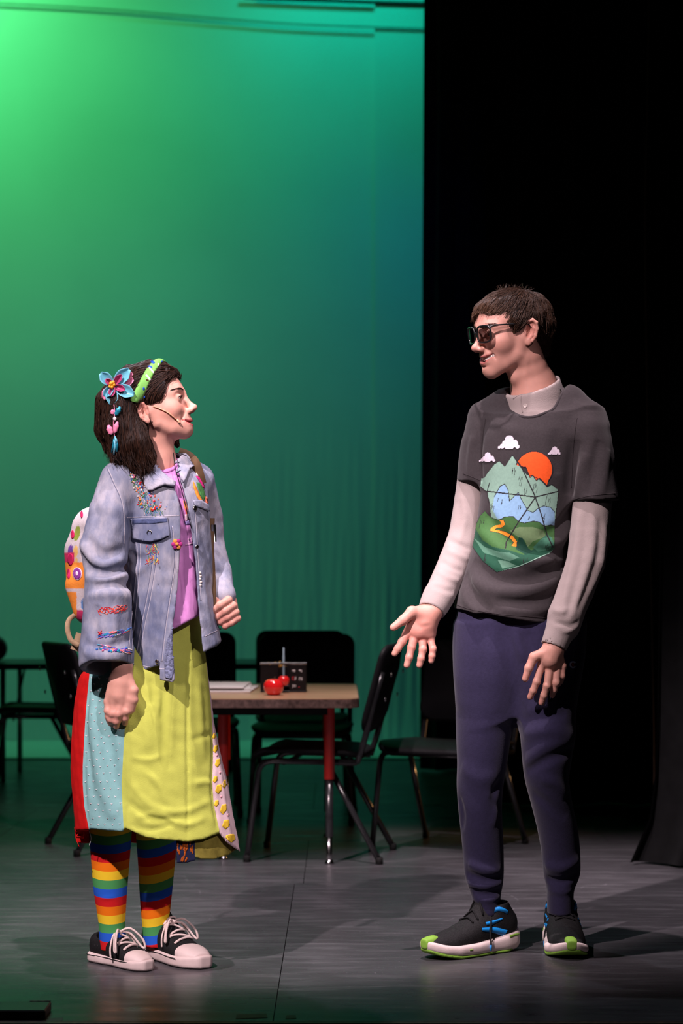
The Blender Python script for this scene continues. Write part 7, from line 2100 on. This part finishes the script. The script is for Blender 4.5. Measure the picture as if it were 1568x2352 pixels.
    KF = [([(232, 1600), (245, 1700), (262, 1790), (282, 1850)], 0.018, -0.018), ([(215, 1620), (222, 1720), (240, 1820), (265, 1880)], 0.018, 0.010), ([(196, 1650), (205, 1740), (212, 1830)], 0.010, -0.005), ([(206, 1560), (201, 1640), (195, 1730), (195, 1830), (205, 1900)], 0.006, -0.006),
          ([(285, 1690), (282, 1780), (280, 1860), (284, 1900)], 0.007, -0.008), ([(300, 1600), (330, 1640), (345, 1720)], 0.012, 0.006), ([(372, 1590), (376, 1680), (372, 1760)], 0.010, -0.005), ([(395, 1560), (390, 1650), (392, 1740)], 0.013, 0.006), ([(432, 1500), (430, 1640), (431, 1780), (431, 1925)], 0.0045, -0.006), ([(455, 1560), (462, 1660), (468, 1740)], 0.013, 0.005),
          ([(300, 1800), (350, 1855), (420, 1865), (480, 1840)], 0.009, 0.005), ([(295, 1840), (350, 1880), (410, 1878)], 0.008, -0.005), ([(330, 1770), (362, 1800), (385, 1850)], 0.008, 0.004), ([(310, 1880), (360, 1868), (420, 1895), (470, 1880)], 0.008, 0.005), ([(300, 1895), (350, 1905), (400, 1890)], 0.007, -0.004), ([(440, 1700), (470, 1690), (488, 1686)], 0.008, -0.005), ([(445, 1800), (470, 1796), (490, 1800)], 0.008, 0.004), ([(486, 1660), (490, 1740), (488, 1810), (500, 1900)], 0.007, -0.009), ([(500, 1740), (512, 1830), (530, 1930)], 0.010, 0.007),
          ([(345, 1560), (352, 1590), (348, 1620)], 0.007, -0.006), ([(362, 1575), (366, 1610), (358, 1650)], 0.007, 0.005), ([(300, 1740), (340, 1745), (375, 1735)], 0.007, 0.003)]
    for pl, w_, h_ in KF: K.fold(ks0.pts(pl, 0, 8), w_, h_)
    K.loft([r_ for r_ in kloft(0.035) if r_[0] < P(0, 1740, 5.8)[2]], k=0.004, op='s')
    K.cut(lambda p: np.where(p[:, 1] < 5.80, (HY + (CH - p[:, 2]) * F / p[:, 1]) - np.interp(CX + p[:, 0] * F / p[:, 1], hx2, hy2), (HY + (CH - p[:, 2]) * F / p[:, 1]) - 1935) * (5.7 / F), 0.002, 'i')
    K.disp(lambda p: 0.0012 * wnoise(p, 60, 72) + 0.0007 * wnoise(p, 160, 73), (-9, 0, 0), (9, 9, 9))
    KV, KF_ = K.mesh(0.0042, 0.05, 2.6)
    cen = KV[KF_].mean(1); px = CX + cen[:, 0] * F / cen[:, 1]; py = HY + (CH - cen[:, 2]) * F / cen[:, 1]
    yb = np.array((1400, 1540, 1600, 1650, 1700, 1760, 1800, 1850, 1905, 1990.0))
    b1 = np.interp(py, yb, (212, 206, 200, 196, 193, 190, 190, 193, 204, 206.0)); b2 = np.interp(py, (1400, 1540, 1620, 1680, 1750, 1800, 1850, 1905, 1990), (318, 304, 292, 286, 282, 279, 281, 284, 285.0)); b3 = np.interp(py, (1400, 1540, 1620, 1680, 1740, 1800, 1850, 1905, 1990), (480, 476, 484, 488, 489, 487, 491, 503, 507.0))
    front = cen[:, 1] < 5.80
    idx = np.where(~front, 0, np.where(px < b1, 0, np.where(px < b2, 1, np.where(px < b3, 2, 3))))
    idx = np.where((~front) & (px > 360), 3, idx)
    M_SR = material('red_cotton', srgb(206, 26, 26), 0.9, 0.12, noise=(60, 0.08), bump=(350, 0.1, 2)); M_SL = material('lime_cotton', srgb(200, 210, 96), 0.9, 0.12, noise=(30, 0.07), bump=(350, 0.1, 2))
    M_SA = material('aqua_cotton', srgb(140, 192, 192), 0.9, 0.12, noise=(60, 0.05), bump=(350, 0.1, 2)); M_SF = material('white_floral_cotton', srgb(228, 200, 204), 0.9, 0.12, noise=(60, 0.05), bump=(350, 0.1, 2))
    vpx = CX + KV[:, 0] * F / KV[:, 1]; vpy = HY + (CH - KV[:, 2]) * F / KV[:, 1]
    for k, (ys_, xs_) in enumerate(((yb, (212, 206, 200, 196, 193, 190, 190, 193, 204, 206.0)), ((1400, 1540, 1620, 1680, 1750, 1800, 1850, 1905, 1990), (318, 304, 292, 286, 282, 279, 281, 284, 285.0)), ((1400, 1540, 1620, 1680, 1740, 1800, 1850, 1905, 1990), (480, 476, 484, 488, 489, 487, 491, 503, 507.0)))):
        both = np.intersect1d(KF_[(idx == k) & front].ravel(), KF_[(idx == k + 1) & front].ravel())
        tx = (np.interp(vpy[both], ys_, xs_) - CX) * KV[both, 1] / F
        KV[both, 0] += np.clip(tx - KV[both, 0], -0.003, 0.003)
    sk = empty('patchwork_skirt'); sk.parent = girl; pan = []
    for k, (mt, lab) in enumerate(((M_SR, 'plain red skirt panel'), (M_SA, 'aqua skirt panel with small white marks'), (M_SL, 'lime green skirt panel'), (M_SF, 'white skirt panel with yellow flowers'))):
        f_ = KF_[idx == k]; used, inv = np.unique(f_, return_inverse=True)
        o = mesh_obj('skirt_panel', KV[used], inv.reshape(f_.shape), mt, sk); o['label'] = lab; pan.append(o)
    ksf = Surf(KV, KF_)
    def kp(poly, mat, name, par, off=0.0002, th=0.0003, st=3.0):
        if any(ksf.hit(x, y)[0] is None for x, y in poly): return
        V_, F_, _ = patch(ksf, poly, off, th, st); q = MB(); q.add(V_, F_); q.build(name, mat, par)
    M_DOT = material('white_print', srgb(236, 232, 236), 0.9, 0.1, noise=(100, 0.05)); rr = random.Random(5)
    row = 0; y = 1556
    while y < 1900:
        xa = np.interp(y, yb, (212, 206, 200, 196, 193, 190, 190, 193, 204, 206.0)) + 6 + (8 if row % 2 else 0); xb_ = np.interp(y, (1400, 1540, 1620, 1680, 1750, 1800, 1850, 1905), (318, 304, 292, 286, 282, 279, 281, 284.0)) - 4; x = xa
        while x < xb_:
            jx, jy = x + rr.uniform(-2, 2), y + rr.uniform(-3, 3)
            kp([(jx - 3, jy - 2.5), (jx, jy - 0.8), (jx + 3, jy - 2.5), (jx + 1.2, jy), (jx, jy + 3), (jx - 1.2, jy)], M_DOT, 'print_mark', pan[1]); x += 17
        y += 17; row += 1
    M_YF = material('yellow_flower_print', srgb(240, 200, 60), 0.9, 0.1, noise=(60, 0.12)); M_PF = material('pink_bud_print', srgb(232, 168, 176), 0.9, 0.1, noise=(60, 0.1))
    for x, y, a, b in ((492, 1690, 4, 7), (495, 1720, 5, 9), (500, 1752, 6, 10), (494, 1790, 5, 8), (502, 1812, 7, 11), (516, 1800, 5, 10), (497, 1845, 5, 8), (513, 1858, 7, 12), (528, 1850, 4, 9), (519, 1893, 8, 11), (536, 1885, 4, 9), (531, 1925, 9, 10), (544, 1935, 4, 8), (522, 1922, 4, 5), (488, 1655, 3, 6)):
        kp([(x + (u_ - x) * (1 + 0.10 * math.cos(5 * n_ * math.pi / 10)), y + (v_ - y) * (1 + 0.10 * math.cos(5 * n_ * math.pi / 10))) for n_, (u_, v_) in enumerate(blob(x, y, a, b, 20, 0.3))], M_YF, 'print_flower', pan[3])
    for x, y in ((505, 1775), (508, 1830), (524, 1872), (540, 1905), (498, 1735)): kp(blob(x, y, 2.5, 3.5, 8), M_PF, 'print_bud', pan[3])
    # under layer: printed and olive hems below the lime panel, torn red end
    KI = SDF(); KI.loft(kloft(0.020), k=0.01); kin = Surf(*KI.mesh(0.007))
    def up_(poly, mat, name, lab):
        V_, F_, _ = patch(kin, poly, 0.0, 0.003, 4.0); q = MB(); q.add(V_, F_); o = q.build(name, mat, sk); o['label'] = lab
        return Surf(V_, [f for f in F_]) if False else (V_, F_, o)
    V_, F_, o1 = up_([(404, 1900), (446, 1900), (447, 1976), (430, 1981), (406, 1982)], material('navy_print_cotton', srgb(40, 44, 72), 0.9, 0.1, noise=(40, 0.2)), 'under_panel', 'under panel printed in rust and navy')
    tri = [f for f in F_ if len(f) == 3]; us_ = Surf(V_, tri); M_RST = material('rust_print', srgb(184, 92, 36), 0.9, 0.1, noise=(60, 0.2))
    for k in range(26):
        x = 408 + 34 * rr.random(); y = 1936 + 40 * rr.random()
        if us_.hit(x, y)[0] is None: continue
        a = rr.uniform(-0.5, 0.5); pl = blob(x, y, 2.0, 6.5, 8, a)
        if any(us_.hit(*v)[0] is None for v in pl): continue
        V2, F2, _ = patch(us_, pl, 0.0002, 0.0006, 3.0); q = MB(); q.add(V2, F2); q.build('print_mark', M_RST, o1)
    up_([(446, 1900), (530, 1900), (541, 1950), (522, 1964), (490, 1973), (460, 1972), (446, 1968)], material('olive_voile', srgb(142, 132, 60), 0.9, 0.1, noise=(35, 0.3)), 'under_panel', 'frayed olive under panel')
    kp([(170, 1895), (197, 1895), (193, 1906), (172, 1906)], M_SR, 'red_end', pan[0])
    V_, F_, _ = patch(kin, [(172, 1900), (194, 1900), (192, 1926), (176, 1924)], 0.0, 0.002, 4.0); q = MB(); q.add(V_, F_); q.build('torn_end', M_SR, sk)
    for pts, mt in (([(172, 1905), (174, 1925), (182, 1945)], M_SR), ([(204, 1908), (209, 1925), (205, 1942)], M_DOT)):
        q = MB(); q.tube(smooth_path([P(x, y, 5.74) for x, y in pts], 10), 0.0009, 5); q.build('loose_thread', mt, sk)

    # ---- backpack on her back
    bp = empty('backpack', tuple(P(225, 1420, 5.93))); inv_ = -np.array(bp.location)
    tag(bp, 'colourful floral backpack on the back of the person in denim', 'backpack')
    Bk = SDF(); Ry = frame(math.radians(28))
    Bk.box(P(252, 1285, 5.945), (0.080, 0.135, 0.145), R=Ry, r=0.06, k=0.02)
    Bk.box(P(218, 1300, 5.985), (0.060, 0.105, 0.085), R=Ry, r=0.05, k=0.04)
    Bk.chain([P(196, 1345, 5.95), P(206, 1395, 5.94)], [0.055, 0.05], k=0.02)
    Bk.disp(lambda p: 0.003 * wnoise(p, 40, 91), (-9, 0, 0), (9, 9, 9))
    # the jacket side stays free
    BV, BF = Bk.mesh(0.0045)
    bpx = CX + BV[:, 0] * F / BV[:, 1]; bpy_ = HY + (CH - BV[:, 2]) * F / BV[:, 1]
    bc = np.tile(srgb(214, 206, 210), (len(BV), 1))
    rb_ = np.random.default_rng(8)
    for k in range(60):
        c_ = BV[rb_.integers(0, len(BV))]; r_ = rb_.uniform(0.010, 0.024); col = srgb(*[(206, 60, 110), (150, 170, 70), (90, 140, 200), (226, 150, 160), (240, 200, 120), (120, 80, 170)][rb_.integers(0, 6)])
        bc[np.linalg.norm(BV - c_, axis=1) < r_] = col
    bc[(bpy_ > 1270) & (bpy_ < 1310) & (bpx < 170)] = srgb(212, 60, 104)
    bc[(bpy_ > 1292) & (bpy_ < 1352)] = srgb(246, 150, 62); bc[(bpy_ > 1358) & (bpx < 176)] = srgb(246, 150, 62)
    pk = mesh_obj('pack_body', BV + inv_, BF, material('floral_canvas', rough=0.85, spec=0.15, attr=True, noise=(50, 0.08), bump=(200, 0.15, 2)), bp, colors=bc)
    bsf = Surf(BV, BF)
    def bpp(poly, mat, name, off=0.0004, th=0.001):
        if any(bsf.hit(x, y)[0] is None for x, y in poly): return
        V2, F2, _ = patch(bsf, poly, off, th, 3.0); q = MB(); q.add(V2 + inv_, F2); q.build(name, mat, bp)
    M_PU = material('purple_print', srgb(134, 60, 150), 0.85, 0.15, noise=(60, 0.1)); M_PW = material('pale_print', srgb(232, 200, 214), 0.85, 0.15, noise=(60, 0.05)); M_CR = material('crimson_print', srgb(202, 40, 96), 0.85, 0.15, noise=(60, 0.1))
    for x, y, a, b in ((178, 1318, 11, 15),): bpp(blob(x, y, a, b, 14), M_PW, 'print'); bpp(blob(x, y, a - 2, b - 2, 14), M_PU, 'print', 0.0012); bpp(blob(x, y, a * 0.3, b * 0.35, 8), M_PW, 'print', 0.002)
    for x, y, a, b in ((158, 1318, 4, 12), (167, 1228, 4, 10), (162, 1285, 7, 14), (156, 1352, 6, 5), (188, 1182, 3, 8)): bpp(blob(x, y, a, b, 12), M_CR, 'print')
    M_TAN = material('tan_strap', srgb(160, 136, 108), 0.8, 0.2, noise=(80, 0.15)); M_BRS = material('brown_strap', srgb(84, 64, 44), 0.8, 0.2, noise=(60, 0.15))
    def strap(pts, w_, mat, name, n_=(0, -1, 0)):
        pp = smooth_path(pts, 30); T_ = np.gradient(pp, axis=0); nn = np.array(n_, float); W = np.cross(T_, nn); W /= np.linalg.norm(W, axis=1)[:, None]
        a_ = pp + W * w_; b_ = pp - W * w_; q = MB(); o_ = nn * 0.0025; vv_ = np.concatenate((a_, b_, a_ + o_, b_ + o_)) + inv_; f_ = []
        for i in range(29): f_ += [(i, i + 1, 31 + i, 30 + i), (60 + i, 90 + i, 91 + i, 61 + i), (i, 60 + i, 61 + i, i + 1), (30 + i, 31 + i, 91 + i, 90 + i)]
        q.add(vv_, f_); q.build(name, mat, bp)
    strap([P(172, 1412, 5.84), P(158, 1425, 5.82), P(155, 1445, 5.80), P(163, 1470, 5.78), P(180, 1482, 5.76)], 0.0065, M_TAN, 'webbing_loop')
    strap([P(186, 1455, 5.79), P(180, 1475, 5.785), P(172, 1494, 5.78)], 0.013, M_TAN, 'leather_tab')
    strap([P(410, 1040, 5.86), P(428, 1046, 5.79), P(446, 1062, 5.752), P(456, 1088, 5.745), P(462, 1112, 5.748)], 0.014, M_BRS, 'shoulder_strap')
    strap([P(486, 1190, 5.80), P(484, 1250, 5.78), P(487, 1310, 5.755), P(489, 1360, 5.735), P(490, 1398, 5.73)], 0.0085, M_BRS, 'shoulder_strap')
    strap([P(490, 1205, 5.79), P(491, 1225, 5.79), P(492, 1245, 5.785)], 0.006, M_CHROME, 'strap_buckle')
    return girl

girl = build_girl()
